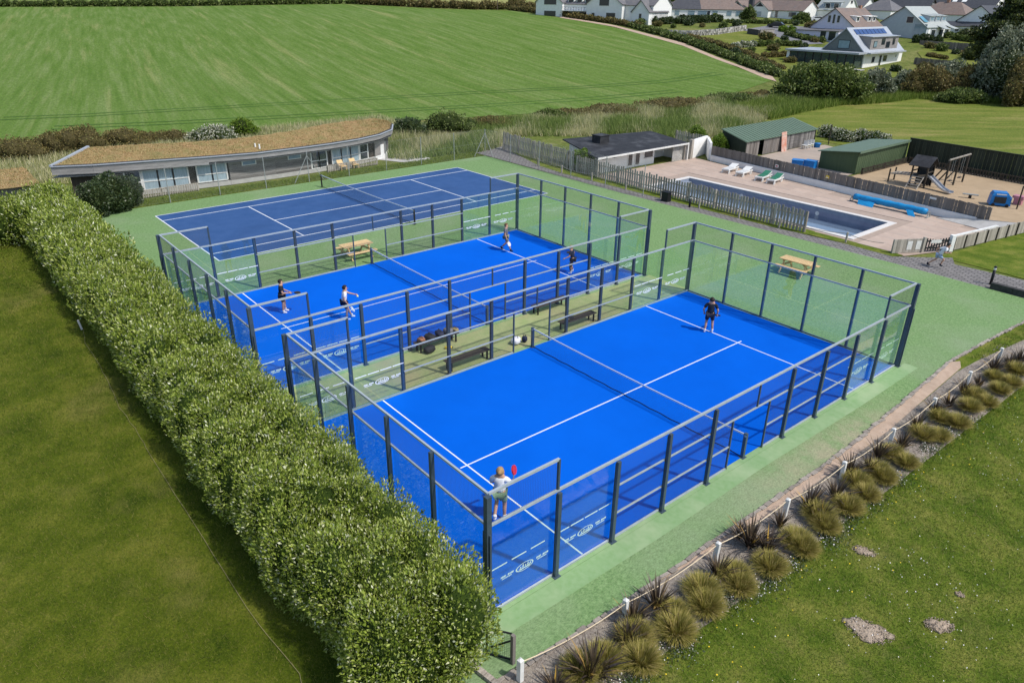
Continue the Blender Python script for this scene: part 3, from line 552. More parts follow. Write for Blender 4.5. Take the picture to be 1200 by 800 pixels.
def enclosure(loc, label):
    t = thing('padel_enclosure', label, 'court enclosure', loc)
    def post(x, y, z1, w=0.08, d=0.10, foot=True):
        mb = MB(); mb.b2((x - w / 2, y - d / 2, 0.022), (x + w / 2, y + d / 2, z1))
        mb.b2((x - w / 2 - 0.012, y - d / 2 - 0.012, 0.03), (x - w / 2, y + d / 2 + 0.012, min(z1, ZM) - 0.05)) if d > 0.1 else None
        if foot: mb.b2((x - w / 2 - 0.05, y - d / 2 - 0.05, 0.022), (x + w / 2 + 0.05, y + d / 2 + 0.05, 0.036))
        return mb.build('post', 'steel', t)
    def rail(p, q, w=0.055, m='rail_steel'): MB().bar(p, q, w).build('rail', m, t)
    def glass(p, q, st=None):
        p = Vector(p); q = Vector(q); d = (q - p).normalized() * 0.03; c = (p + q) / 2
        mb = MB(); mb.bar((p.x + d.x, p.y + d.y, (ZM + 0.06) / 2), (q.x - d.x, q.y - d.y, (ZM + 0.06) / 2), 0.012, ZM - 0.10)
        g = mb.build('glass_panel', 'court_glass', t)
        if st: st.build('printed_marking', 'sticker', g, kind='stuff')
    def mesh(p, q, z0, z1):
        V, F = wires(grid_segs(p, q, z0, z1, 0.05), 0.0021); npobj('mesh_panel', V, F, 'wire', t, 'stuff')
    X, Y = 5.04, 10.04
    for sy in (-1, 1):                                   # end walls
        for i, x in enumerate((-5, -3, -1, 1, 3, 5)):
            if abs(x) < 5: post(x, sy * (Y + 0.07), ZT, 0.09, 0.10)
            else:
                post(math.copysign(X + 0.06, x), sy * (Y + 0.06), ZT, 0.13, 0.13)
                MB().b2((math.copysign(X + 0.06, x) - 0.11, sy * (Y + 0.06) - 0.02, 0.03), (math.copysign(X + 0.06, x) + 0.11, sy * (Y + 0.06) + 0.02, ZM - 0.12)).build('corner_plate', 'steel', t)
        for i in range(5):
            x0, x1 = -5 + 2 * i, -3 + 2 * i
            glass((x0, sy * 10, 0), (x1, sy * 10, 0)); mesh((x0, sy * Y, 0), (x1, sy * Y, 0), ZM, ZT)
        rail((-X, sy * Y, ZT), (X, sy * Y, ZT)); rail((-X, sy * Y, ZM), (X, sy * Y, ZM), 0.05)
        rail((-X, sy * (Y + 0.02), 0.05), (X, sy * (Y + 0.02), 0.05), 0.05, 'steel')
    for sx in (-1, 1):                                   # long sides
        x = sx * X
        for y in (-8, -6, -4, -2, 2, 4, 6, 8):
            post(sx * (X + 0.07), y, ZM - 0.04, 0.08, 0.105)
        for y in (-8, 8):
            MB().b2((x - 0.03, y - 0.03, ZM + 0.03), (x + 0.03, y + 0.03, ZT)).build('post', 'steel', t)
        rail((x, -Y, ZM), (x, Y, ZM), 0.06)
        for s in (-1, 1):
            rail((x, s * 8, ZT), (x, s * Y, ZT), 0.06); mesh((x, s * 8, 0), (x, s * 10, 0), ZM, ZT)
            for a, b, fl in ((10, 8, False), (8, 6, True)):
                glass((sx * 5, s * a, 0), (sx * 5, s * b, 0), stickers(sx, s * a, s * b, fl) if True else None)
            for a, b in ((6, 4), (4, 2)):
                mesh((x, s * a, 0), (x, s * b, 0), 0.06, ZM)
                rail((x, s * a, R1), (x, s * b, R1), 0.04); rail((x, s * a, R2), (x, s * b, R2), 0.04)
            mesh((x, s * 2, 0), (x, s * 0.95, 0), 0.06, R2); rail((x, s * 2, R1), (x, s * 0.95, R1), 0.04)
            MB().b2((x - 0.025, s * 0.95 - 0.025, 0.03), (x + 0.025, s * 0.95 + 0.025, R2)).build('gate_post', 'steel', t)
            rail((x, s * 0.95, 0.05), (x, s * Y, 0.05), 0.05)
        rail((x, -2, R2 + 0.04), (x, 2, R2 + 0.04), 0.045); mesh((x, -2, 0), (x, 2, 0), R2 + 0.04, ZM)
        MB().b2((x - 0.022, 0.22, R2 + 0.06), (x + 0.022, 0.27, ZM - 0.02)).build('stub_post', 'steel', t)
    return t
enclosure((0, 0, 0), 'glass and steel padel cage around the court with the woman in green shorts')
enclosure((P2[0], P2[1], 0), 'glass and steel padel cage around the court beside the tennis court')
def court_net(c, hx, zt, zc, name, label, rz=0.0, pitch=0.045, posth=0.86, pw=0.10, wr=0.0014):
    t = thing(name, label, 'net', (c[0], c[1], 0.03), rz); n = 24
    def zt_(x): return zc + (zt - zc) * (x / hx) ** 2
    segs = []; m = int(2 * hx / pitch)
    for i in range(m + 1):
        x = -hx + 2 * hx * i / m; segs.append(((x, 0, 0.02), (x, 0, zt_(x))))
    for j in range(int(zc / pitch)):
        for i in range(n):
            x0, x1 = -hx + 2 * hx * i / n, -hx + 2 * hx * (i + 1) / n; f = (j + 0.3) / (zc / pitch)
            segs.append(((x0, 0, 0.02 + f * zt_(x0)), (x1, 0, 0.02 + f * zt_(x1))))
    V, F = wires(segs, wr); npobj('netting', V, F, 'net_cord', t, 'stuff')
    mb = MB()
    for i in range(n):
        x0, x1 = -hx + 2 * hx * i / n, -hx + 2 * hx * (i + 1) / n; mb.bar((x0, 0, zt_(x0)), (x1, 0, zt_(x1)), 0.022, 0.055)
    mb.build('headband', 'line_white', t)
    mb = MB(); pts = [(-hx + 2 * hx * i / 40, 0.02 * math.sin(i * 1.7), 0.015) for i in range(41)]; mb.tube(pts, 0.012, 5); mb.build('bottom_edge_line', 'net_cord', t)  # thin dark wavy line along the lower edge of the net
    for s in (-1, 1):
        mb = MB(); mb.b2((s * (hx + 0.06) - pw / 2, -pw / 2, -0.01), (s * (hx + 0.06) + pw / 2, pw / 2, posth)); mb.b2((s * (hx + 0.06) - pw, -pw, -0.008), (s * (hx + 0.06) + pw, pw, 0.006))
        p = mb.build('net_post', 'steel' if pw > 0.09 else 'black_metal', t)
        MB().b2((s * (hx + 0.06) - 0.02, -0.05, posth - 0.11), (s * (hx + 0.06) + 0.06, -pw / 2 - 0.002, posth - 0.04)).build('winch', 'rail_steel', p)
    return t
court_net((0, 0), 4.92, 0.80, 0.74, 'padel_net', 'white-banded padel net between the woman in green shorts and the player in black', pitch=0.045)
court_net(P2, 4.92, 0.80, 0.74, 'padel_net', 'white-banded padel net beside the bench heaped with bags', pitch=0.045)
court_net((TC[0], TC[1]), 6.1, 0.86, 0.78, 'tennis_net', 'black tennis net sagging across the dark blue tennis court', TR, 0.06, 0.92, 0.08, 0.0018)

# ---- seats, tables, bags between and around the courts
def bench(loc, rz, label):
    t = thing('slat_bench', label, 'bench', loc, rz)
    for k in range(3): MB().b2((-0.19 + k * 0.135, -1.0, 0.36), (-0.08 + k * 0.135, 1.0, 0.39)).build('slat', 'wood_dark', t)
    for y in (-0.85, 0.85):
        mb = MB(); mb.b2((-0.17, y - 0.03, 0), (-0.12, y + 0.03, 0.36)); mb.b2((0.12, y - 0.03, 0), (0.17, y + 0.03, 0.36)); mb.b2((-0.17, y - 0.03, 0.32), (0.17, y + 0.03, 0.359)); mb.build('leg', 'black_metal', t)
    return t
bench((-7.45, -3.0, 0.02), 0, 'dark slatted bench heaped with bags and rackets'); bench((-5.42, -2.95, 0.02), 0, 'empty dark slatted bench opposite the heap of bags')
bench((-5.42, 2.95, 0.02), 0, 'dark slatted bench with one racket lying on it'); bench((-7.45, 3.2, 0.02), 0, 'empty dark slatted bench opposite the bench with one racket')
mat('bag_black', (0.015, 0.016, 0.02), (0.03, 0.03, 0.035), scale=6, rough=0.7); mat('bag_orange', (0.40, 0.16, 0.07), (0.05, 0.04, 0.04), scale=9, rough=0.7)
mat('bag_tan', (0.38, 0.29, 0.12), (0.10, 0.09, 0.07), scale=9, rough=0.7); mat('bag_white', (0.70, 0.70, 0.73), (0.55, 0.55, 0.62), scale=7, rough=0.7); mat('bag_grey', (0.12, 0.12, 0.14), (0.2, 0.2, 0.22), rough=0.7)
mat('yellow', (0.75, 0.55, 0.05), rough=0.5); mat('bag_navy', (0.02, 0.025, 0.06), rough=0.7); mat('red_plastic', (0.55, 0.03, 0.04), (0.45, 0.02, 0.03), rough=0.4)
def bag(loc, size, m, label, rz=0.0, strap='bag_black'):
    t = thing('sports_bag', label, 'bag', loc, rz); bm = bmesh.new(); bmesh.ops.create_cube(bm, size=1.0)
    bmesh.ops.subdivide_edges(bm, edges=bm.edges[:], cuts=3, use_grid_fill=True)
    for v in bm.verts:
        p = v.co * 2; k = (abs(p.x) ** 3 + abs(p.y) ** 3 + abs(p.z) ** 3) ** (1 / 3); q = p / k
        v.co = Vector((q.x * size[0] / 2, q.y * size[1] / 2, q.z * size[2] / 2 * (1 - 0.15 * abs(q.x)) + size[2] / 2)) + Vector((random.uniform(-1, 1), random.uniform(-1, 1), random.uniform(0, 0.6))) * 0.015
    me = bpy.data.meshes.new('body'); bm.to_mesh(me); bm.free(); me.polygons.foreach_set('use_smooth', [True] * len(me.polygons)); me.materials.append(MATS[m])
    o = bpy.data.objects.new('body', me); COL.objects.link(o); o.parent = t
    MB().tube([(-size[0] * 0.28, 0, size[2] * 0.9), (-size[0] * 0.15, 0, size[2] * 1.25), (size[0] * 0.15, 0, size[2] * 1.25), (size[0] * 0.28, 0, size[2] * 0.9)], 0.012, 6).build('handle', strap, t, True)
    return t
bag((-7.47, -3.72, 0.41), (0.30, 0.30, 0.20), 'bag_orange', 'orange topped bag at one end of the bag-laden bench', 0.3)
bag((-7.46, -3.30, 0.41), (0.50, 0.34, 0.22), 'bag_black', 'flat black holdall on the bench beside the orange bag', 0.2)
bag((-7.44, -2.85, 0.41), (0.52, 0.30, 0.25), 'bag_navy', 'navy holdall in the middle of the bag-laden bench', -0.2)
bag((-7.46, -2.42, 0.41), (0.44, 0.30, 0.24), 'bag_grey', 'grey soft bag on the bench next to the yellow bag', 0.3)
bag((-7.45, -2.08, 0.41), (0.36, 0.24, 0.16), 'bag_tan', 'yellowish bag at the far end of the bag-laden bench', 0.1)
bag((-7.15, -3.55, 0.02), (0.36, 0.50, 0.28), 'bag_black', 'black bag on the turf in front of the bag-laden bench', 0.2)
bag((-5.62, -0.34, 0.02), (0.36, 0.44, 0.30), 'bag_white', 'white bag on the turf by the net post', 0.4); bag((-5.52, 0.04, 0.02), (0.22, 0.2, 0.28), 'bag_navy', 'small navy bag leaning beside the white bag', 0.4)
def bottle(loc, ang, m, label):
    t = thing('drink_bottle', label, 'bottle', loc, ang); MB().tube([(-0.17, 0, 0.055), (0.10, 0, 0.055), (0.13, 0, 0.055)], [0.055, 0.055, 0.03], 10).build('bottle_body', m, t, True)
    MB().tube([(0.13, 0, 0.055), (0.17, 0, 0.055)], 0.03, 8).build('cap', 'bag_black', t)
bottle((-6.95, -2.75, 0.02), 1.0, 'yellow', 'yellow bottle lying on the turf between the benches')
def racket(name, label, loc, rz, m='bag_black', flat=True, parent=None):
    t = thing(name, label, 'racket', loc, rz); mb = MB(); n = 16
    mb.v = []; out = []
    for z in (0.0, 0.036):
        for k in range(n): a = 2 * math.pi * k / n; out.append((0.13 * math.sin(a) * (1 - 0.15 * (math.cos(a) < -0.5)), 0.30 + 0.14 * math.cos(a), z))
    mb.add(out, [tuple(range(n))[::-1], tuple(range(n, 2 * n))] + [(i, (i + 1) % n, n + (i + 1) % n, n + i) for i in range(n)]); mb.build('racket_head', m, t)
    MB().tube([(0, 0, 0.018), (0, 0.18, 0.018)], 0.016, 8).build('grip', 'bag_grey', t); return t
racket('padel_racket', 'black racket lying on the slatted bench', (-5.42, 2.35, 0.415), 0.3)
MBk = MB(); MBk.box((0, 0, 0.012), (0.11, 0.16, 0.024)); 
def picnic(loc, rz, label):
    t = thing('picnic_table', label, 'picnic table', loc, rz); L_ = 1.72
    for k in range(5): MB().b2((-L_ / 2, -0.37 + k * 0.15, 0.66), (L_ / 2, -0.23 + k * 0.15, 0.695)).build('table_plank', 'wood_pale', t)
    for s in (-1, 1):
        for k in range(2): MB().b2((-L_ / 2, s * 0.68 - 0.14 + k * 0.145, 0.39), (L_ / 2, s * 0.68 - 0.005 + k * 0.145, 0.425)).build('seat_plank', 'wood_pale', t)
        for e in (-1, 1):
            MB().bar((e * 0.6, s * 0.70, 0.0), (e * 0.6, s * 0.20, 0.655), 0.045, 0.09, up=(0, 1, 0)).build('leg', 'wood_pale', t)
    for e in (-1, 1):
        MB().b2((e * 0.65 - 0.022, -0.78, 0.30), (e * 0.65 + 0.022, 0.78, 0.388)).build('seat_bearer', 'wood_pale', t); MB().b2((e * 0.65 - 0.022, -0.36, 0.585), (e * 0.65 + 0.022, 0.36, 0.659)).build('top_bearer', 'wood_pale', t)
        MB().bar((e * 0.58, 0, 0.36), (e * 0.15, 0, 0.64), 0.04, 0.07).build('brace', 'wood_pale', t)
    return t
picnic((-19.45, -0.1, 0.02), R(90), 'pale timber picnic table between the tennis court and a padel cage')
picnic((-3.15, 16.6, 0.02), R(2), 'pale timber picnic table alone on the wide green hard surface')
# ---- tall tennis fence: posts, stays, line wire
ft = thing('tennis_fence', 'tall thin chain link fence with slim grey posts around the tennis court', 'fence', (-37.2, 8, 0))
fp = [(139, 249), (201.5, 239), (258, 230), (311.5, 221.3), (360.5, 212.5), (408, 206), (451.4, 199.4), (493, 193), (531, 187), (567.5, 181)]
fpts = [A(*p) for p in fp]; fpts = [Vector((-36.95 - 0.012 * i, -7.98 + 3.36 * i, 0)) for i in range(10)]
side = [Vector((-33.6, 22.33, 0)), Vector((-29.9, 22.36, 0)), Vector((-26.2, 22.42, 0)), Vector((-22.45, 22.42, 0)), Vector((-18.75, 22.45, 0))]
HF = 2.3
mat('galv', (0.26, 0.28, 0.27), (0.32, 0.34, 0.33), rough=0.5, spec=0.4)
for p in fpts + side:
    MB().tube([(p.x, p.y, -0.05), (p.x, p.y, HF)], 0.03, 6).build('post', 'galv', ft, world=True)
for i, d in ((4, (0, -1)), (4, (0, 1)), (9, (0, -1)), (9, (1, 0))):
    p = fpts[i]; MB().tube([(p.x + d[0] * 1.2, p.y + d[1] * 1.2, 0), (p.x, p.y, HF * 0.86)], 0.024, 5).build('stay', 'galv', ft, world=True)
allp = fpts + side; segs = []
for a, b in zip(allp[:-1], allp[1:]):
    for z in (0.08, HF * 0.5, HF - 0.02): segs.append(((a.x, a.y, z), (b.x, b.y, z)))
V, F = wires(segs, 0.004); npobj('line_wire', V - np.array(ft.location), F, 'galv', ft, 'stuff')
segs = []
for a, b in zip(allp[:-1], allp[1:]):
    n = 34; m = 22
    for i in range(-m, n):
        for sgn in (1, -1):
            x0, x1 = i / n, (i + m) / n; z0, z1 = (0.08, HF - 0.02) if sgn > 0 else (HF - 0.02, 0.08)
            f0 = max(0.0, -x0 / (x1 - x0)); f1 = min(1.0, (1 - x0) / (x1 - x0))
            if f1 <= f0: continue
            q0 = a.lerp(b, x0 + (x1 - x0) * f0); q1 = a.lerp(b, x0 + (x1 - x0) * f1)
            segs.append(((q0.x, q0.y, z0 + (z1 - z0) * f0), (q1.x, q1.y, z0 + (z1 - z0) * f1)))
V, F = wires(segs, 0.0017); npobj('chain_link', V - np.array(ft.location), F, 'galv', ft, 'stuff')
# ================================================================== hedge, bed, lawn details
hb = []
x = -33.5
while x < 5.4:
    for yy in (-12.85, -12.05, -11.22):
        bz = 0.07 * math.sin(x * 1.7 + 1.3 * math.sin(x * 0.7)) + 0.05 * math.sin(x * 4.3 + yy * 2); hb.append((x + RNG.uniform(-0.3, 0.3), yy + RNG.uniform(-0.2, 0.2), 1.13 + bz + RNG.uniform(-0.12, 0.12), 0.90 + RNG.uniform(-0.2, 0.3), 0.82 + RNG.uniform(-0.05, 0.1), 1.38 + RNG.uniform(-0.10, 0.12)))
    x += 0.74
for yy, xx, zz in ((-12.7, 5.5, 1.05), (-11.8, 5.75, 1.25), (-12.3, 5.7, 1.05), (-13.0, 5.1, 0.95), (-11.4, 5.6, 1.4), (-11.5, 5.95, 1.6), (-12.3, 5.3, 1.3)): hb.append((xx, yy, zz, 0.85, 0.75, 1.25))
for k in range(9):
    for xx in (-34.6, -33.6, -32.6): hb.append((xx + RNG.uniform(-0.3, 0.3) - 0.25 * k, -13.6 - k * 0.95, 1.15, 1.0, 1.0, 1.42))
hb.append((-34.5, -11.6, 1.5, 1.2, 1.1, 1.5)); hb.append((-35.4, -12.4, 1.2, 1.2, 1.1, 1.5))
ht = thing('clipped_hedge', 'long dense flowering hedge with pale tips beside the padel cages', 'hedge', (-14, -12, 0))
B = np.array(hb); dist = np.linalg.norm(B[:, :2] - CAM[:2], axis=1)
off = np.array(ht.location)
for lo, hi, dens, size in ((0, 17, 3300, 0.085), (17, 24, 2300, 0.095), (24, 36, 1300, 0.12), (36, 99, 760, 0.155)):
    sel = [b for b, d in zip(hb, dist) if lo <= d < hi]; allb = np.array(hb)
    if not sel: continue
    P, N = blob_points(hb, int(len(hb) * dens * 1.0), lump=0.16, shell=0.26, zmin=0.05, depth_bias=1.6)
    dd = np.linalg.norm(P[:, :2] - CAM[:2], axis=1); k = (dd >= lo) & (dd < hi); P, N = P[k], N[k]
    V, F = leaf_mesh(P, N, size, 0.42, 0.85, 0.65); npobj('foliage', V - off, F, 'hedge_leaf', ht, 'stuff')
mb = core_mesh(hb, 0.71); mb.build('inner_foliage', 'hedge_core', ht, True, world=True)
# shrubs where the hedge meets the tennis court
shrub('evergreen_shrub', 'dark glossy evergreen shrub at the tennis court corner by the hedge', 'shrub',
      [(0, 0, 1.0, 1.2, 1.1, 1.2), (-0.7, 0.9, 1.2, 1.1, 1.1, 1.25), (-1.2, 2.0, 0.9, 1.0, 1.0, 1.1), (-0.2, 1.2, 0.8, 0.9, 1.0, 0.9)], 9000, 0.15, 'leaf_dark', 'core_dark', A(118, 252))
# ---- tussocks and flaxes: each plant its own thing
def tussock_mesh(seed, n=1500):
    g = np.random.default_rng(seed); a = g.uniform(0, 2 * np.pi, n); u = g.random(n); e = 1.25 * np.sqrt(u); az = np.stack([np.cos(a), np.sin(a), 0 * a], 1); up = np.array([0, 0, 1.0])
    L = 0.50 - 0.10 * (e / 1.25) + g.normal(0, 0.035, n); d0 = az * np.sin(e * 0.75)[:, None] + up * np.cos(e * 0.75)[:, None]; d1 = az * np.sin(e * 1.15)[:, None] + up * np.cos(e * 1.15)[:, None]
    p0 = az * (0.05 + 0.05 * g.random(n))[:, None]; p1 = p0 + d0 * (L * 0.5)[:, None]; p2 = p1 + (d1 + g.normal(0, 0.12, (n, 3))) * (L * 0.5)[:, None]; p2[:, 2] = np.maximum(p2[:, 2], 0.02); p1[:, 2] = np.maximum(p1[:, 2], 0.02)
    s = np.cross(az, up) * 0.0045
    V = np.stack([p0 - s, p0 + s, p1 + s * 1.3, p1 - s * 1.3, p2], 1).reshape(-1, 3); V[:, 2] *= 0.90; o = np.arange(n)[:, None] * 5
    F4 = (o + np.array([[0, 1, 2, 3]])); F3 = o + np.array([[3, 2, 4]])
    me = bpy.data.meshes.new('grass_blades'); me.from_pydata(V.tolist(), [], F4.tolist() + F3.tolist()); me.materials.append(MATS['tussock']); return me
def flax_mesh(seed, n=64):
    g = np.random.default_rng(seed); mb = MB()
    for k in range(n):
        a = g.uniform(0, 6.28); e = g.uniform(0.15, 1.15); L = g.uniform(0.55, 0.95); w = g.uniform(0.014, 0.026)
        az = Vector((math.cos(a), math.sin(a), 0)); s = Vector((-az.y, az.x, 0)); p0 = az * 0.04
        p1 = p0 + (az * math.sin(e * 0.7) + Vector((0, 0, math.cos(e * 0.7)))) * L * 0.55; p2 = p1 + (az * math.sin(e * 1.15) + Vector((0, 0, math.cos(e * 1.15)))) * L * 0.5
        p2.z = max(p2.z, 0.05); mb.add([p0 - s * w, p0 + s * w, p1 + s * w * 1.1, p1 - s * w * 1.1, p2], [(0, 1, 2, 3), (3, 2, 4)])
    me = bpy.data.meshes.new('leaf_blades'); me.from_pydata(mb.v, [], mb.f); me.materials.append(MATS['flax']); return me
TM = [tussock_mesh(s) for s in range(6)]; FM = [flax_mesh(s) for s in range(6)]
tus = [(681, 783, 1.0), (707, 772, 1.0), (745, 744, 1.0), (752, 771, 1.0), (793, 736, 1.05), (789, 715, .85), (823, 690, 1.05), (828, 708, 1.0), (862, 672, .95), (868, 684, .9), (903, 661, 1.0), (934, 632, 1.0), (943, 640, .9), (960, 602, 1.05), (968, 614, .9),
       (994, 592, 1.0), (1016, 577, .9), (1005, 563, .95), (1030, 552, 1.0), (1037, 558, .85), (1063, 540, .85), (1046, 530, .9), (1082, 508, 1.0), (1101, 509, .85), (1103, 488, .9), (1123, 494, .95), (1137, 475, .95), (1143, 462, .95), (1157, 470, .9), (1172, 455, .9), (1186, 447, .9), (1192, 433, 1.0), (1166, 440, .85)]
for i, (px, py, s) in enumerate(tus):
    p = A(px, py, 0.20); o = bpy.data.objects.new('tussock_grass', TM[i % 6]); COL.objects.link(o); o.location = (p.x, p.y, 0.022); o.rotation_euler = (0, 0, i * 1.3); o.scale = (s * 1.2, s * 1.2, s * 1.12)
    tag(o, 'round tuft of yellow-green tussock grass in the bed by the rope', 'grass tuft', 'tussock grasses in the rope-edged bed')
flx = [(693, 785, 1.25), (650, 800, .8), (742, 722, 1.0), (770, 705, 1.15), (733, 748, .9), (842, 668, 1.0), (880, 633, 1.25), (900, 640, 1.1), (868, 622, .8), (915, 610, .8), (950, 590, 1.1), (980, 578, 1.1), (997, 549, 1.0), (965, 600, .8), (1030, 530, 1.0), (1020, 545, .9), (1058, 518, .9), (1075, 497, 1.0), (1096, 478, .9), (1113, 470, .9), (1130, 455, .9), (1148, 447, .8), (1165, 430, 1.0), (1183, 425, 1.0), (1196, 420, 1.0)]
for i, (px, py, s) in enumerate(flx):
    p = A(px, py, 0.25); o = bpy.data.objects.new('flax_plant', FM[i % 6]); COL.objects.link(o); o.location = (p.x, p.y, 0.022); o.rotation_euler = (0, 0, i * 2.1); o.scale = (s * 0.88, s * 0.88, s * 0.82)
    tag(o, 'spiky dark bronze flax plant in the bed by the rope', 'flax', 'bronze flaxes in the rope-edged bed')
# small daisies and ground cover in the bed
fc = []; lc = []
for (px, py) in ((735, 792), (775, 755), (748, 782), (850, 702), (800, 755), (905, 680), (880, 690), (930, 660), (985, 615), (975, 630), (1025, 585), (1050, 560), (1090, 525), (1110, 505), (1130, 490), (700, 798), (760, 770), (845, 690), (1000, 600)):
    p = A(px, py, 0.1); n = 34
    q = np.stack([p.x + RNG.normal(0, 0.16, n), p.y + RNG.normal(0, 0.2, n), RNG.uniform(0.06, 0.16, n)], 1); fc.append(q)
    q = np.stack([p.x + RNG.normal(0, 0.2, 260), p.y + RNG.normal(0, 0.25, 260), RNG.uniform(0.03, 0.12, 260)], 1); lc.append(q)
def discs(P, r, tilt=0.5):
    n = len(P); nrm = unit(np.stack([RNG.normal(0, tilt, n), RNG.normal(0, tilt, n), np.ones(n)], 1)); a = unit(np.cross(nrm, np.array([[0.3, 1.0, 0.1]]))); b = np.cross(nrm, a); rr = (r * RNG.uniform(0.7, 1.3, n))[:, None]
    V = np.stack([P + (a * math.cos(k * math.pi / 3) + b * math.sin(k * math.pi / 3)) * rr for k in range(6)], 1).reshape(-1, 3); return V, np.arange(6 * n).reshape(n, 6)
V, F = discs(np.concatenate(fc), 0.013); tag(npobj('daisy_flowers', V, F, 'daisy'), 'drifts of small white daisies between the tussocks', 'flowers', kind='stuff')
P = np.concatenate(lc); V, F = leaf_mesh(P, np.tile([[0, 0, 1.0]], (len(P), 1)), 0.06); tag(npobj('daisy_foliage', V, F, 'daisy_leaf'), 'grey-green ground cover under the small daisies', 'ground cover', kind='stuff')
# pebbles and litter in the bed
n = 2600; t_ = RNG.random(n); P = np.stack([6.85 + 0.15 * np.sin(t_ * 3.1) + RNG.random(n) * 1.45, -11.4 + 27 * t_, np.full(n, 0.022)], 1)
Vp = []; Fp = []; rr = RNG.uniform(0.012, 0.04, n); 
oct_ = np.array([[1, 0, 0], [0, 1, 0], [-1, 0, 0], [0, -1, 0], [0, 0, .7], [0, 0, -.5]], float); of = np.array([[0, 1, 4], [1, 2, 4], [2, 3, 4], [3, 0, 4], [1, 0, 5], [2, 1, 5], [3, 2, 5], [0, 3, 5]])
V = (P[:, None, :] + oct_[None] * rr[:, None, None] * RNG.uniform(0.7, 1.3, (n, 6, 1))).reshape(-1, 3); F = (of[None] + (np.arange(n) * 6)[:, None, None]).reshape(-1, 3)
tag(npobj('bed_pebbles', V, F, 'kerb_stone'), 'loose grey pebbles scattered on the planting bed soil', 'pebbles', kind='stuff')
# kerb stones along the hard surface
ks = thing('stone_edging', 'rough grey stone edging between the hard court and the planting bed', 'edging', (6.4, 0, 0)); vm = []
for s in range(4):
    bm = bmesh.new(); bmesh.ops.create_cube(bm, size=1.0); bmesh.ops.bevel(bm, geom=bm.edges[:], offset=0.09, segments=1, affect='EDGES')
    for v in bm.verts: v.co += Vector([random.uniform(-0.05, 0.05) for _ in range(3)])
    me = bpy.data.meshes.new('edging_stone'); bm.to_mesh(me); bm.free(); me.materials.append(MATS['kerb_stone']); vm.append(me)
y = -11.5; i = 0
while y < 19.5:
    l = random.uniform(0.18, 0.42); xe = float(np.interp(y, [-11.5, -10.3, -8.2, -5.5, -2.2, 0.7, 3.4, 7.6, 12, 15.7, 18.85], [6.56, 6.68, 6.78, 6.80, 6.80, 6.84, 6.78, 6.54, 6.26, 6.47, 6.7]))
    inst('edging_stone', vm[i % 4], ks, (xe - 6.4 + random.uniform(-0.02, 0.02), y + l / 2, 0.035), random.uniform(-0.15, 0.15), (random.uniform(0.08, 0.15), l * 0.93, random.uniform(0.05, 0.085))); y += l; i += 1
# white posts and rope
pys = [(6.86, -10.62), (7.13, -7.71), (7.25, -4.5), (7.38, -1.52), (7.5, 1.35), (7.54, 4.32), (7.52, 7.43), (7.48, 10.52), (7.44, 13.64)]
pm = MB(); pm.b2((-0.055, -0.055, 0), (0.055, 0.055, 0.60)); pm.add([(-0.055, -0.055, 0.60), (0.055, -0.055, 0.60), (0.055, 0.055, 0.60), (-0.055, 0.055, 0.60), (0, 0, 0.635)], [(0, 1, 4), (1, 2, 4), (2, 3, 4), (3, 0, 4)])
pme = pmesh(pm, 'rope_post', 'white_paint')
for i, (a, b) in enumerate(pys):
    o = bpy.data.objects.new('rope_post', pme); COL.objects.link(o); o.location = (a, b, 0.02); o.rotation_euler = (random.uniform(-.05, .05), random.uniform(-.05, .05), 0.1); tag(o, 'short white painted post carrying the rope along the bed', 'post', 'white rope posts')
pts = []
for (a, b), (c, d) in zip(pys[:-1], pys[1:]):
    for k in range(8):
        f = k / 8; pts.append((a + (c - a) * f, b + (d - b) * f, 0.55 - 0.14 * 4 * f * (1 - f)))
pts.append((pys[-1][0], pys[-1][1], 0.55)); tag(MB().tube(pts, 0.012, 6).build('barrier_rope', 'rope'), 'pale rope slung between the short white posts', 'rope')
# timber post and green mesh gate at the hedge end
gt = thing('mesh_gate', 'green wire mesh gate on a brown post between hedge and rope', 'gate', (6.2, -11.3, 0))
g0, g1 = Vector((6.40, -10.46, 0)), Vector((5.9, -10.75, 0)); HG = 0.80
MB().b2((6.39, -10.50, 0), (6.47, -10.42, HG + 0.04)).build('post', 'wood_plank', gt, world=True)
gm = MB(); gm.bar(g0 + Vector((-0.05, 0.02, 0.05)), g0 + Vector((-0.05, 0.02, HG)), 0.035); gm.bar(g1 + Vector((0, 0, 0.05)), g1 + Vector((0, 0, HG)), 0.035); gm.bar(g0 + Vector((-0.05, 0.02, 0.05)), g1 + Vector((0, 0, 0.05)), 0.03); gm.bar(g0 + Vector((-0.05, 0.02, HG)), g1 + Vector((0, 0, HG)), 0.03); gm.bar(g0 + Vector((-0.05, 0.02, HG * 0.75)), g1 + Vector((0, 0, 0.2)), 0.03); gm.build('gate_frame', 'black_metal', gt, world=True)
mat('green_wire', (0.06, 0.13, 0.08), rough=0.5)
V, F = wires(grid_segs(g0 + Vector((-0.05, 0.02, 0)), g1, 0.05, HG, 0.05), 0.003); npobj('wire_infill', V - np.array(gt.location), F, 'green_wire', gt, 'stuff')
kb = thing('low_stone_kerb', 'weathered low concrete kerb curving past the mesh gate', 'kerb', (6.5, -12, 0))
for k in range(6):
    a = Vector((5.55 + k * 0.2, -11.25 + 0.03 * k, 0)); b = Vector((5.55 + (k + 1) * 0.2 - 0.02, -11.25 + 0.03 * (k + 1), 0)); MB().bar(a + Vector((0, 0, 0.06)), b + Vector((0, 0, 0.06)), 0.13, 0.12).build('kerb_block', 'kerb_stone', kb, world=True)
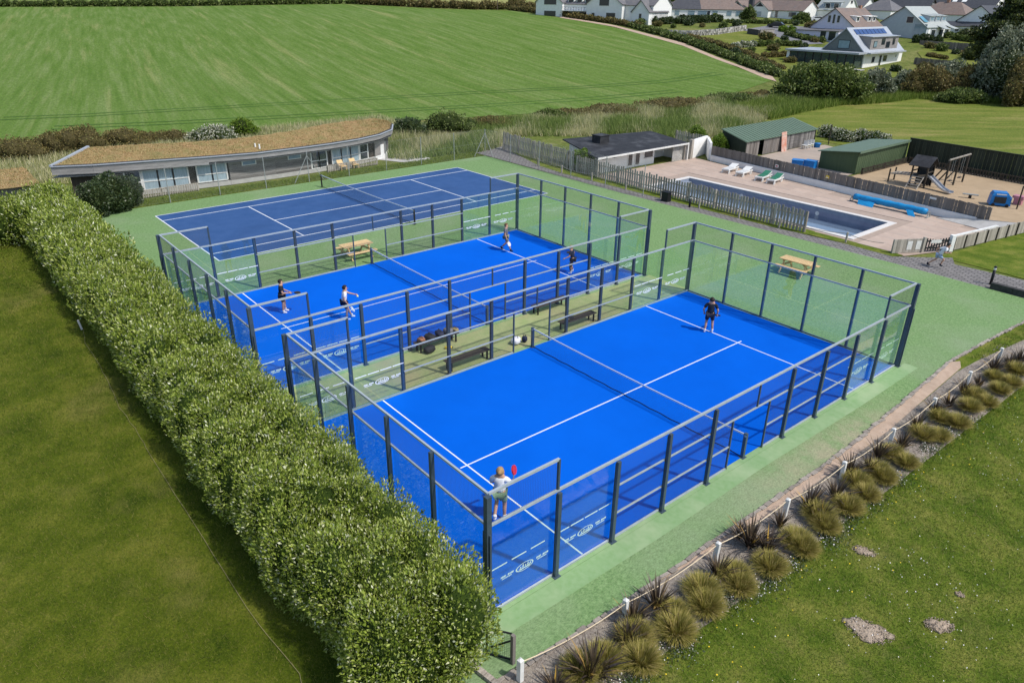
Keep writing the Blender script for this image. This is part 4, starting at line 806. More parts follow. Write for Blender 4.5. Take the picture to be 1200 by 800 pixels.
# ---- lawns: blades, daisies, molehills, white stake, worn line
def inpoly(P, poly):
    x, y = P[:, 0], P[:, 1]; r = np.zeros(len(P), bool); j = len(poly) - 1
    for i in range(len(poly)):
        xi, yi, xj, yj = *poly[i][:2], *poly[j][:2]; c = ((yi > y) != (yj > y)) & (x < (xj - xi) * (y - yi) / (yj - yi + 1e-12) + xi); r ^= c; j = i
    return r
def inview(P, m=40):
    d = P - CAM; z = d @ CM[2]; u = 600 + FPX * (d @ CM[0]) / z; v = 400 - FPX * (d @ CM[1]) / z
    return (z > 0) & (u > -m) & (u < 1200 + m) & (v > -m) & (v < 800 + m)
def scatter(x0, x1, y0, y1, dens, poly=None, ref=18.0, pw=1.6):
    n = int((x1 - x0) * (y1 - y0) * dens); P = np.stack([RNG.uniform(x0, x1, n), RNG.uniform(y0, y1, n), np.zeros(n)], 1); P = P[inview(P)]
    if poly: P = P[inpoly(P, poly)]
    d = np.linalg.norm(P - CAM, axis=1); P = P[RNG.random(len(P)) < np.minimum(1, (ref / d) ** pw)]; d = np.linalg.norm(P - CAM, axis=1); return P, d
BARE = [(10.82, -3.66, 0.42, 0.30), (11.76, -2.22, 0.30, 0.2), (9.46, -1.16, 0.26, 0.16), (11.67, -0.82, 0.1, 0.08)]
P, d = scatter(-40, 6.4, -24, -13.0, 900); V, F = blades(P, 0.055 * (d / 18) ** 0.5, 0.010 * (d / 18) ** 0.9, 0.7); tag(npobj('lawn_grass', V, F, 'grass_west'), 'short mown grass of the olive lawn beside the hedge', 'grass', kind='stuff')
P, d = scatter(6.5, 30, -16, 22.2, 900, [(8.0, -16), (30, -16), (30, 22), (7.3, 22), (6.9, 18.9), (6.65, 15.7), (6.6, 13), (7.0, 13.6), (7.5, 17.2), (8.9, 17), (8.82, 13), (8.64, 2), (8.5, -3), (8.23, -8.8), (8.0, -11.8)])
for bx, by, r1, r2 in BARE: P = P[((P[:, 0] - bx) / r1) ** 2 + ((P[:, 1] - by) / r2) ** 2 > RNG.uniform(0.6, 1.3, len(P))]
d = np.linalg.norm(P - CAM, axis=1); V, F = blades(P, 0.055 * (d / 18) ** 0.5, 0.012 * (d / 18) ** 0.9, 0.75); tag(npobj('lawn_grass', V, F, 'grass_east'), 'short mown grass of the daisy-strewn lawn beside the planting bed', 'grass', kind='stuff')
e = 5200; tt = RNG.random(e); P = np.stack([8.2 + 0.6 * tt + np.abs(RNG.normal(0, 0.35, e)), -11.5 + 27 * tt, 0 * tt], 1); d = np.linalg.norm(P - CAM, axis=1); V, F = blades(P, 0.13, 0.016, 0.5); tag(npobj('edge_grass', V, F, 'leaf_bright'), 'lush longer grass along the lawn edge of the planting bed', 'grass', kind='stuff')
P, d = scatter(8.4, 28, -16, 22, 9.0, pw=0.3); k = RNG.random(len(P)) < (0.25 + 0.75 * (np.sin(P[:, 0] * 0.9 + 1) * np.sin(P[:, 1] * 0.7) > 0.1)); P = P[k]; P[:, 2] = 0.05; V, F = discs(P, 0.012, 0.4); tag(npobj('lawn_daisies', V, F, 'daisy'), 'tiny white daisies dotted over the sunny lawn', 'flowers', kind='stuff')
P = np.stack([8.3 + np.abs(RNG.normal(0, 0.9, 160)), RNG.uniform(-11, 12, 160), np.full(160, 0.07)], 1); V, F = discs(P, 0.016, 0.4); tag(npobj('lawn_dandelions', V, F, 'dandelion'), 'small yellow flowers near the bed edge of the lawn', 'flowers', kind='stuff')
for i, ((bx, by, r1, r2), lb) in enumerate(zip(BARE, ('ragged bare earth patch with two prongs in the lawn', 'rounded crumbly molehill beside the ragged bare patch', 'small pale earth patch near the planting bed', 'tiny earth crumb near the rounded molehill'))):
    bm = bmesh.new(); bmesh.ops.create_icosphere(bm, subdivisions=4, radius=1.0)
    for v in bm.verts:
        a = math.atan2(v.co.y, v.co.x); w = 0.9 + 0.16 * math.sin(3 * a + i) + 0.12 * math.sin(7 * a + 2 * i) + 0.07 * math.sin(17 * a + i) + 0.05 * math.sin(29 * a) + (0.35 * max(0, math.cos(a - 2.3)) + 0.3 * max(0, math.cos(a - 0.5)) ** 4 if i == 0 else 0)
        nz = 0.5 * math.sin(v.co.x * 9 + i) * math.sin(v.co.y * 8) + 0.4 * math.sin(v.co.x * 21) * math.sin(v.co.y * 19 + 1)
        v.co = Vector((v.co.x * r1 * w, v.co.y * r2 * w, max(-0.02, v.co.z * (0.022 if i != 1 else 0.06) * (1 + nz))))
    me = bpy.data.meshes.new('earth_patch'); bm.to_mesh(me); bm.free(); me.polygons.foreach_set('use_smooth', [True] * len(me.polygons)); me.materials.append(MATS['molehill'])
    o = bpy.data.objects.new('earth_patch', me); COL.objects.link(o); o.location = (bx, by, 0.005); o.rotation_euler = (0, 0, THV if i == 1 else 0.4); tag(o, lb, 'bare earth')
    n = int(900 * r1); aa = RNG.uniform(0, 6.28, n); qq = np.sqrt(RNG.random(n)) * 1.15; P = np.stack([np.cos(aa) * qq * r1, np.sin(aa) * qq * r2, RNG.uniform(0.0, 0.05 if i == 1 else 0.028, n)], 1); rr = RNG.uniform(0.008, 0.026, n)
    V = (P[:, None, :] + oct_[None] * rr[:, None, None] * RNG.uniform(0.6, 1.4, (n, 6, 1))).reshape(-1, 3); F = (of[None] + (np.arange(n) * 6)[:, None, None]).reshape(-1, 3); npobj('earth_crumbs', V, F, 'molehill', o, 'stuff')
st = MB(); st.b2((-0.035, -0.035, 0), (0.035, 0.035, 0.42)); st.add([(-0.035, -0.035, 0.42), (0.035, -0.035, 0.42), (0.035, 0.035, 0.42), (-0.035, 0.035, 0.42), (0, 0, 0.46)], [(0, 1, 4), (1, 2, 4), (2, 3, 4), (3, 0, 4)])
o = st.build('marker_stake', 'white_paint'); o.location = A(96, 386); o.rotation_euler = (0.12, -0.1, 0); tag(o, 'short white marker stake on the lawn beside the hedge', 'stake')
rp = [A(a, b) for a, b in ((98, 386), (100, 402), (118, 430), (130, 455), (140, 478), (158, 502), (172, 525), (205, 580), (250, 650), (305, 735), (350, 790), (365, 830))]
pts = [];
for a, b in zip(rp[:-1], rp[1:]):
    for k in range(4): q = a.lerp(b, k / 4); pts.append((q.x + random.uniform(-.02, .02), q.y + random.uniform(-.02, .02), 0.032))
tag(MB().tube(pts, 0.006, 5).build('worn_line', mat('worn_line_tan', (0.30, 0.26, 0.13), rough=0.9).name), 'thin pale line lying along the lawn from the white stake', 'line')  # bare worn line in the lawn, built as a thin tube
# ================================================================== fences, hut, pool, sheds, playground
def palisade(name, label, a, b, h, pitch, m, w=0.13, lean=0.0, rails=(0.3, 0.75), th=0.03, postgap=2.4, point=False, hvar=0.04, zoff=0.0, gap=1.0):
    a = Vector((a[0], a[1], zoff)); b = Vector((b[0], b[1], zoff)); d = b - a; L_ = d.length; rz = math.atan2(d.y, d.x); t = thing(name, label, 'fence', a, rz); ms = []
    for k in range(3):
        pm_ = MB(); pm_.b2((-w / 2, -th / 2, 0.03), (w / 2, th / 2, h * (1 + (k - 1) * hvar)))
        ms.append(pmesh(pm_, 'picket', m))
    n = int(L_ / pitch)
    for i in range(n + 1):
        if random.random() > gap: continue
        o = inst('picket', ms[random.randrange(3)], t, (i * pitch, 0, 0)); o.rotation_euler = (0, lean + random.uniform(-.02, .02), 0)
    for f in rails: MB().bar((0, 0.045, h * f), (L_, 0.045, h * f), 0.045, 0.08).build('rail', m, t)
    x = 0.0
    while x <= L_ + 0.01:
        MB().b2((x - 0.05, 0.07, 0), (x + 0.05, 0.16, h * 0.97)).build('post', m, t); x += L_ / max(1, round(L_ / postgap))
    return t
palisade('palisade_fence', 'grey upright paling fence running between the path and the pool', (-27.3, 24.15), (-6.85, 23.62), 1.33, 0.235, 'wood_weathered', 0.15)
palisade('palisade_fence', 'leaning silvery paling fence between the path and the reeds', (-38.5, 25.45), (-28.6, 24.35), 1.58, 0.24, 'wood_weathered', 0.15, lean=0.16)
palisade('palisade_fence', 'short return of pale palings closing the corner by the hut', (-28.5, 24.2), (-27.45, 24.6), 1.5, 0.26, 'wood_weathered', 0.14)
palisade('palisade_fence', 'paling fence behind the flat roofed hut', (-30.5, 40.6), (-26.2, 40.0), 1.35, 0.24, 'wood_weathered', 0.15)
# rope fence in front of the palings
rp_ = [(-31.0, 23.2), (-27.8, 22.95), (-24.4, 22.95), (-20.9, 23.0), (-17.6, 23.05), (-14.3, 23.1), (-11.2, 23.2), (-8.3, 23.25), (-4.2, 23.75), (-1.7, 23.95)]
pm = MB(); pm.tube([(0, 0, 0), (0, 0, 0.62)], 0.06, 8); pme = pmesh(pm, 'timber_stub', 'wood_weathered')
for a, b in rp_[:-1]:
    o = bpy.data.objects.new('rope_stub', pme); COL.objects.link(o); o.location = (a, b, 0.006); tag(o, 'short round timber post carrying the path rope', 'post', 'timber rope posts along the path')
pts = []
for (a, b), (c, d) in zip(rp_[:-1], rp_[1:]):
    for k in range(6): f = k / 6; pts.append((a + (c - a) * f, b + (d - b) * f, 0.56 - 0.16 * 4 * f * (1 - f)))
mat('rope_grey', (0.28, 0.26, 0.23), rough=0.9)
tag(MB().tube(pts, 0.018, 5).build('path_rope', 'rope_grey'), 'grey rope sagging between the timber posts beside the path', 'rope')
def bollard(loc, label, h=0.85):
    t = thing('bollard_light', label, 'bollard', loc); MB().tube([(0, 0, 0), (0, 0, h * 0.80)], 0.07, 12).build('shaft', 'black_metal', t, True)
    MB().tube([(0, 0, h * 0.80), (0, 0, h * 0.93)], 0.066, 12).build('lens', 'white_paint', t, True); MB().tube([(0, 0, h * 0.93), (0, 0, h), (0, 0, h * 1.02)], [0.074, 0.072, 0.03], 12).build('cap', 'black_metal', t, True)
bollard((3.86, 23.0, 0.006), 'black bollard light with a white band by the lawn', 0.95); bollard((-14.85, 22.78, 0.006), 'black bollard light with a white top against the paling fence', 0.75)
bin_ = MB(); bin_.b2((-17.15, 22.55, 0.012), (-16.6, 22.95, 0.62)); bin_.b2((-17.18, 22.52, 0.62), (-16.57, 22.98, 0.68)); tag(bin_.build('litter_bin', 'black_metal'), 'square black box bin in front of the paling fence', 'bin')
# low dark wall by the bollard
wl = thing('low_stone_wall', 'low dark block wall running off beside the bollard light', 'wall', (8, 22.4, 0)); i = 0
for k in range(24): MB().box((4.3 + k * 0.5, 22.42 - 0.006 * k, 0.16), (0.48, 0.26, 0.32), 0.03 * random.uniform(-1, 1)).build('wall_block', 'black_metal' if False else 'dark_stone' if 'dark_stone' in MATS else mat('dark_stone', (0.05, 0.05, 0.052), (0.09, 0.088, 0.085), scale=5, rough=0.9, objrand=0.3, bump=0.5).name, wl, world=True)
# ---- changing hut
hu = thing('flat_roof_hut', 'white poolside hut with a flat black felt roof', 'hut', (-27, 29, 0))
ZH = 1.5
w = MB(); w.b2((-30.6, 26.4, 0), (-30.45, 35.3, ZH)); w.b2((-30.45, 35.15, 0), (-25.9, 35.3, ZH)); w.b2((-26.05, 25.0, 0), (-25.9, 32.0, ZH)); w.b2((-27.6, 32.0, 0), (-27.45, 35.15, ZH)); w.b2((-27.45, 31.86, 0), (-26.06, 32.0, ZH)); w.bar((-26.0, 24.95, ZH / 2), (-30.5, 26.5, ZH / 2), 0.15, ZH); w.build('wall', 'render_white', hu, world=True)
MB().slab([(-24.95, 24.05, ZH + 0.03), (-24.9, 35.3, ZH + 0.03), (-29.8, 35.9, ZH + 0.32), (-31.5, 26.4, ZH + 0.32)], 0.09).build('roof', 'roof_felt', hu, world=True)
MB().bar((-24.9, 24.05, ZH - 0.03), (-24.85, 35.3, ZH - 0.03), 0.04, 0.14).build('fascia', 'white_paint', hu, world=True)
r_ = MB(); r_.box((-28.9, 28.4, ZH + 0.50), (0.95, 1.1, 0.6)); r_.box((-28.9, 28.4, ZH + 0.82), (1.05, 1.2, 0.05)); r_.build('roof_vent_box', 'roof_felt', hu, world=True)
for (a, b) in ((28.6, 29.25), (29.5, 30.15)):
    MB().b2((-25.9, a, 0.02), (-25.86, b, 1.36)).build('door', 'white_paint', hu, world=True); MB().b2((-25.86, a + 0.1, 0.2), (-25.845, b - 0.1, 1.26)).build('door_pane', 'pane', hu, world=True)
MB().b2((-25.9, 30.75, 0.62), (-25.85, 31.75, 1.22)).build('serving_hatch', 'pane', hu, world=True); MB().b2((-25.9, 30.65, 0.56), (-25.8, 31.85, 0.62)).build('hatch_sill', 'white_paint', hu, world=True)
for y in (25.6, 26.8): MB().b2((-25.9, y, 1.05), (-25.87, y + 0.6, 1.32)).build('window', 'pane', hu, world=True)
mat('lattice', (0.60, 0.58, 0.54), rough=0.8)
sg = []
for k in range(-12, 12):
    for s in (1, -1):
        for f in range(1):
            y0 = 33.5 + k * 0.16; y1 = y0 + s * 1.9; z0, z1 = 0.05, ZH - 0.05
            lo_, hi_ = 33.5, 34.85; f0, f1 = 0.0, 1.0
            for lim, sign in ((lo_, 1), (hi_, -1)):
                a = (y0 - lim) * sign; b = (y1 - lim) * sign
                if a < 0 and b < 0: f0, f1 = 1, 0; break
                if a < 0: f0 = max(f0, -a / (b - a))
                elif b < 0: f1 = min(f1, a / (a - b))
            if f1 > f0 + 0.02: sg.append(((-25.15, y0 + (y1 - y0) * f0, z0 + (z1 - z0) * f0), (-25.15, y0 + (y1 - y0) * f1, z0 + (z1 - z0) * f1)))
V, F = wires(sg, 0.022); npobj('lattice_screen', V - np.array(hu.location), F, 'lattice', hu, 'stuff')
MB().b2((-26.1, 35.32, 0.0), (-24.95, 35.45, ZH)).build('screen_wall', 'white_paint', hu, world=True)
MB().b2((-25.05, 24.3, 0), (-24.98, 24.37, ZH - 0.1)).build('post', 'white_paint', hu, world=True); MB().b2((-25.05, 34.95, 0), (-24.98, 35.02, ZH - 0.1)).build('post', 'wood_weathered', hu, world=True)
shrub('green_bush', 'small bright green bush between the palings and the hut', 'bush', [(0, 0, 1.0, 0.85, 0.6, 0.85), (-0.8, 0.15, 0.9, 0.7, 0.5, 0.75), (0.7, 0.2, 0.85, 0.6, 0.5, 0.75)], 3200, 0.13, 'leaf_bright', 'hedge_core', (-27.2, 24.75, 0))
# ---- white walls round the pool
ww = thing('pool_wall', 'white rendered wall behind the pool loungers', 'wall', (-12, 35, 0))
WA, WB_ = Vector((-23.6, 36.9, 0)), Vector((-1.0, 34.0, 0)); wd = (WB_ - WA).normalized(); wnrm = Vector((-wd.y, wd.x, 0))
MB().bar(WA + Vector((0, 0, 0.24)), WB_ + Vector((0, 0, 0.24)), 0.16, 0.48).build('wall', 'render_white', ww, world=True)
tw = thing('hut_side_wall', 'tall white rendered wall between the hut and the sheds', 'wall', (-24, 37, 0)); MB().bar((-25.2, 36.0, 0.8), (-25.9, 39.2, 0.8), 0.2, 1.6).build('wall', 'render_white', tw, world=True); MB().bar((-25.85, 39.3, 0.75), (-23.8, 37.0, 0.75), 0.2, 1.5).build('wall', 'render_white', tw, world=True)
MB().box((-25.1, 35.95, 0.85), (0.3, 0.3, 1.72)).build('pier', 'wood_weathered', tw, world=True)
t = palisade('plank_fence', 'close boarded weathered plank fence on the white wall behind the pool', WA + wnrm * 0.14, WB_ + wnrm * 0.14 + wd * 0.6, 1.26, 0.185, 'wood_plank', 0.175, rails=(0.6, 0.9), th=0.022, hvar=0.012)
sgn = thing('wall_notice', 'small white notice with red mark on the plank fence', 'sign', WA.lerp(WB_, 0.31) + Vector((0, 0, 0.72)) - wnrm * 0.02, math.atan2(wd.y, wd.x)); MB().b2((-0.15, -0.02, 0), (0.15, 0, 0.22)).build('board', 'white_paint', sgn); MB().b2((-0.09, -0.024, 0.06), (0.09, -0.02, 0.16)).build('printed_mark', 'red_plastic', sgn)
sgn = thing('wall_notice', 'small yellowish notice on the plank fence', 'sign', WA.lerp(WB_, 0.515) + Vector((0, 0, 0.78)) - wnrm * 0.02, math.atan2(wd.y, wd.x)); MB().b2((-0.14, -0.02, 0), (0.14, 0, 0.2)).build('board', 'yellow', sgn); MB().b2((-0.10, -0.024, 0.03), (0.10, -0.02, 0.10)).build('printed_mark', 'white_paint', sgn)
sgn = thing('wall_notice', 'white name strip near the gate end of the plank fence', 'sign', WA.lerp(WB_, 0.87) + Vector((0, 0, 1.0)) - wnrm * 0.02, math.atan2(wd.y, wd.x)); MB().b2((-0.22, -0.02, 0), (0.22, 0, 0.13)).build('board', 'white_paint', sgn)
# ---- pool deck with slabs, pool
deck = MB(); D0, D1, E0, E1 = -25.4, -0.6, 24.05, 36.6; C_ = 0.35
mb = MB()
mb.add([(-25.4, 24.4, 0), (POOL[0] - C_, 24.4, 0), (POOL[0] - C_, 36.2, 0), (-25.4, 36.9, 0)], [(0, 1, 2, 3)]); mb.add([(POOL[0] - C_, POOL[3] + C_, 0), (POOL[1] + C_, POOL[3] + C_, 0), (POOL[1] + C_, 34.4, 0), (POOL[0] - C_, 36.4, 0)], [(0, 1, 2, 3)])
mb.add([(POOL[1] + C_, 24.2, 0), (-0.9, 24.0, 0), (0.2, 27.0, 0), (0.9, 33.7, 0), (POOL[1] + C_, 34.4, 0)], [(0, 1, 2, 3, 4)]); mb.add([(POOL[0] - C_, 24.2, 0), (POOL[1] + C_, 24.2, 0), (POOL[1] + C_, POOL[2] - C_, 0), (POOL[0] - C_, POOL[2] - C_, 0)], [(0, 1, 2, 3)])
mb.v = [(a, b, 0.0085) for a, b, _ in mb.v]
dk = mb.build('pool_deck', 'paving_joint'); dk['kind'] = 'structure'
sm = MB(); sm.b2((-0.595, -0.595, 0), (0.595, 0.595, 0.02)); sme = pmesh(sm, 'paving_slab', 'paving'); dpoly = [(-25.3, 24.5), (-0.95, 24.1), (0.1, 27.0), (0.8, 33.6), (-3, 34.0), (-23.2, 36.7), (-25.3, 36.5)]
i = 0
for gx_ in np.arange(-24.7, 1.0, 1.2):
    for gy_ in np.arange(24.75, 37, 1.2):
        cs = [(gx_ + a, gy_ + b) for a in (-.6, .6) for b in (-.6, .6)]
        if not inpoly(np.array([[gx_, gy_, 0]] + [[*c, 0] for c in cs]), dpoly).all(): continue
        if not (gx_ + .6 < POOL[0] - C_ + 0.02 or gx_ - .6 > POOL[1] + C_ - 0.02 or gy_ + .6 < POOL[2] - C_ + 0.02 or gy_ - .6 > POOL[3] + C_ - 0.02): continue
        inst('paving_slab', sme, dk, (float(gx_) - dk.location.x, float(gy_) - dk.location.y, 0.002))
pl = thing('swimming_pool', 'long drained swimming pool with slate blue tiles and white coping', 'pool', (-12.4, 27.4, 0)); Z1 = -0.80
mb = MB(); x0, x1, y0, y1 = POOL
mb.b2((x0, y0 - 0.1, Z1), (x1, y0, 0.0)); mb.b2((x0, y1, Z1), (x1, y1 + 0.1, 0.0)); mb.b2((x0 - 0.1, y0 - 0.1, Z1), (x0, y1 + 0.1, 0.0)); mb.b2((x1, y0 - 0.1, Z1), (x1 + 0.1, y1 + 0.1, 0.0)); mb.build('pool_side', 'pool_tile', pl, world=True)
MB().b2((x0 - 0.1, y0 - 0.1, Z1 - 0.1), (x1 + 0.1, y1 + 0.1, Z1)).build('pool_floor', 'pool_tile', pl, world=True)
mb = MB(); mb.b2((x0, y1 - 0.012, -0.24), (x1, y1 - 0.002, -0.02)); mb.b2((x1 - 0.012, y0, -0.24), (x1 - 0.002, y1, -0.02)); mb.b2((x0 + 0.002, y0, -0.24), (x0 + 0.012, y1, -0.02)); mb.build('tile_band', 'pool_band', pl, world=True)
cp = MB(); cp.b2((x0 - C_, y0 - C_, 0.004), (x1 + C_, y0 + 0.03, 0.05)); cp.build('coping', 'coping', pl, world=True); MB().b2((x0 - C_, y1 - 0.03, 0.004), (x1 + C_, y1 + C_, 0.05)).build('coping', 'coping', pl, world=True); MB().b2((x0 - C_, y0 + 0.032, 0.004), (x0 + 0.03, y1 - 0.032, 0.05)).build('coping', 'coping', pl, world=True); MB().b2((x1 - 0.03, y0 + 0.032, 0.004), (x1 + C_, y1 - 0.032, 0.05)).build('coping', 'coping', pl, world=True)
for k in range(3): MB().b2((x0, y0, Z1), (x0 + 0.9 - 0.3 * k, y1, Z1 + 0.2 + 0.2 * k)).build('step', 'pool_band', pl, world=True)
glassmat('pool_water', (0.80, 0.90, 0.93), 1.0)
MB().add([(x0 + 0.9, y0 + 0.002, Z1 + 0.25), (x1 - 0.002, y0 + 0.002, Z1 + 0.25), (x1 - 0.002, y1 - 0.002, Z1 + 0.25), (x0 + 0.9, y1 - 0.002, Z1 + 0.25)], [(0, 1, 2, 3)]).build('pool_water', 'pool_water', pl, world=True)
for xx in (-15.5, -9.4): MB().tube([(xx, y1 - 0.005, -0.42), (xx, y1 - 0.04, -0.42)], 0.14, 12).build('pool_light', 'white_paint', pl, world=True)
# loungers
mat('plastic_white', (0.74, 0.74, 0.72), (0.66, 0.66, 0.63), rough=0.4); mat('cushion_green', (0.02, 0.14, 0.085), (0.03, 0.18, 0.11), rough=0.8)
def lounger(loc, rz, label, cush):
    t = thing('sun_lounger', label, 'sun lounger', loc, rz, None); f = MB()
    for s in (-1, 1): f.bar((s * 0.30, -0.9, 0.30), (s * 0.30, 0.9, 0.30), 0.06, 0.09)
    for y in (-0.88, 0.88): f.bar((-0.30, y, 0.30), (0.30, y, 0.30), 0.06, 0.08)
    f.build('frame', 'plastic_white', t)
    for k in range(6): MB().b2((-0.27, -0.82 + k * 0.165, 0.335), (0.27, -0.69 + k * 0.165, 0.355)).build('slat', 'plastic_white', t)
    br = MB(); br.slab([(-0.29, 0.18, 0.36), (0.29, 0.18, 0.36), (0.29, 0.88, 0.56), (-0.29, 0.88, 0.56)], 0.035); br.build('backrest', 'plastic_white', t)
    for sx in (-1, 1):
        for y in (-0.72, 0.62): MB().bar((sx * 0.29, y - 0.12, 0.0), (sx * 0.29, y, 0.29), 0.07, 0.10).build('leg', 'plastic_white', t); MB().bar((sx * 0.29, y + 0.12, 0.0), (sx * 0.29, y, 0.25), 0.05, 0.07).build('leg', 'plastic_white', t)
    if cush: MB().slab([(-0.25, -0.6, 0.40), (0.25, -0.6, 0.40), (0.25, 0.20, 0.41), (-0.25, 0.20, 0.41)], 0.045).build('cushion', 'cushion_green', t); MB().slab([(-0.25, 0.20, 0.415), (0.25, 0.20, 0.415), (0.25, 0.84, 0.60), (-0.25, 0.84, 0.60)], 0.045).build('cushion', 'cushion_green', t)
    return t
for (a, b, lb, cu) in ((-19.8, 34.4, 'bare white plastic sun lounger beside the tall white wall', False), (-18.4, 34.3, 'bare white plastic sun lounger next to one with a green cushion', False), (-16.5, 34.1, 'white sun lounger with a green cushion, next to a bare one', True), (-15.4, 34.0, 'white sun lounger with a green cushion at the end of the row', True)): lounger((a, b, 0.025), 0.15, lb, cu)
# roller cover
rc = thing('pool_cover_roller', 'rolled bright blue pool cover on a trolley beside the pool', 'pool cover', (-6.2, 33.3, 0.02), math.atan2(-0.1, 4.8))
mat('blue_cover', (0.012, 0.22, 0.50), (0.016, 0.27, 0.56), scale=4, rough=0.45, bump=0.3, bscale=8)
pts = [(-2.5 + k * 0.25, 0.02 * math.sin(k * 1.3), 0.36) for k in range(21)]; rad = [0.21 + 0.018 * math.sin(k * 2.1) for k in range(21)]
MB().tube(pts, rad, 14).build('rolled_cover', 'blue_cover', rc, True)
MB().tube([(-2.75, 0, 0.36), (2.75, 0, 0.36)], 0.035, 8).build('axle', 'galv', rc)
for e in (-2.66, 2.66): MB().bar((e, -0.28, 0.02), (e, 0, 0.36), 0.05).bar((e, 0.28, 0.02), (e, 0, 0.36), 0.05).bar((e, -0.3, 0.04), (e, 0.3, 0.04), 0.05).build('stand', 'galv', rc)
MB().slab([(-2.1, -0.20, 0.30), (-0.9, -0.20, 0.30), (-0.8, -0.62, 0.02), (-1.9, -0.55, 0.02)], 0.01).build('loose_flap', 'blue_cover', rc); MB().slab([(1.2, -0.2, 0.32), (1.7, -0.2, 0.32), (2.1, -0.6, 0.02), (1.6, -0.55, 0.02)], 0.01).build('loose_flap', 'blue_cover', rc)
MB().b2((-8.0, 31.5, 0.022), (-7.2, 31.75, 0.03)).build('drain_cover', 'brick')['kind'] = 'structure'
# ---- fences and gate at the path end
t = palisade('panel_fence', 'short panel of grey boards with white patches beside the pool gate', (-1.5, 23.95), (-0.62, 25.45), 0.82, 0.2, 'wood_weathered', 0.19, rails=(0.35, 0.8), hvar=0.0, postgap=0.75)
for k in (0.75, 1.3): MB().b2((k, -0.03, 0.2), (k + 0.3, -0.018, 0.7)).build('white_patch', 'white_paint', t)
t = palisade('panel_fence', 'boarded fence with dark posts and white capping beside the grass', (0.35, 27.2), (1.7, 34.9), 0.78, 0.2, 'wood_weathered', 0.195, rails=(0.3, 0.8), hvar=0.0, postgap=1.2)
L_ = math.hypot(1.35, 7.7)
for k in range(8): MB().b2((k * 1.08 - 0.03, -0.075, 0), (k * 1.08 + 0.03, -0.018, 0.8)).build('front_post', 'wood_dark', t)
MB().b2((-0.1, 0.05, 0.80), (4.4, 0.22, 0.87)).build('capping', 'white_paint', t)
palisade('panel_fence', 'boarded fence running on past the sand pit beyond the white capping', (1.75, 35.0), (3.4, 45), 0.8, 0.2, 'wood_weathered', 0.195, rails=(0.3, 0.8), hvar=0.0)
gt = thing('picket_gate', 'dark picket gate with curved top across the pool path', 'gate', (-0.55, 25.55, 0), math.atan2(1.5, 0.85)); GL = 1.55
for k in range(9): MB().b2((0.05 + k * 0.17, -0.012, 0.06), (0.13 + k * 0.17, 0.012, 0.72 + 0.10 * abs(k - 4) / 4)).build('picket', 'frame_dark', gt)
for z in (0.2, 0.6): MB().b2((0, 0.014, z), (GL, 0.05, z + 0.08)).build('rail', 'frame_dark', gt)
MB().bar((0.05, 0.03, 0.2), (GL - 0.05, 0.03, 0.6), 0.03, 0.06).build('brace', 'frame_dark', gt)
MB().b2((0.35, -0.02, 0.52), (1.0, -0.013, 0.72)).build('notice', 'white_paint', gt)
MB().b2((GL + 0.02, -0.12, 0), (GL + 0.25, 0.12, 0.95)).build('gate_pier', 'render_white', gt); MB().b2((-0.16, -0.07, 0), (-0.02, 0.07, 0.9)).build('gate_pier', 'wood_weathered', gt)
mb = MB(); mb.add([(-3.2, 33.7, 0.03), (0.95, 33.2, 0.03), (1.1, 33.9, 0.55), (-1.0, 34.0, 0.45)], [(0, 1, 2, 3)]); tag(MB().slab([(-3.2, 33.6, 0.05), (0.9, 32.9, 0.05), (1.3, 34.2, 0.62), (-1.2, 33.9, 0.40)], 0.05).build('pale_ramp', 'concrete'), 'pale grey sloping slab in the corner beside the plank fence', 'ramp')
# ---- shed with green roof
sh = thing('timber_shed', 'weathered timber shed with a green sheet roof', 'shed', (-24.3, 46.5, 0)); SX0, SX1, SY0, SY1, SF, SB = -25.7, -22.4, 40.2, 51.9, 1.48, 2.02; SK = 1.1
w = MB(); w.bar((SX0, SY0 + SK, SB / 2 - 0.03), (SX0, SY1 + SK, SB / 2 - 0.03), 0.1, SB - 0.06); w.build('wall', 'green_boards', sh, world=True)
def endw(y):
    q = [(SX1, y, 0), (SX0, y + SK, 0), (SX0, y + SK, SB - 0.04), (SX1, y, SF - 0.04)]; return MB().add(q + [(a_, b_ + 0.08, c_) for a_, b_, c_ in q], [(0, 1, 2, 3), (7, 6, 5, 4), (0, 4, 5, 1), (1, 5, 6, 2), (2, 6, 7, 3), (3, 7, 4, 0)])
endw(SY0).build('end_wall', 'dark_boards', sh, world=True); endw(SY1).build('end_wall', 'dark_boards', sh, world=True)  # near-black end walls: shade on the gable turned from the sun is in the colour
y = SY0 + 0.1
while y < SY1 - 0.1:
    if not 42.2 < y < 42.9 : MB().b2((SX1 - 0.04, y, 0), (SX1 + random.uniform(0, 0.02), y + 0.235, SF - 0.06)).build('board', 'cladding' if y > 46.6 else 'wood_plank', sh, world=True)
    y += 0.25
MB().b2((SX1 - 0.5, 42.1, 0), (SX1 - 0.45, 43.2, SF - 0.06)).build('dark_opening', 'frame_dark', sh, world=True)
MB().slab([(SX1 + 0.15, SY0 - 0.2, SF - 0.02), (SX1 + 0.15, SY1 + 0.2, SF - 0.02), (SX0 - 0.1, SY1 + SK + 0.2, SB + 0.02), (SX0 - 0.1, SY0 + SK - 0.2, SB + 0.02)], 0.05).build('roof', 'roof_green', sh, world=True)
y = SY0 - 0.1
while y < SY1 + 0.2: MB().bar((SX1 + 0.15, y, SF - 0.005), (SX0 - 0.1, y + SK, SB + 0.035), 0.05, 0.03).build('roof_rib', 'roof_green', sh, world=True); y += 0.5
mat('rust_panel', (0.52, 0.20, 0.13), (0.60, 0.45, 0.38), scale=2.5, rough=0.8)
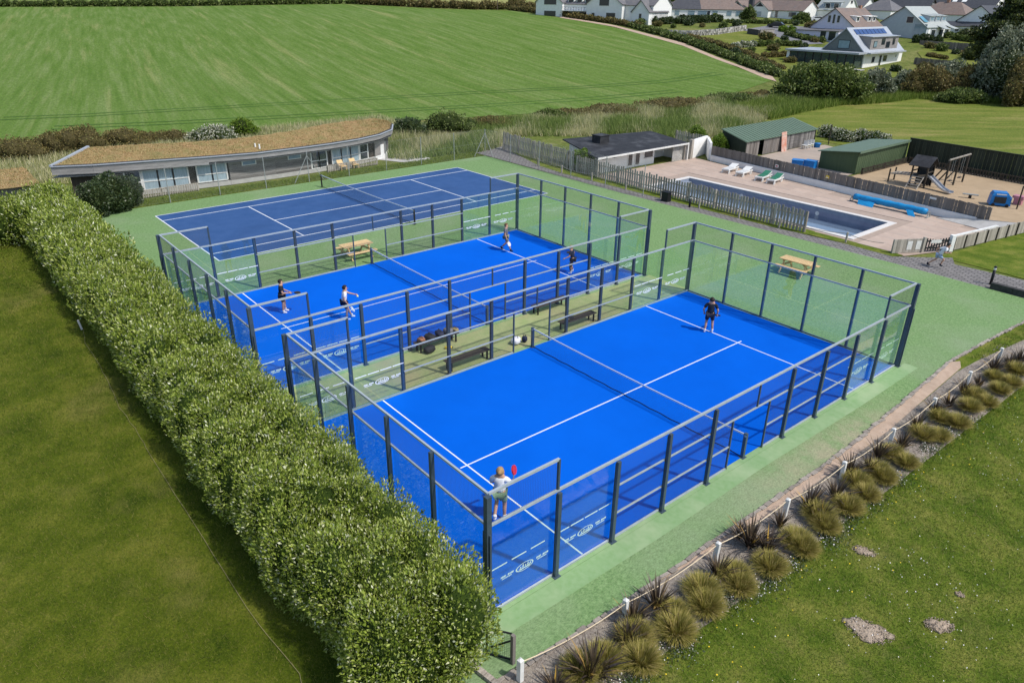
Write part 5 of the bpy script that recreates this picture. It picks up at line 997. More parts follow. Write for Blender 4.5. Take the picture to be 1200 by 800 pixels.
MB().bar((SX1 + 0.35, 46.05, 0.0), (SX1 + 0.08, 46.05, 1.75), 0.85, 0.04, up=(1, 0, 0)).build('leaning_board', 'rust_panel'); o = bpy.data.objects['leaning_board']; tag(o, 'rust red and white board leaning on the shed front', 'board')
wc = thing('stacked_chairs', 'heap of white plastic chairs against the shed wall', 'chairs', (-21.6, 49.2, 0))
for k in range(3):
    q = MB(); y0_ = -0.6 + k * 0.55; q.b2((-0.22, y0_, 0.34), (0.22, y0_ + 0.42, 0.38)); q.b2((-0.22, y0_ + 0.38, 0.38), (0.22, y0_ + 0.42, 0.75))
    for a in (-.2, .2):
        for b in (0.03, 0.38): q.bar((a, y0_ + b, 0), (a * 0.95, y0_ + b, 0.34), 0.04)
    q.build('chair', 'plastic_white', wc)
def tub(loc, r, h, m, label, cat='tub'):
    t = thing('plastic_tub', label, cat, loc); MB().tube([(0, 0, 0), (0, 0, h), (0, 0, h + 0.02)], [r * 0.85, r, r * 1.05], 14).build('tub_body', m, t, True); MB().tube([(0, 0, h + 0.02), (0, 0, h + 0.05)], r * 1.08, 14).build('rim', m, t, True)
mat('blue_plastic', (0.01, 0.14, 0.42), (0.015, 0.18, 0.5), rough=0.4); tub((-21.3, 50.6, 0), 0.32, 0.35, 'blue_plastic', 'round blue tub beside the white chairs at the shed')
def crate(loc, d, rz, m, label):
    t = thing('storage_crate', label, 'crate', loc, rz); MB().b2((-d[0] / 2, -d[1] / 2, 0), (d[0] / 2, d[1] / 2, d[2])).build('box', m, t); MB().b2((-d[0] / 2 - 0.03, -d[1] / 2 - 0.03, d[2]), (d[0] / 2 + 0.03, d[1] / 2 + 0.03, d[2] + 0.05)).build('lid', m, t)
crate((-17.6, 40.9, 0), (0.9, 0.8, 0.55), 0.4, 'blue_plastic', 'blue storage crate in the yard'); crate((-16.65, 41.3, 0), (0.9, 0.7, 0.6), 0.1, 'blue_plastic', 'blue and dark crate against the green store')
MB().tube([(-21.4, 52.9, 0), (-21.4, 52.9, 1.75), (-21.4, 52.9, 1.9)], [0.05, 0.05, 0.09], 8).build('lamp_post', 'wood_dark'); tag(bpy.data.objects['lamp_post'], 'short dark lamp post beside the shed', 'lamp post')
shrub('green_bush', 'bright green bush beside the green shed gable', 'bush', [(0, 0, 0.9, 0.6, 0.6, 0.9), (0.1, 0.4, 0.6, 0.6, 0.5, 0.7)], 1800, 0.15, 'leaf_bright', 'hedge_core', (-25.2, 40.2, 0)); shrub('green_bush', 'bright green bush behind the hut palings', 'bush', [(0, 0, 0.9, 0.8, 0.8, 0.8), (0.7, -0.3, 0.7, 0.7, 0.7, 0.7)], 1800, 0.16, 'leaf_bright', 'hedge_core', (-29.6, 42.6, 0))
# ---- long green store and dark screen wall
gs = thing('green_store', 'long green boarded store with a sloping green roof', 'store', (-14.6, 46.5, 0)); GX0, GX1, GY0, GY1 = -16.3, -13.1, 42.0, 51.0
MB().add([(GX0, GY0, 0), (GX1, GY0, 0), (GX1, GY0, 1.78), (GX0, GY0, 1.42), (GX0, GY1, 0), (GX1, GY1, 0), (GX1, GY1, 1.78), (GX0, GY1, 1.42)], [(0, 1, 2, 3), (7, 6, 5, 4), (0, 4, 5, 1), (1, 5, 6, 2), (2, 6, 7, 3), (3, 7, 4, 0)]).build('wall', 'green_boards', gs, world=True)
y = GY0 + 0.02
while y < GY1 - 0.3: MB().b2((GX1, y, 0.02), (GX1 + 0.025, y + 0.29, 1.70)).build('board', 'green_boards', gs, world=True); y += 0.32
MB().slab([(GX1 + 0.22, GY0 - 0.2, 1.86), (GX1 + 0.22, GY1 + 0.1, 1.86), (GX0 - 0.2, GY1 + 0.1, 1.44), (GX0 - 0.2, GY0 - 0.2, 1.44)], 0.06).build('roof', 'roof_green', gs, world=True)
MB().bar((GX1 + 0.23, GY0 - 0.2, 1.80), (GX1 + 0.23, GY1 + 0.1, 1.80), 0.03, 0.2).build('fascia', 'roof_green', gs, world=True)
dw = thing('dark_screen_wall', 'tall dark boarded screen wall behind the playground', 'fence', (-2, 50.6, 0)); x = -13.0
while x < 12: MB().b2((x, 50.9 - 0.08 * (x + 13), 0), (x + 0.28, 50.93 - 0.08 * (x + 13) + random.uniform(0, .015), 2.0)).build('board', 'dark_boards', dw, world=True); x += 0.3
MB().bar((-13.0, 50.92, 2.02), (12, 48.9, 2.02), 0.14, 0.07).build('capping', 'dark_boards', dw, world=True)
for (a, b, lb) in (((-12.6, 42.4), (-12.5, 50.0), 'low dark picket fence in front of the green store'), ((-12.4, 50.2), (4.5, 48.8), 'low dark picket fence along the dark screen wall')): palisade('low_picket_fence', lb, a, b, 0.55, 0.22, 'wood_dark', 0.08, rails=(0.3, 0.85), hvar=0.0, postgap=1.9)
# ---- playground
pt = thing('play_tower', 'dark timber play tower with pitched roof, net ladder and metal slide', 'play tower', (-8.0, 42.2, 0))
for (a, b) in ((-0.55, -0.55), (0.55, -0.55), (0.55, 0.55), (-0.55, 0.55)): MB().b2((a - 0.05, b - 0.05, 0), (a + 0.05, b + 0.05, 1.75)).build('post', 'wood_dark', pt)
MB().b2((-0.62, -0.62, 0.78), (0.62, 0.62, 0.84)).build('platform', 'wood_dark', pt)
MB().slab([(-0.75, -0.95, 1.62), (0.75, -0.95, 1.62), (0.75, 0.1, 2.28), (-0.75, 0.1, 2.28)], 0.05).build('roof_panel', 'roof_felt', pt); MB().slab([(-0.75, 0.11, 2.28), (0.75, 0.11, 2.28), (0.75, 0.85, 1.65), (-0.75, 0.85, 1.65)], 0.05).build('roof_panel', 'roof_felt', pt)
for s in (-1, 1): MB().bar((s * 0.55, -0.6, 1.15), (s * 0.55, 0.6, 1.15), 0.05, 0.09).build('guard_rail', 'wood_dark', pt)
MB().b2((-0.58, 0.5, 0.05), (0.58, 0.56, 1.5)).build('back_panel', 'frame_dark', pt)
mat('slide_steel', (0.55, 0.57, 0.60), (0.48, 0.5, 0.53), rough=0.3, metal=0.6)
sp = [(0.62, -0.1, 0.86), (1.2, -0.35, 0.58), (1.85, -0.65, 0.26), (2.3, -0.85, 0.13), (2.7, -1.0, 0.12)]; mb = MB()
for a, b in zip(sp[:-1], sp[1:]):
    mb.bar(a, b, 0.42, 0.02)
    for s in (-1, 1): o_ = Vector((0.4, 0.9, 0)).normalized() * 0.21 * s; mb.bar(Vector(a) + o_ + Vector((0, 0, 0.06)), Vector(b) + o_ + Vector((0, 0, 0.06)), 0.025, 0.14)
mb.build('slide', 'slide_steel', pt)
ld = MB()
for s in (-0.42, 0.42): ld.bar((-0.75 + s * 0.2, -1.45 + s, 0.0), (-0.5 + s * 0.2, -0.4 + s, 0.85), 0.06) if False else ld.bar((s, -1.5, 0.0), (s, -0.6, 0.85), 0.06)
for k in range(5): ld.bar((-0.42, -1.4 + k * 0.18, 0.1 + k * 0.17), (0.42, -1.4 + k * 0.18, 0.1 + k * 0.17), 0.05, 0.07)
ld.build('ladder', 'wood_weathered', pt)
for s in (-0.5, 0.5): MB().bar((-0.6, s, 0.80), (-2.2, s, 0.66), 0.08).build('bridge_beam', 'wood_weathered', pt); MB().bar((-2.2, s, 0.0), (-2.2, s, 1.0), 0.09).build('bridge_post', 'wood_dark', pt)
for k in range(5): MB().bar((-0.9 - k * 0.27, -0.5, 0.80 - k * 0.02), (-0.9 - k * 0.27, 0.5, 0.80 - k * 0.02), 0.10, 0.04).build('bridge_plank', 'wood_weathered', pt)
sw = thing('swing_frame', 'tall dark timber swing frame on the playground sand', 'swing', (-6.5, 44.6, 0))
for y in (-1.75, 0, 1.75):
    MB().tube([(0, y, 0), (0, y, 2.12)], 0.07, 8).build('post', 'wood_dark', sw); MB().tube([(-1.2, y, 0), (-0.03, y, 2.0)], 0.055, 8).build('raking_leg', 'wood_dark', sw)
MB().tube([(0, -1.95, 2.15), (0, 1.95, 2.15)], 0.075, 8).build('beam', 'wood_weathered', sw)
for y in (-0.9, 0.9):
    for s in (-0.2, 0.2): MB().tube([(0, y + s, 2.1), (0, y + s, 0.5)], 0.012, 5).build('chain', 'galv', sw)
    MB().b2((-0.1, y - 0.24, 0.46), (0.1, y + 0.24, 0.5)).build('seat', 'black_metal', sw)
rd = thing('ride_on_toy', 'blue moulded play car on the sand with a white roof lettering strip', 'play car', (-1.95, 40.7, 0), 0.5)
bm_ = MB(); bm_.add([(-0.65, -0.45, 0.08), (0.65, -0.45, 0.08), (0.65, 0.45, 0.08), (-0.65, 0.45, 0.08), (-0.60, -0.42, 0.75), (0.50, -0.42, 0.75), (0.50, 0.42, 0.75), (-0.60, 0.42, 0.75), (-0.50, -0.36, 0.95), (0.35, -0.36, 0.95), (0.35, 0.36, 0.95), (-0.50, 0.36, 0.95)], [(3, 2, 1, 0), (0, 1, 5, 4), (1, 2, 6, 5), (2, 3, 7, 6), (3, 0, 4, 7), (4, 5, 9, 8), (5, 6, 10, 9), (6, 7, 11, 10), (7, 4, 8, 11), (8, 9, 10, 11)]); bm_.build('shell', 'blue_plastic', rd)
MB().b2((-0.42, -0.475, 0.25), (0.30, -0.452, 0.68)).build('opening', 'frame_dark', rd); MB().b2((-0.35, -0.42, 0.80), (0.25, -0.40, 0.87)).build('lettering_strip', 'plastic_white', rd)
MB().b2((0.652, -0.3, 0.3), (0.66, 0.3, 0.66)).build('window', 'plastic_white', rd)
for a in (-0.42, 0.42):
    for b in (-0.46, 0.46): MB().tube([(a, b - 0.05, 0.11), (a, b + 0.05, 0.11)], 0.11, 10).build('wheel', 'black_metal', rd)
mat('pink_plastic', (0.50, 0.22, 0.26), rough=0.5)
tb = thing('play_table', 'dusky pink plastic toy beyond the blue play car', 'toy', (-1.2, 42.1, 0)); MB().b2((-0.35, -0.3, 0.45), (0.35, 0.3, 0.62)).build('top', 'pink_plastic', tb); MB().b2((-0.25, -0.2, 0), (0.25, 0.2, 0.45)).build('base', 'pink_plastic', tb)
MB().tube([(-0.75, 40.6, 0), (-0.75, 40.6, 1.6)], 0.05, 8).build('timber_pole', 'wood_dark'); tag(bpy.data.objects['timber_pole'], 'slim dark pole beside the blue play car', 'pole')
sb_ = thing('spring_seat', 'low grey play board on the sand near the slide foot', 'play board', (-4.0, 41.2, 0), 0.4); MB().b2((-0.5, -0.12, 0.25), (0.5, 0.12, 0.31)).build('board', 'galv', sb_); MB().tube([(0, 0, 0), (0, 0, 0.25)], 0.1, 8).build('pivot', 'black_metal', sb_)
# shrubs beside the yard
for k, (a, b, s) in enumerate(((968, 161, 1.0), (984, 165, 1.0), (1008, 166, 0.9), (1024, 168, 0.9))):
    p = A(a, b); shrub('variegated_shrub', 'clipped pale flowered shrub in the short row behind the yard', 'shrub', [(0, 0, 0.5, 1.0 * s, 0.7, 0.75), (0.7, 0.3, 0.45, 0.8, 0.7, 0.6)], 1100, 0.17, 'leaf_white', 'hedge_core', p, 'shrub row behind the yard')

# ================================================================== long building with a sedum roof
bd = thing('green_roof_building', 'long low curved timber building with a brown planted roof', 'building', (-43, 4, 0))
fy = [-9.5, -6.5, -3, 0.5, 4, 7.5, 10.5, 13.4]; fx = [-41.0, -40.5, -40.0, -39.65, -39.6, -39.75, -40.15, -41.0]
ZE = 1.98
front3 = [(-41.0, -10.5, 2.44), (-40.2, -8.2, 2.40), (-39.75, -4.6, 2.32), (-39.2, -1.0, 2.25), (-38.8, 2.4, 2.20), (-38.85, 6.2, 2.20), (-39.0, 8.5, 2.2), (-39.45, 11.1, 2.20), (-40.3, 13.6, 2.22), (-41.7, 15.6, 2.25), (-43.7, 16.9, 2.32)]
back3 = [(-44.8, -7.4, 2.80), (-44.4, -5.5, 2.78), (-43.7, -3.2, 2.76), (-43.0, -1.1, 2.75), (-42.6, 1.8, 2.75), (-42.5, 3.9, 2.75), (-43.4, 7.5, 2.75), (-44.8, 10.8, 2.75), (-45.6, 13.8, 2.68), (-46.1, 16.4, 2.62), (-44.7, 17.0, 2.50)]
front = [q[:2] for q in front3]; back = [q[:2] for q in back3]
# sedum roof as a bumpy sheet
n1, n2 = 90, 40; Vr = []; 
f_ = np.array(front3); b__ = np.array(back3); s_ = np.linspace(0, 1, n1); fi = np.stack([np.interp(s_, np.linspace(0, 1, len(f_)), f_[:, k]) for k in range(3)], 1); bi = np.stack([np.interp(s_, np.linspace(0, 1, len(b__)), b__[:, k]) for k in range(3)], 1)
for i in range(n1):
    for j in range(n2):
        q = fi[i] + (bi[i] - fi[i]) * (j / (n2 - 1)); Vr.append((q[0], q[1], q[2] + (0 if j in (0,) else RNG.uniform(-0.02, 0.04))))
Fr = [(i * n2 + j, (i + 1) * n2 + j, (i + 1) * n2 + j + 1, i * n2 + j + 1) for i in range(n1 - 1) for j in range(n2 - 1)]
npobj('planted_roof', np.array(Vr) - np.array(bd.location), Fr, 'sedum', bd, smooth=True)
n = 26000; ii = RNG.integers(0, n1, n); jj = RNG.random(n); P = fi[ii] + (bi[ii] - fi[ii]) * jj[:, None]; P[:, :2] += RNG.normal(0, 0.12, (n, 2))
mat('sedum_tuft', (0, 0, 0), island=ramp((0.17, 0.17, 0.05), (0.30, 0.22, 0.09), (0.40, 0.25, 0.12), (0.48, 0.40, 0.21)), rough=0.9)
keep = inpoly(P, [(a - 0.15, b) for a, b in front] + back[::-1]); V, F = blades(P[keep], 0.07, 0.045, 0.8); npobj('roof_plants', V - np.array(bd.location), F, 'sedum_tuft', bd, 'stuff')
def ring(pts, z0, z1, w): 
    mb = MB()
    for a, b in zip(pts[:-1], pts[1:]): mb.bar((a[0], a[1], (z0 + z1) / 2), (b[0], b[1], (z0 + z1) / 2), w, z1 - z0)
    return mb
for a, b in zip(front3[:-1], front3[1:]):
    for dz_, hh_ in ((-0.09, 0.15), (-0.26, 0.17)) + (((-0.435, 0.165),) if a[1] < -2 else ()): MB().bar((a[0], a[1], a[2] + dz_), (b[0], b[1], b[2] + dz_), 0.06 + 0.01 * (hh_ > 0.16), hh_).build('fascia_board', 'fascia', bd, world=True)
def ring3(pts, dx, dz_, w_, h_):
    mb = MB()
    for a, b in zip(pts[:-1], pts[1:]): mb.bar((a[0] + dx, a[1], a[2] + dz_), (b[0] + dx, b[1], b[2] + dz_), w_, h_)
    return mb
ring3(front3, 0.05, 0.03, 0.12, 0.05).build('roof_edge_trim', 'roof_zinc', bd, world=True); ring3(front3, -0.15, 0.06, 0.14, 0.05).build('roof_gravel_strip', 'dark_stone', bd, world=True)
ring3([front3[0], back3[0]], 0, 0.06, 0.18, 0.12).build('verge_trim', 'roof_zinc', bd, world=True)
MB().prism([(a - 0.12, b) for a, b in front] + back[::-1], 1.70, 1.76).build('soffit', 'fascia', bd, world=True)
# front wall: plinth, boards, windows
for i in range(7):
    a = Vector((fx[i], fy[i], 0)); b = Vector((fx[i + 1], fy[i + 1], 0)); MB().bar(a + Vector((-0.08, 0, 0.16)), b + Vector((-0.08, 0, 0.16)), 0.24, 0.32).build('plinth', 'concrete', bd, world=True)
    if i in (3, 4):
        for k in range(9):
            z = 0.34 + k * 0.155; MB().bar(a + Vector((random.uniform(0, .015), 0, z + 0.075)), b + Vector((0, 0, z + 0.075)), 0.06, 0.145).build('cladding_board', 'cladding', bd, world=True)
    MB().bar(a + Vector((-0.16, 0, 1.0)), b + Vector((-0.16, 0, 1.0)), 0.08, 1.5).build('inner_wall', 'wood_dark' if i not in (3, 4) else 'cladding', bd, world=True)
def glazing(y0, y1, nb, z0=0.32, z1=1.72, tr=0.75, m='curtain', door=None):
    for k in range(nb):
        ya, yb = y0 + (y1 - y0) * k / nb, y0 + (y1 - y0) * (k + 1) / nb; xa, xb = np.interp(ya, fy, fx) + 0.02, np.interp(yb, fy, fx) + 0.02
        mm = 'pane' if door == k else m; w_ = MB(); w_.bar((xa, ya, (z0 + z1) / 2), (xb, yb, (z0 + z1) / 2), 0.03, z1 - z0); p_ = w_.build('window', mm, bd, world=True)
        g_ = MB()
        for (yy, xx) in ((ya, xa), (yb, xb)): g_.b2((xx - 0.02, yy - 0.05, z0), (xx + 0.05, yy + 0.05, z1))
        for z in (z0, z1, z0 + (z1 - z0) * tr * 0.55): g_.bar((xa + 0.02, ya, z), (xb + 0.02, yb, z), 0.06, 0.07)
        g_.build('window_frame', 'white_paint', bd, world=True)
glazing(-6.4, -5.4, 1, m='pane', door=0); glazing(-5.3, -2.35, 3); glazing(-1.75, 0.3, 2, 0.42); glazing(7.0, 8.4, 2, m='pane'); glazing(8.9, 11.6, 3); glazing(11.7, 12.6, 1, m='pane', door=0)
for y in (2.0, 5.6): 
    xx = float(np.interp(y, fy, fx)) + 0.04; MB().b2((xx, y - 0.55, 1.28), (xx + 0.05, y + 0.55, 1.62)).build('window_frame', 'white_paint', bd, world=True); MB().b2((xx + 0.05, y - 0.47, 1.33), (xx + 0.06, y + 0.47, 1.57)).build('window', 'pane_pale', bd, world=True)
ew = [(-41.0, 13.4), (-41.6, 14.7), (-43.2, 16.0)]
for a, b in zip(ew[:-1], ew[1:]): MB().bar((a[0], a[1], 1.1), (b[0], b[1], 1.1), 0.1, 1.5).build('end_wall', 'cladding', bd, world=True); MB().bar((a[0], a[1], 0.17), (b[0], b[1], 0.17), 0.16, 0.34).build('plinth', 'render_white', bd, world=True)
MB().b2((-41.4, 13.9, 0.0), (-41.3, 14.5, 1.2)).build('white_panel', 'render_white', bd, world=True)
MB().prism([(-41.3, -9.3), (-40.4, -3), (-39.95, 2), (-40.1, 7.5), (-41.3, 13), (-43.5, 15.6), (-45.3, 15.2), (-44.2, 10.6), (-42.6, 7), (-41.8, 3.8), (-42.6, -1.1), (-44.3, -7.2)], 0, 1.69).build('core_block', 'wood_dark', bd, world=True)
for y, nn in ((-4.5, 5.0), (10.4, 4.6)):
    t = palisade('terrace_rail', 'low weathered paling rail before the ' + ('first' if y < 0 else 'last') + ' glazed bay of the planted-roof building', (float(np.interp(y, fy, fx)) + 1.0, y - nn / 2), (float(np.interp(y, fy, fx)) + (1.0 if y < 0 else 0.8), y + nn / 2), 0.55, 0.16, 'wood_weathered', 0.06, rails=(0.2, 0.95), hvar=0.0)
for k, y in enumerate((9.4, 10.5)):
    ch = thing('deck_chair', 'pale timber deck chair on the terrace of the planted-roof building', 'chair', (-39.2, y, 0.02), 0, 'terrace chairs'); MB().slab([(-0.25, -0.25, 0.32), (0.3, -0.25, 0.36), (0.3, 0.25, 0.36), (-0.25, 0.25, 0.32)], 0.04).build('seat', 'wood_pale', ch); MB().slab([(-0.25, -0.25, 0.34), (-0.55, -0.25, 0.72), (-0.55, 0.25, 0.72), (-0.25, 0.25, 0.34)], 0.04).build('backrest', 'wood_pale', ch)
    for a in (-0.2, 0.25):
        for b in (-0.22, 0.22): MB().bar((a, b, 0), (a, b, 0.31), 0.04).build('leg', 'wood_pale', ch)
for k, (a, b) in enumerate(((299, 171), (304, 172))): MB().tube([(*A(a, b, 2.5)[:2], 2.35), (*A(a, b, 2.5)[:2], 2.68)], 0.06, 8).build('roof_vent', 'render_white', bd, world=True)
# lower planted roof beyond
b2 = thing('lower_planted_roof', 'lower brown planted roof beyond the hedge corner', 'building', (-42, -17, 0)); MB().prism([(-40.4, -12), (-40.4, -26), (-46.0, -26), (-46.0, -12)], 0, 1.55).build('wall', 'cladding', b2, world=True)
n1, n2 = 30, 20; gxv = np.linspace(-46.4, -40.0, n1); gyv = np.linspace(-26.5, -11.4, n2); GX, GY = np.meshgrid(gxv, gyv, indexing='ij'); Vr = np.stack([GX, GY, 1.62 + RNG.uniform(0, .05, GX.shape)], -1).reshape(-1, 3); Fr = [(i * n2 + j, (i + 1) * n2 + j, (i + 1) * n2 + j + 1, i * n2 + j + 1) for i in range(n1 - 1) for j in range(n2 - 1)]; npobj('planted_roof', Vr - np.array(b2.location), Fr, 'sedum', b2, smooth=True)
n = 9000; P = np.stack([RNG.uniform(-46.4, -40.0, n), RNG.uniform(-26.5, -11.4, n), np.full(n, 1.63)], 1); V, F = blades(P, 0.12, 0.05, 0.6); npobj('roof_plants', V - np.array(b2.location), F, 'sedum_tuft', b2, 'stuff')
# grass on the bank between building and court
n = 14000; P = np.stack([RNG.uniform(-38.7, -36.95, n), RNG.uniform(-8.5, 22, n), np.zeros(n)], 1); V, F = blades(P, 0.16, 0.035, 0.6); tag(npobj('verge_grass', V, F, 'grass_bank'), 'rough grass verge between tennis court and planted-roof building', 'grass', kind='stuff')
# ================================================================== rough vegetation, hedgerows, bushes
def depth(p): return float((np.array(p) - CAM) @ CM[2])
def pxbush(name, label, cat, px, py, w, h, n, leaf, core, nb=7, group=None, size=None, trunk=None, flat=1.0, dy=1.0, lump=0.14):
    base = G(px, py); s = depth(base) / FPX; rw, hh = w / 2 * s, h * s / 0.92; bl = []
    for k in range(nb):
        u = (k + 0.5) / nb * 2 - 1; f = math.sqrt(max(0.15, 1 - u * u * 0.85)); r = rw * (0.34 + 0.12 * random.random())
        off = Vector((RT[0], RT[1], 0)) * (u * (rw - r)) + Vector((FW[0], FW[1], 0)) * random.uniform(-0.4, 0.6) * rw * 0.7 * dy
        zc = hh * f * 0.55 * flat * random.uniform(0.85, 1.1); bl.append((off.x, off.y, zc, r, r, min(hh * 0.55 * f, hh * f - zc * 0.5)))
    bl.append((FW[0] * rw * 0.3, FW[1] * rw * 0.3, hh * 0.5, rw * 0.55, rw * 0.55, hh * 0.5))
    return shrub(name, label, cat, bl, n, size or 2.3 * s, leaf, core, base, group, trunk=trunk, lump=lump)
def hedgerow(name, label, pts, h, w, n, leaf, core, cat='hedge', step=None, size=None, group=None):
    P = [G(*p) for p in pts]; bl = []; step = step or w * 0.6; t0 = P[len(P) // 2]
    for a, b in zip(P[:-1], P[1:]):
        m = max(1, int((b - a).length / step))
        for k in range(m):
            q = a.lerp(b, (k + 0.5) / m); z = float(H(q.x, q.y)) - t0.z; hh = h * random.uniform(0.82, 1.15)
            bl.append((q.x - t0.x + random.uniform(-.2, .2) * w, q.y - t0.y + random.uniform(-.2, .2) * w, z + hh * 0.42, w * random.uniform(0.5, 0.7), w * random.uniform(0.5, 0.7), hh * 0.58))
    t = thing(name, label, cat, t0, 0, group); s = depth(t0) / FPX
    Pp, N = blob_points(bl, n, shell=0.3, zmin=-99); V, F = leaf_mesh(Pp, N, size or 2.2 * s); npobj('foliage', V, F, leaf, t, 'stuff'); core_mesh(bl, 0.82).build('inner_foliage', core, t, True); return t
# tall grass and reeds
RP = [A(a, b) for a, b in ((450, 168), (520, 150), (600, 142), (750, 130), (850, 120), (915, 117), (960, 121), (905, 136), (884, 150), (845, 160), (812, 166), (760, 156), (690, 160), (600, 160), (588, 172), (568, 178), (535, 181), (478, 188), (455, 186))]
n = 150000; xs_ = [p.x for p in RP]; ys_ = [p.y for p in RP]; P = np.stack([RNG.uniform(min(xs_), max(xs_), n), RNG.uniform(min(ys_), max(ys_), n), np.zeros(n)], 1); P = P[inpoly(P, RP)]; P = P[inview(P)]
P[:, 2] = H(P[:, 0], P[:, 1]) - 0.03; hv = 0.85 + 0.35 * np.sin(P[:, 0] * 0.5) * np.sin(P[:, 1] * 0.37 + 1)
pn = np.sin(P[:, 0] * 0.31 + 0.8) * np.sin(P[:, 1] * 0.23) + 0.6 * np.sin(P[:, 0] * 0.83 + P[:, 1] * 0.6) + RNG.normal(0, 0.45, len(P)) > 0.15
mat('reed_green', (0, 0, 0), island=ramp((0.09, 0.15, 0.03), (0.16, 0.23, 0.05), (0.25, 0.30, 0.085)), rough=0.8, trans=0.25)
V, F = blades(P[pn], hv[pn], 0.05, 0.25, bend=(-0.12, -0.05)); tag(npobj('tall_reeds', V, F, 'reed'), 'pale straw coloured reeds between the courts and the green field', 'reeds', kind='stuff')
V, F = blades(P[~pn], hv[~pn] * 0.9, 0.055, 0.3, bend=(-0.1, -0.05)); tag(npobj('tall_reeds', V, F, 'reed_green'), 'lush green rough grass among the pale reeds', 'reeds', kind='stuff')
hedgerow('scrub_bank', 'brown and olive scrub along the lower edge of the green field behind the planted roof', [(-20, 184), (40, 180), (100, 175), (170, 168), (215, 164)], 0.95, 1.8, 9000, 'leaf_brown', 'core_brown', 'scrub')
hedgerow('scrub_bank', 'green bramble scrub between the planted roof end and the palings', [(462, 163), (510, 157), (560, 149), (610, 143)], 0.8, 2.0, 6500, 'leaf_mid', 'core_dark', 'scrub'); hedgerow('scrub_bank', 'mixed brown scrub along the field edge above the hut', [(640, 138), (700, 133), (770, 127), (840, 120), (900, 112)], 0.75, 2.0, 8000, 'leaf_brown', 'core_brown', 'scrub')
B2 = [A(a, b) for a, b in ((860, 128), (915, 118), (1000, 118), (1060, 110), (1130, 115), (1200, 119), (1200, 125), (1130, 122), (1075, 118), (1030, 123), (985, 125), (945, 132), (905, 141))]
n = 60000; xs_ = [p.x for p in B2]; ys_ = [p.y for p in B2]; P = np.stack([RNG.uniform(min(xs_), max(xs_), n), RNG.uniform(min(ys_), max(ys_), n), np.zeros(n)], 1); P = P[inpoly(P, B2)]; P[:, 2] = H(P[:, 0], P[:, 1]) - 0.03; V, F = blades(P, 1.0, 0.09, 0.3); tag(npobj('nettle_bank', V, F, 'grass_bank'), 'lush green nettles and grass edging the far meadow', 'rough grass', kind='stuff')
# rough grass behind the planted roof
n = 40000; P = np.stack([RNG.uniform(-62, -47, n), RNG.uniform(-30, 26, n), np.zeros(n)], 1); P = P[inview(P)]; V, F = blades(P, 0.55, 0.06, 0.3); tag(npobj('field_margin_grass', V, F, 'reed'), 'rough grass margin between the planted roof and the green field', 'rough grass', kind='stuff')
for i, (px, py, w, h, lf, co_, lb) in enumerate(((20, 186, 70, 22, 'leaf_brown', 'core_brown', 'dull brown gorse bush at the far end of the field margin'), (62, 180, 50, 24, 'leaf_brown', 'core_brown', 'brown and olive gorse bush behind the lower planted roof'), (92, 178, 60, 28, 'leaf_brown', 'core_brown', 'tallest rust brown bush behind the planted roof edge'), (145, 172, 60, 20, 'leaf_brown', 'core_brown', 'low rust brown bush behind the planted roof'),
        (250, 166, 60, 18, 'leaf_white', 'core_dark', 'white flowered bush behind the planted roof'), (285, 160, 34, 20, 'leaf_bright', 'core_dark', 'bright green bush beside the white flowered bush'), (480, 162, 50, 22, 'leaf_dark', 'core_dark', 'dark green bramble bush at the end of the planted roof'), (524, 158, 58, 26, 'leaf_mid', 'core_dark', 'rounded olive green bush above the reeds'), (575, 148, 60, 14, 'leaf_brown', 'core_brown', 'low brown bramble patch above the reeds'),
        (645, 138, 40, 13, 'leaf_mid', 'core_dark', 'small dark green bush at the field edge'), (720, 134, 80, 13, 'leaf_brown', 'core_brown', 'brown bramble bank at the edge of the green field'), (790, 127, 90, 14, 'leaf_brown', 'core_brown', 'long brown bramble bank below the field corner'), (860, 120, 70, 13, 'leaf_mid', 'core_dark', 'green bramble bank near the big round bush'))):
    pxbush('wild_bush', lb, 'bush', px, py, w * 1.15, h * (0.85 if i < 8 else 0.6), 3000, lf, co_, 8, lump=0.25)
pxbush('round_tree', 'big rounded dark green tree below the house with solar panels', 'tree', 962, 118, 116, 36, 16000, 'leaf_mid', 'core_dark', 12, trunk=(0.35, 2.5), size=0.42, lump=0.2); pxbush('round_tree', 'lower pale leaved bush beside the big rounded tree', 'tree', 1024, 114, 46, 26, 5000, 'leaf_silver', 'core_dark', 6, trunk=(0.2, 1.5), size=0.36)
pxbush('brown_shrub', 'brown leaved shrub mass beside the far meadow', 'shrub', 1085, 113, 70, 30, 5200, 'leaf_brown', 'core_brown', 7, size=0.34); pxbush('brown_shrub', 'brown shrub under the silver tree', 'shrub', 1135, 115, 60, 30, 5000, 'leaf_brown', 'core_brown', 6, size=0.34); pxbush('brown_shrub', 'dark brown shrub at the meadow end near the cypress', 'shrub', 1192, 125, 54, 46, 5000, 'leaf_brown', 'core_brown', 6, size=0.34); pxbush('green_shrub', 'low green bramble at the meadow edge under the brown shrubs', 'shrub', 1130, 121, 70, 14, 2400, 'leaf_mid', 'core_dark', 6, size=0.3)
pxbush('silver_tree', 'tall silver grey willow in front of the dark cypress', 'tree', 1180, 118, 95, 66, 15000, 'leaf_silver', 'core_dark', 12, trunk=(0.3, 3.0), size=0.40, lump=0.22); pxbush('silver_tree', 'low silver grey willow behind the brown shrubs', 'tree', 1110, 104, 60, 26, 5500, 'leaf_silver', 'core_dark', 7, trunk=(0.18, 1.2), size=0.38); pxbush('silver_tree', 'small silver grey shrub beside the house fence', 'tree', 1062, 104, 40, 18, 2500, 'leaf_silver', 'core_dark', 5, trunk=(0.12, 0.8), size=0.34)
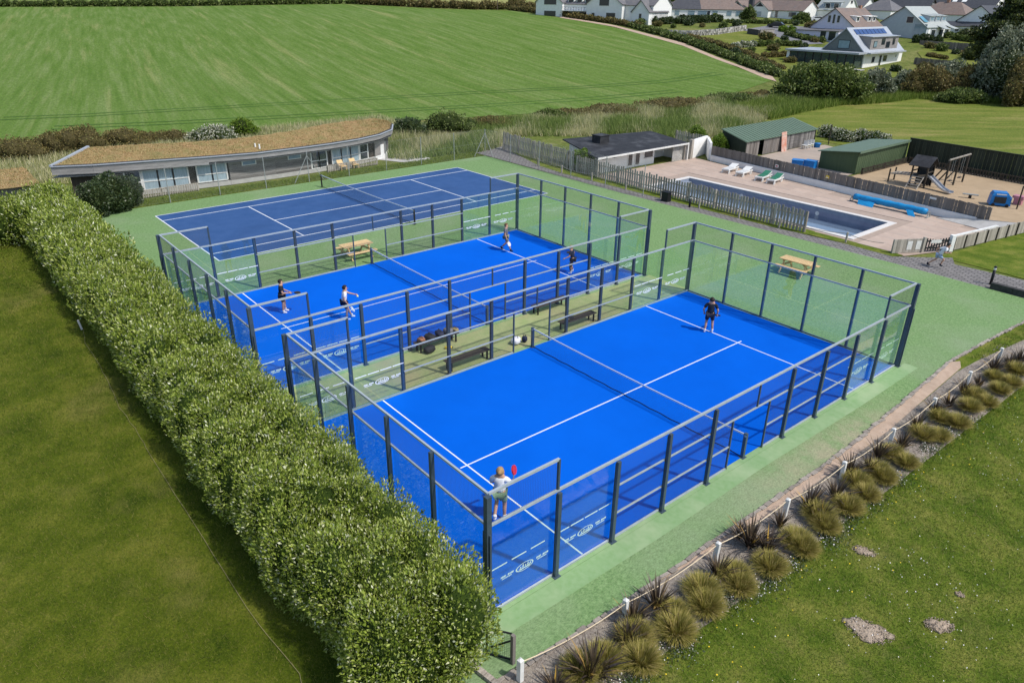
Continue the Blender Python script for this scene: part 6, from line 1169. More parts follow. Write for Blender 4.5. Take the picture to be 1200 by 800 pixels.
# dark cypress in tiers
cb = G(1172, 92); t = thing('cypress_tree', 'large dark spreading cypress overtopping the village roofs', 'tree', cb); s = depth(cb) / FPX; bl = []
for k in range(26):
    z = (14 + 68 * (k / 26)) * s / 0.92; w_ = (34 * (1 - abs(k / 26 - 0.45)) + 5) * s; a = k * 2.4; r_ = w_ * random.uniform(0.35, 0.9); bl.append((math.cos(a) * r_, math.sin(a) * r_, z, w_ * 0.5, w_ * 0.5, 5.0 * s))
P, N = blob_points(bl, 22000, lump=0.3, shell=0.4, zmin=0.2); V, F = leaf_mesh(P, N, 0.5, 0.4, 0.1, 1.0); npobj('crown', V, F, 'leaf_cypress', t); core_mesh(bl, 0.7).build('inner_foliage', 'core_dark', t, True)
mb = MB(); mb.tube([(0, 0, -0.2), (0.1, 0, 5), (0, 0.1, 11)], [0.5, 0.35, 0.1], 8)
for b in bl[::3]: mb.tube([(0, 0, b[2] * 0.8), (b[0] * 0.6, b[1] * 0.6, b[2] * 0.95), b[:3]], [0.16, 0.1, 0.05], 6)
mb.build('trunk', 'bark', t, True)
pxbush('dark_tree', 'small dark shrub against the side garden fence', 'tree', 1143, 70, 40, 14, 1800, 'leaf_cypress', 'core_dark', 5, trunk=(0.15, 1.0), size=0.4)
hedgerow('field_hedge', 'dark hedgerow dropping along the green field below the village', [(912, 90), (866, 72), (806, 50), (770, 40), (740, 32)], 1.3, 2.0, 9000, 'leaf_mid', 'core_dark'); hedgerow('field_hedge', 'straw topped bank beside the dark field hedgerow', [(915, 82), (880, 66), (840, 52), (808, 44)], 0.8, 1.5, 3500, 'leaf_brown', 'core_brown')
hedgerow('field_hedge', 'brown hedge along the field edge below the white hotel', [(752, 34), (716, 27.5), (682, 23), (642, 17), (597, 12)], 1.4, 1.6, 5000, 'leaf_brown', 'core_brown'); hedgerow('far_hedge', 'long dark hedge along the crest of the green field', [(-60, 8), (60, 8), (200, 7.5), (330, 5.5), (420, 4.6)], 2.0, 2.4, 9000, 'leaf_mid', 'core_dark', step=2.0); hedgerow('far_hedge', 'brownish hedge with scrub above the corner of the green field', [(420, 5), (500, 9), (560, 11), (600, 11), (632, 12)], 2.4, 2.6, 6000, 'leaf_brown', 'core_brown', step=1.8)
pxbush('wind_tree', 'small windblown tree in the far hedge beside the hotel', 'tree', 605, 11, 24, 14, 900, 'leaf_brown', 'core_brown', 4, trunk=(0.2, 2), size=0.5)
p = G(583, 12); MB().tube([(p.x, p.y, p.z), (p.x, p.y, p.z + 6.5)], 0.12, 6).build('telegraph_pole', 'bark'); tag(bpy.data.objects['telegraph_pole'], 'dark telegraph pole in the far hedge', 'pole')
hedgerow('garden_hedge', 'clipped dark green hedge below the long bungalow', [(758, 29), (800, 28), (845, 26)], 1.7, 1.6, 4200, 'leaf_dark', 'core_dark'); hedgerow('garden_hedge', 'low hedge running on from the clipped bungalow hedge', [(852, 27), (895, 28), (940, 28)], 0.9, 1.2, 2200, 'leaf_mid', 'core_dark'); hedgerow('garden_hedge', 'green shrubby hedge beside the bungalow drive', [(785, 21), (812, 22.5), (838, 23)], 1.0, 1.0, 1600, 'leaf_dark', 'core_dark')
hedgerow('garden_hedge', 'block of pale tipped hedge on the garden lawn near the stone wall', [(856, 57), (872, 56), (884, 55)], 1.2, 1.4, 2000, 'leaf_white', 'core_dark'); hedgerow('garden_hedge', 'long pale tipped hedge on the garden lawn above the solar house', [(890, 55), (912, 54), (938, 55)], 1.2, 1.3, 2400, 'leaf_mid', 'core_dark'); hedgerow('garden_hedge', 'low heathery border beside the glazed veranda', [(893, 68), (912, 67), (928, 66)], 1.0, 1.3, 1700, 'leaf_brown', 'core_brown'); hedgerow('garden_hedge', 'golden green hedge by the road bend', [(916, 37), (930, 40), (945, 43)], 1.4, 1.6, 2200, 'leaf_bright', 'core_dark'); hedgerow('garden_hedge', 'dark hedge stepping down from the golden hedge', [(922, 42), (945, 48), (965, 50)], 1.2, 1.3, 1900, 'leaf_mid', 'core_dark')
hedgerow('garden_hedge', 'bushy dark hedge below the pale roofed house', [(1068, 50), (1085, 50), (1102, 53)], 1.7, 1.5, 2200, 'leaf_dark', 'core_dark'); hedgerow('garden_shrubs', 'low mixed shrubs in the lawn behind the solar house', [(1085, 66), (1096, 68), (1108, 70)], 0.8, 1.2, 1300, 'leaf_brown', 'core_dark', 'shrubs'); hedgerow('garden_shrubs', 'low shrubs beside the gravel near the cypress', [(1118, 47), (1135, 50), (1150, 50)], 1.4, 1.5, 1600, 'leaf_mid', 'core_dark', 'shrubs')
for i, (px, py, w, h, lb) in enumerate(((876, 25, 22, 14, 'bushy green tree between the bungalow and the gabled house'), (838, 26, 14, 8, 'pale bush over the bungalow hedge'), (940, 26, 26, 9, 'green bush beside the white car'), (1145, 34, 30, 15, 'bushy green tree among the far roofs'), (966, 12, 20, 8, 'small green bush in front of the solar tiled house'))): pxbush('garden_tree', lb, 'tree', px, py, w, h, 1300, 'leaf_mid', 'core_dark', 5, trunk=(0.12, 1.0), size=0.4)
hedgerow('tree_belt', 'dark belt of trees on the skyline behind the village', [(940, 5), (1000, 7), (1060, 7), (1110, 8)], 5.5, 5, 6000, 'leaf_dark', 'core_dark', 'trees', step=4, size=0.9); hedgerow('tree_belt', 'dark hedge line behind the hotel and bungalow', [(755, 8), (800, 7), (860, 7), (930, 6)], 2.6, 3, 4000, 'leaf_mid', 'core_dark', 'trees', step=2.5, size=0.7)
# ================================================================== village
def house(name, label, corner, rz, sy, W_, L_, eave, ridge, wall, roof, wins=(), roofb=None, hip=0.0, chim=(), gable=None, over=0.3, dz=0.0, cat='house'):
    """corner = ground pixel of the visible corner; a runs along the ridge from the visible gable, b across from the visible long side"""
    p = corner if isinstance(corner, Vector) else G(*corner); t = thing(name, label, cat, (p.x, p.y, p.z - 0.3 + dz), rz); e, r = eave + 0.3, ridge + 0.3
    y = lambda b: sy * b; h2 = W_ / 2
    if hip: 
        w = MB(); w.prism([(0, y(0)), (L_, y(0)), (L_, y(W_)), (0, y(W_))], 0, e)
    else:
        w = MB(); w.add([(0, y(0), 0), (0, y(W_), 0), (0, y(W_), e), (0, y(h2), r - 0.05), (0, y(0), e), (L_, y(0), 0), (L_, y(W_), 0), (L_, y(W_), e), (L_, y(h2), r - 0.05), (L_, y(0), e)], [(0, 1, 2, 3, 4), (9, 8, 7, 6, 5), (0, 5, 6, 1), (1, 6, 7, 2), (2, 7, 8, 3), (3, 8, 9, 4), (4, 9, 5, 0)])
    w.build('wall', wall, t)
    if gable: MB().add([(-0.02, y(0.1), e), (-0.02, y(W_ - 0.1), e), (-0.02, y(h2), r - 0.15)], [(0, 1, 2)]).build('gable_cladding', gable, t)
    k = (r - e) / h2; o = over; ze = e - k * o
    for b0, m_ in ((-o, roof), (W_ + o, roofb or roof)):
        MB().slab([(-o + (0), y(b0), ze), (L_ + o, y(b0), ze), (L_ + o - hip, y(h2), r), (-o + hip, y(h2), r)], 0.14).build('roof', m_, t)
    if hip:
        for a0, a1 in ((-o, -o + hip), (L_ + o, L_ + o - hip)): MB().slab([(a0, y(-o), ze), (a0, y(W_ + o), ze), (a1, y(h2), r)], 0.14).build('roof', roof, t)
    for (f, c, z, ww, hh, *m_) in wins:
        pm_ = m_[0] if m_ else 'pane'; fm = m_[1] if len(m_) > 1 else 'white_paint'; z += 0.3
        if f == 'g': a = MB().b2((-0.05, y(c - ww / 2), z), (0, y(c + ww / 2), z + hh)); b = MB().b2((-0.075, y(c - ww / 2 + 0.1), z + 0.1), (-0.05, y(c + ww / 2 - 0.1), z + hh - 0.1))
        else: a = MB().b2((c - ww / 2, y(-0.05), z), (c + ww / 2, y(0), z + hh)); b = MB().b2((c - ww / 2 + 0.1, y(-0.075), z + 0.1), (c + ww / 2 - 0.1, y(-0.05), z + hh - 0.1))
        fo = a.build('window', fm, t); b.build('pane', pm_, fo)
    for (a, b, h) in chim: MB().b2((a - 0.35, y(b) - 0.3, e), (a + 0.35, y(b) + 0.3, r + h)).build('chimney', 'brick', t)
    t['_e'] = e; return t
def dormer(t, sy, a0, a1, b0, z0, z1, depth_, front, roof, win=True, slope=0.25, pane='pane'):
    y = lambda b: sy * b
    MB().add([(a0, y(b0), z0), (a1, y(b0), z0), (a1, y(b0 + depth_), z0), (a0, y(b0 + depth_), z0), (a0, y(b0), z1), (a1, y(b0), z1), (a1, y(b0 + depth_), z1 + slope), (a0, y(b0 + depth_), z1 + slope)], [(3, 2, 1, 0), (4, 5, 6, 7), (0, 1, 5, 4), (1, 2, 6, 5), (2, 3, 7, 6), (3, 0, 4, 7)]).build('dormer', front, t)
    MB().slab([(a0 - 0.15, y(b0 - 0.25), z1 + 0.02), (a1 + 0.15, y(b0 - 0.25), z1 + 0.02), (a1 + 0.15, y(b0 + depth_), z1 + slope + 0.06), (a0 - 0.15, y(b0 + depth_), z1 + slope + 0.06)], 0.1).build('dormer_roof', roof, t)
    if win: f = MB().b2((a0 + 0.15, y(b0 - 0.04), z0 + 0.2), (a1 - 0.15, y(b0), z1 - 0.1)).build('window', 'white_paint', t); MB().b2((a0 + 0.27, y(b0 - 0.06), z0 + 0.3), (a1 - 0.27, y(b0 - 0.04), z1 - 0.2)).build('pane', pane, f)
YR, XR = R(90), R(180)
# --- house with solar panels (ridge along +Y, gable towards -Y, long side towards +X)
t = house('solar_house', 'modern white and grey house with blue solar panels on its roof', (1010, 80), YR, 1, 8.6, 15.2, 2.7, 6.7, 'render_white', 'roof_zinc', [('l', 3.6, 0.7, 1.2, 1.2), ('l', 6.4, 0.1, 0.9, 2.0), ('l', 8.2, 0.8, 1.6, 1.2), ('l', 12.6, 1.4, 0.4, 0.5), ('g', 4.3, 3.1, 2.3, 1.5, 'pane_pale', 'frame_dark')], gable='green_grey' if mat('green_grey', (0.12, 0.14, 0.13), (0.15, 0.17, 0.16), rough=0.7) else None, over=0.25)
dormer(t, 1, 2.2, 13.0, 0.35, 3.15, 5.55, 3.2, 'cladding', 'roof_zinc', False, 0.15)
for a, w_, z in ((4.0, 1.3, 3.7), (7.0, 1.3, 4.1), (9.0, 1.5, 3.5), (11.2, 0.9, 4.0)): f = MB().b2((a - w_ / 2, 0.30, z), (a + w_ / 2, 0.348, z + 1.1)).build('window', 'frame_dark', t); MB().b2((a - w_ / 2 + 0.1, 0.28, z + 0.1), (a + w_ / 2 - 0.1, 0.30, z + 1.0)).build('pane', 'pane_pale' if a < 5 else 'pane', f)
kk = (6.7 - 2.7) / 4.3
for i in range(8): a = 1.6 + i * 1.5; MB().slab([(a, 2.95, 3.0 + kk * 2.95 + 0.12), (a + 1.3, 2.95, 3.0 + kk * 2.95 + 0.12), (a + 1.3, 3.85, 3.0 + kk * 3.85 + 0.12), (a, 3.85, 3.0 + kk * 3.85 + 0.12)], 0.06).build('solar_panel', 'solar', t)
MB().b2((-3.4, -0.6, 2.72), (-0.26, 14.2, 3.02)).build('veranda_roof', 'roof_zinc', t); MB().b2((-0.2, -1.2, 2.74), (14.0, -0.26, 2.95)).build('balcony_edge', 'roof_zinc', t)
MB().b2((-0.24, 8.9, 2.72), (6, 14.2, 3.0)).build('veranda_roof', 'roof_zinc', t); MB().b2((0.1, 8.8, 0), (5.8, 13.9, 2.7)).build('wing_wall', 'green_grey', t)
for i in range(8): f = MB().b2((-2.85, 0.4 + i * 1.62, 0.25), (-2.8, 1.9 + i * 1.62, 2.7)).build('glazed_panel', 'frame_dark', t); MB().b2((-2.87, 0.5 + i * 1.62, 0.4), (-2.85, 1.80 + i * 1.62, 2.6)).build('pane', 'pane_sea' if 'pane_sea' in MATS else mat('pane_sea', (0.035, 0.055, 0.055), (0.05, 0.075, 0.075), rough=0.08, spec=0.8).name, f)
MB().b2((-2.9, 13.45, 0), (-2.3, 14.0, 2.72)).build('white_pier', 'render_white', t); MB().b2((-2.75, 0.2, 0), (-0.05, 0.35, 2.7)).build('glazed_end', 'pane_sea', t)
MB().b2((-4.5, -2.0, 0.2), (-2.9, 14.5, 0.32)).build('terrace', 'concrete', t)
# --- lilac house
t = house('lilac_house', 'pale lilac rendered house with brown roof and white dormers', (999, 50), YR, 1, 10.8, 13.0, 3.1, 7.0, 'render_lilac', 'roof_brown', [('g', 4.3, 3.9, 0.8, 1.6), ('g', 5.4, 3.7, 0.7, 2.0), ('g', 6.5, 3.9, 0.8, 1.6), ('g', 3, 0.2, 1.6, 2.0)], chim=((11, 5.4, 0.5),)); kk = 3.9 / 5.4
for a in (2.6, 8.0, 10.2): dormer(t, 1, a, a + 1.5, 1.5, 4.4, 5.6, 2.2, 'render_white', 'render_white', True, 0.1)
MB().b2((-3.2, 2.0, 0), (-0.02, 12.5, 2.6)).build('front_extension', 'render_lilac', t); MB().slab([(-3.5, 1.8, 2.62), (0, 1.8, 2.95), (0, 12.8, 2.95), (-3.5, 12.8, 2.62)], 0.12).build('extension_roof', 'roof_slate', t)
for b, w_, h_ in ((3.4, 1.8, 2.0), (5.6, 1.5, 2.0), (9.4, 1.2, 1.3)): f = MB().b2((-3.26, b - w_ / 2, 0.55), (-3.2, b + w_ / 2, 0.55 + h_)).build('window', 'white_paint', t); MB().b2((-3.29, b - w_ / 2 + .1, 0.65), (-3.26, b + w_ / 2 - .1, 0.45 + h_)).build('pane', 'pane', f)
# --- pale roofed house
t = house('pale_roof_house', 'grey gabled house with pale metal roof, dormers and glazed corner', (1083, 47), YR, 1, 12.0, 13.0, 2.8, 7.0, 'render_grey', 'roof_pale', [('g', 4.2, 3.4, 1.7, 1.5), ('l', 3.8, 0.1, 2.2, 2.1), ('l', 8.0, 0.1, 2.4, 2.1), ('l', 11.4, 0.8, 1.2, 1.2)], roofb='roof_brown')
for a in (3.6, 6.8, 10.0): dormer(t, 1, a, a + 2.3, 1.3, 4.0, 5.3, 3.0, 'render_grey', 'roof_pale', True, 0.45, 'pane_pale')
MB().b2((-0.06, 0.0, 0.3), (-0.01, 2.8, 3.6)).build('glazed_corner', 'pane_pale', t)
for k in range(3): MB().slab([(0.5 + k * 0.65, 0.9, 4.05), (1.05 + k * 0.65, 0.9, 4.05), (1.05 + k * 0.65, 2.6, 5.25), (0.5 + k * 0.65, 2.6, 5.25)], 0.04).build('roof_light', 'pane_sky' if 'pane_sky' in MATS else mat('pane_sky', (0.10, 0.30, 0.42), (0.14, 0.36, 0.48), rough=0.1, spec=0.7).name, t)
for a in (1.6, 6.0, 9.8, 12.6): MB().b2((a - 0.5, -0.03, 0.3), (a + 0.5, -0.005, 2.9)).build('white_pier', 'render_white', t)
for a in (5.5, 10.2): MB().slab([(a, -2.0, 2.6), (a + 2.8, -2.0, 2.6), (a + 2.8, 0.2, 3.3), (a, 0.2, 3.3)], 0.1).build('porch_roof', 'roof_pale', t)
# --- house beside the cypress
t = house('slate_house', 'white gabled house with dark slate roof beside the cypress', (1166, 42), YR, 1, 9.5, 12, 3.2, 6.6, 'render_white', 'roof_dark', [('g', 3.0, 0.5, 1.0, 1.2), ('g', 5.0, 0.5, 1.0, 1.2)]); MB().b2((-2.5, 3.0, 0), (-0.02, 15, 2.2)).build('side_wing', 'render_white', t); MB().slab([(-2.8, 2.7, 2.2), (0, 2.7, 3.2), (0, 15.3, 3.2), (-2.8, 15.3, 2.2)], 0.12).build('wing_roof', 'roof_dark', t)
for b in (6, 8, 10): f = MB().b2((-2.56, b - 0.5, 0.9), (-2.5, b + 0.5, 1.8)).build('window', 'white_paint', t); MB().b2((-2.58, b - 0.4, 1.0), (-2.56, b + 0.4, 1.7)).build('pane', 'pane', f)
# --- house with dark roof panels
t = house('solar_tile_house', 'white gabled house with green grey roof and dark panels on its wing', (985, 25), XR, -1, 8.5, 8.0, 2.9, 6.4, 'render_white', 'roof_pale', [('g', 4.2, 4.3, 1.2, 1.0), ('l', 2.0, 3.1, 1.5, 1.4), ('l', 4.5, 3.1, 1.5, 1.4)]); dormer(t, -1, 1.2, 6.5, 0.9, 3.4, 5.0, 2.6, 'render_grey', 'roof_pale', True, 0.4, 'pane_pale')
MB().b2((8.02, -0.5, 0), (17, -7.5, 2.5)).build('wing', 'render_white', t); MB().slab([(8.0, -0.2, 2.5), (17.3, -0.2, 2.5), (17.3, -4.0, 4.3), (8.0, -4.0, 4.3)], 0.12).build('wing_roof', 'roof_slate', t); MB().slab([(8.0, -4.02, 4.3), (17.3, -4.02, 4.3), (17.3, -7.8, 2.5), (8.0, -7.8, 2.5)], 0.12).build('wing_roof', 'roof_slate', t)
for i in range(7): MB().slab([(8.6 + i * 1.18, -0.5, 2.76), (9.7 + i * 1.18, -0.5, 2.76), (9.7 + i * 1.18, -3.4, 4.12), (8.6 + i * 1.18, -3.4, 4.12)], 0.05).build('roof_panel', 'solar_dark', t)
# --- gabled cottage row
t = house('gabled_cottage', 'white cottage with brown roof, dark pointed gables and tall dark chimney', (939, 24), XR, -1, 8.5, 26, 2.5, 5.0, 'render_white', 'roof_brown', [('l', 3, 0.7, 2.4, 1.3), ('l', 8.0, 0.4, 1.0, 1.9), ('l', 14.5, 0.5, 1.0, 1.8)])
for a, w_, pr in ((9.5, 6.0, 2.0), (17.5, 6.2, 1.2), (23.0, 4.0, 2.0)):
    MB().add([(a, pr, 0), (a + w_, pr, 0), (a + w_, pr, 2.8), (a + w_ / 2, pr, 4.9), (a, pr, 2.8), (a, -3, 0), (a + w_, -3, 0), (a + w_, -3, 2.8), (a + w_ / 2, -3, 4.9), (a, -3, 2.8)], [(0, 1, 2, 3, 4), (9, 8, 7, 6, 5), (0, 5, 6, 1), (1, 6, 7, 2), (2, 7, 8, 3), (3, 8, 9, 4), (4, 9, 5, 0)]).build('gable_bay', 'render_white', t)
    for s in (0, 1): MB().slab([(a + s * w_ + (s * 2 - 1) * 0.3, pr + 0.3, 2.65), (a + w_ / 2, pr + 0.3, 5.05), (a + w_ / 2, -4, 5.05), (a + s * w_ + (s * 2 - 1) * 0.3, -4, 2.65)], 0.1).build('bay_roof', 'roof_brown', t)
    MB().add([(a + w_ * 0.28, pr + 0.02, 3.55), (a + w_ * 0.72, pr + 0.02, 3.55), (a + w_ / 2, pr + 0.02, 4.65)], [(0, 1, 2)]).build('gable_board', 'frame_dark', t); f = MB().b2((a + w_ / 2 - 0.9, pr, 1.0), (a + w_ / 2 + 0.9, pr + 0.05, 2.3)).build('window', 'white_paint', t); MB().b2((a + w_ / 2 - 0.78, pr + 0.05, 1.1), (a + w_ / 2 + 0.78, pr + 0.07, 2.2)).build('pane', 'pane_pale', f)
MB().b2((15.9, 0.6, 0), (17.2, -0.4, 6.4)).build('chimney', 'roof_dark', t)
# --- long bungalow, hipped
pa, pb = G(872, 23), G(780, 21.5); rz = math.atan2(pb.y - pa.y, pb.x - pa.x); L_ = (pb - pa).length
t = house('long_bungalow', 'long white bungalow with hipped grey and brown roof', pa, rz, -1, 8.0, L_, 2.6, 5.0, 'render_white', 'roof_brown', [('l', a, 0.8, w_, 1.3, 'pane_pale') for a, w_ in ((L_ * .08, 1.6), (L_ * .2, 1.5), (L_ * .38, 1.6), (L_ * .54, 2.6), (L_ * .68, 2.0), (L_ * .86, 1.4))] + [('l', L_ * .46, 0.1, 1.0, 2.0)], hip=4.0); kk = (5.0 - 2.6) / 4
MB().slab([(L_ * .56, 0.3, 2.72), (L_ + 0.32, 0.3, 2.72), (L_ - 3.7, -4.0, 5.34), (L_ * .56, -4.0, 5.34)], 0.05).build('dark_roof_half', 'roof_dark', t)
# --- white hotel
pa, pb = G(764, 29), G(631, 17); rz = math.atan2(pb.y - pa.y, pb.x - pa.x); L_ = (pb - pa).length; mid = (pa.z + pb.z) / 2
def wing(t, a0, a1, pr, eave, ridge, wins, roof='roof_slate'):
    c = (a0 + a1) / 2; MB().add([(a0, pr, 0), (a1, pr, 0), (a1, pr, eave), (c, pr, ridge), (a0, pr, eave), (a0, -8, 0), (a1, -8, 0), (a1, -8, eave), (c, -8, ridge), (a0, -8, eave)], [(0, 1, 2, 3, 4), (9, 8, 7, 6, 5), (0, 5, 6, 1), (1, 6, 7, 2), (2, 7, 8, 3), (3, 8, 9, 4), (4, 9, 5, 0)]).build('wing_wall', 'render_white', t)
    for s, q in ((-1, a0), (1, a1)): k_ = (ridge - eave) / (c - a0); MB().slab([(q + s * 0.35, pr + 0.35, eave - k_ * 0.35 + 0.1), (c, pr + 0.35, ridge + 0.1), (c, -8.3, ridge + 0.1), (q + s * 0.35, -8.3, eave - k_ * 0.35 + 0.1)], 0.14).build('wing_roof', roof, t)
    for (x_, z_, w_, h_) in wins: f = MB().b2((x_ - w_ / 2, pr, z_), (x_ + w_ / 2, pr + 0.05, z_ + h_)).build('window', 'white_paint', t); MB().b2((x_ - w_ / 2 + 0.12, pr + 0.05, z_ + 0.12), (x_ + w_ / 2 - 0.12, pr + 0.07, z_ + h_ - 0.12)).build('pane', 'pane', f)
t = house('white_hotel', 'large white hotel with slate gables and balcony above the green field', Vector((pa.x, pa.y, mid - 0.8)), rz, -1, 10, L_, 4.6, 7.6, 'render_white', 'roof_slate', [('l', L_ * f, 0.5, 1.7, 2.0) for f in (.55, .59, .63, .67, .71)], chim=((L_ * .35, 5, 0.8), (L_ * .6, 5, 0.6))); U = L_ / 133.0
wing(t, 30 * U, 70 * U, 1.6, 5.0, 8.6, [(50 * U, 4.4, 3.2, 2.2), (42 * U, 1.0, 3.0, 1.9), (62 * U, 1.4, 1.1, 1.4)]); wing(t, 100 * U, 133 * U, 1.2, 5.2, 8.6, [(115 * U, 4.4, 4.4, 2.3), (115 * U, 0.9, 4.2, 2.1)]); wing(t, 0, 18 * U, 2.0, 3.4, 6.0, [(9 * U, 0.9, 0.9, 2.0)])
MB().b2((71 * U, 0.02, 3.0), (100 * U, 1.5, 3.15)).build('balcony', 'render_white', t)
for k in range(9): MB().tube([(73 * U + k * 3.2 * U, 1.45, 3.15), (73 * U + k * 3.2 * U, 1.45, 4.0)], 0.05, 5).build('balcony_post', 'frame_dark', t)
MB().bar((71 * U, 1.45, 4.0), (100 * U, 1.45, 4.0), 0.06).build('balcony_rail', 'frame_dark', t)
for k in (74, 84, 94): dormer(t, -1, k * U - 1.0, k * U + 1.0, 0.6, 4.6, 6.2, 2.5, 'render_white', 'roof_slate', True, 0.3)
# --- roofs beyond
house('slate_bungalow', 'small hipped grey roof between the lilac house and the pale roof', (1042, 24), XR, -1, 9, 9, 2.6, 5.2, 'render_white', 'roof_slate', hip=3.5); house('dark_roof_house', 'dark roofed white gabled house behind the pale roof', (1082, 24), XR, -1, 8, 12, 2.8, 5.6, 'render_white', 'roof_dark', [('g', 4, 3.2, 1.2, 1.0)], gable='frame_dark'); house('brown_roof_house', 'hipped brown roof house with white chimney behind the dormers', (1128, 30), XR, -1, 10, 13, 2.7, 5.6, 'render_white', 'roof_brown', hip=4, chim=((7, 5, 0.8),))
t = house('long_slate_house', 'long dark slate roof with two pale rooflights and white gable', (1160, 22), XR, -1, 11, 17, 2.8, 6.4, 'render_white', 'roof_dark', [('g', 5.5, 3.4, 1.4, 1.2)])
for a in (8.5, 11.2): kk = 3.6 / 5.5; MB().slab([(a, -2.2, 3.1 + kk * 2.2 + .1), (a + 1.3, -2.2, 3.1 + kk * 2.2 + .1), (a + 1.3, -3.9, 3.1 + kk * 3.9 + .1), (a, -3.9, 3.1 + kk * 3.9 + .1)], 0.05).build('roof_light', 'render_white', t)
house('brown_roof_house', 'low brown roofed house on the rise behind the cypress', (1215, 18), XR, -1, 10, 18, 2.6, 5.2, 'render_white', 'roof_brown'); house('tan_gable_house', 'small white house with pale gable behind the solar tiled house', (1010, 17), XR, -1, 7, 8, 2.4, 4.6, 'render_white', 'roof_slate', [('g', 3.5, 1.0, 1.2, 1.2)])
# stone wall, garden walls, fences
ws = thing('dry_stone_wall', 'long pale dry stone wall edging the upper garden lawn', 'wall', G(830, 42)); mb = MB(); pts = [G(784, 42), G(808, 43), (G(840, 41)), G(874, 36)]
for a, b in zip(pts[:-1], pts[1:]):
    m = int((b - a).length / 0.55)
    for k in range(m):
        for z in range(3):
            q = a.lerp(b, (k + 0.5 * (z % 2)) / m); mb.box((q.x + random.uniform(-.1, .1), q.y + random.uniform(-.1, .1), float(H(q.x, q.y)) + 0.22 + z * 0.42), (random.uniform(.4, .62), random.uniform(.4, .6), random.uniform(.34, .46)), random.uniform(0, 3))
mat('stone_pale', (0.30, 0.28, 0.25), (0.52, 0.50, 0.47), scale=1.6, rough=0.9, lo=0.4, hi=0.6); mb.build('stonework', 'stone_pale', ws, world=True, kind='stuff')
for (a, b, lb) in (((876, 40), (889, 42), 'dark block of garden wall beside the stone wall'), ((890, 42), (906, 41), 'pale gate wall beside the road')):
    p, q = G(*a), G(*b); wt = thing('garden_wall', lb, 'wall', p); MB().bar(Vector((p.x, p.y, p.z + 0.55)), Vector((q.x, q.y, q.z + 0.55)), 0.5, 1.3).build('wall', 'dark_stone' if 'dark' in lb else 'stone', wt, world=True); MB().bar(Vector((p.x, p.y, p.z + 1.25)), Vector((q.x, q.y, q.z + 1.25)), 0.6, 0.1).build('coping', 'stone', wt, world=True)
for a, b, lb in (((1071, 75), (1113, 82), 'brown board fence beside the end of the solar house'), ((1078, 52), (1140, 63), 'long brown board fence across the garden below the pale roof')):
    p, q = G(*a), G(*b); palisade('garden_fence', lb, p, q, 1.5, 0.3, 'wood_plank', 0.28, rails=(0.3, 0.8), hvar=0.02, zoff=(p.z + q.z) / 2 - 0.15)
def car(px, py, rz, m, label):
    p = G(px, py); t = thing('parked_car', label, 'car', (p.x, p.y, p.z + 0.08), rz); pr = [(-2.1, 0.3), (-2.1, 0.75), (-1.7, 0.88), (-1.2, 1.30), (0.5, 1.33), (1.15, 0.92), (1.95, 0.80), (2.1, 0.5), (2.1, 0.3)]; n = len(pr)
    MB().add([(x_, -0.85, z_) for x_, z_ in pr] + [(x_, 0.85, z_) for x_, z_ in pr], [tuple(range(n)), tuple(range(n, 2 * n))[::-1]] + [(i, n + i, n + (i + 1) % n, (i + 1) % n) for i in range(n)]).build('body', m, t)
    for s in (-1, 1): MB().add([(-1.45, s * 0.86, 0.93), (0.95, s * 0.86, 0.93), (0.4, s * 0.86, 1.25), (-1.1, s * 0.86, 1.24)], [(0, 1, 2, 3)]).build('side_window', 'pane', t)
    MB().add([(1.13, -0.7, 0.96), (1.13, 0.7, 0.96), (0.56, 0.65, 1.32), (0.56, -0.65, 1.32)], [(0, 1, 2, 3)]).build('windscreen', 'pane', t)
    for a in (-1.3, 1.3):
        for s in (-1, 1): MB().tube([(a, s * 0.78, 0.3), (a, s * 0.90, 0.3)], 0.32, 12).build('wheel', 'black_metal', t)
mat('car_dark', (0.015, 0.018, 0.03), rough=0.2, spec=0.6); mat('car_white', (0.65, 0.66, 0.68), rough=0.25, spec=0.6)
car(776, 25, THV + 0.1, 'car_dark', 'dark car parked between the hotel and the bungalow'); car(909, 33, THV + 2.6, 'car_dark', 'dark car on the road below the gabled cottage'); car(958, 26, THV, 'car_white', 'white car parked before the dark roof panels')

# ---- loose shrubs in the village gardens
protos = []
for k, lf in enumerate(('leaf_mid', 'leaf_dark', 'leaf_brown')):
    bl = [(random.uniform(-.7, .7), random.uniform(-.7, .7), 0.5 + 0.2 * random.random(), 0.8, 0.8, 0.7) for _ in range(4)]; P, N = blob_points(bl, 500, lump=0.2, shell=0.3); V, F = leaf_mesh(P, N, 0.36); me = bpy.data.meshes.new('shrub_leaves'); me.from_pydata(V.tolist(), [], F.tolist()); me.materials.append(MATS[lf]); protos.append((me, pmesh(core_mesh(bl, 0.8), 'inner_foliage', 'core_dark', True), ('green', 'dark green', 'brownish')[k]))
for k, (px, py) in enumerate(((790, 33), (806, 30), (822, 32), (846, 34), (864, 31), (884, 27), (898, 26), (932, 30), (948, 34), (964, 30), (975, 27), (955, 50), (972, 46), (942, 57), (905, 60), (880, 62), (862, 66), (1090, 57), (1102, 60), (1120, 64), (1135, 67), (1112, 45), (1128, 42), (1010, 22), (1024, 26), (1046, 28), (925, 74), (940, 80), (1048, 84), (1085, 84), (1108, 86), (1148, 44), (770, 31), (752, 30), (918, 48), (898, 47))):
    p = G(px, py); me, cm, nm = protos[k % 3]; t = thing('garden_shrub', 'small rounded %s shrub in the village gardens' % nm, 'shrub', p, k * 1.1, '%s shrubs in the village gardens' % nm); s_ = random.uniform(0.7, 1.3); t.scale = (s_, s_, s_); inst('foliage', me, t); inst('inner_foliage', cm, t)
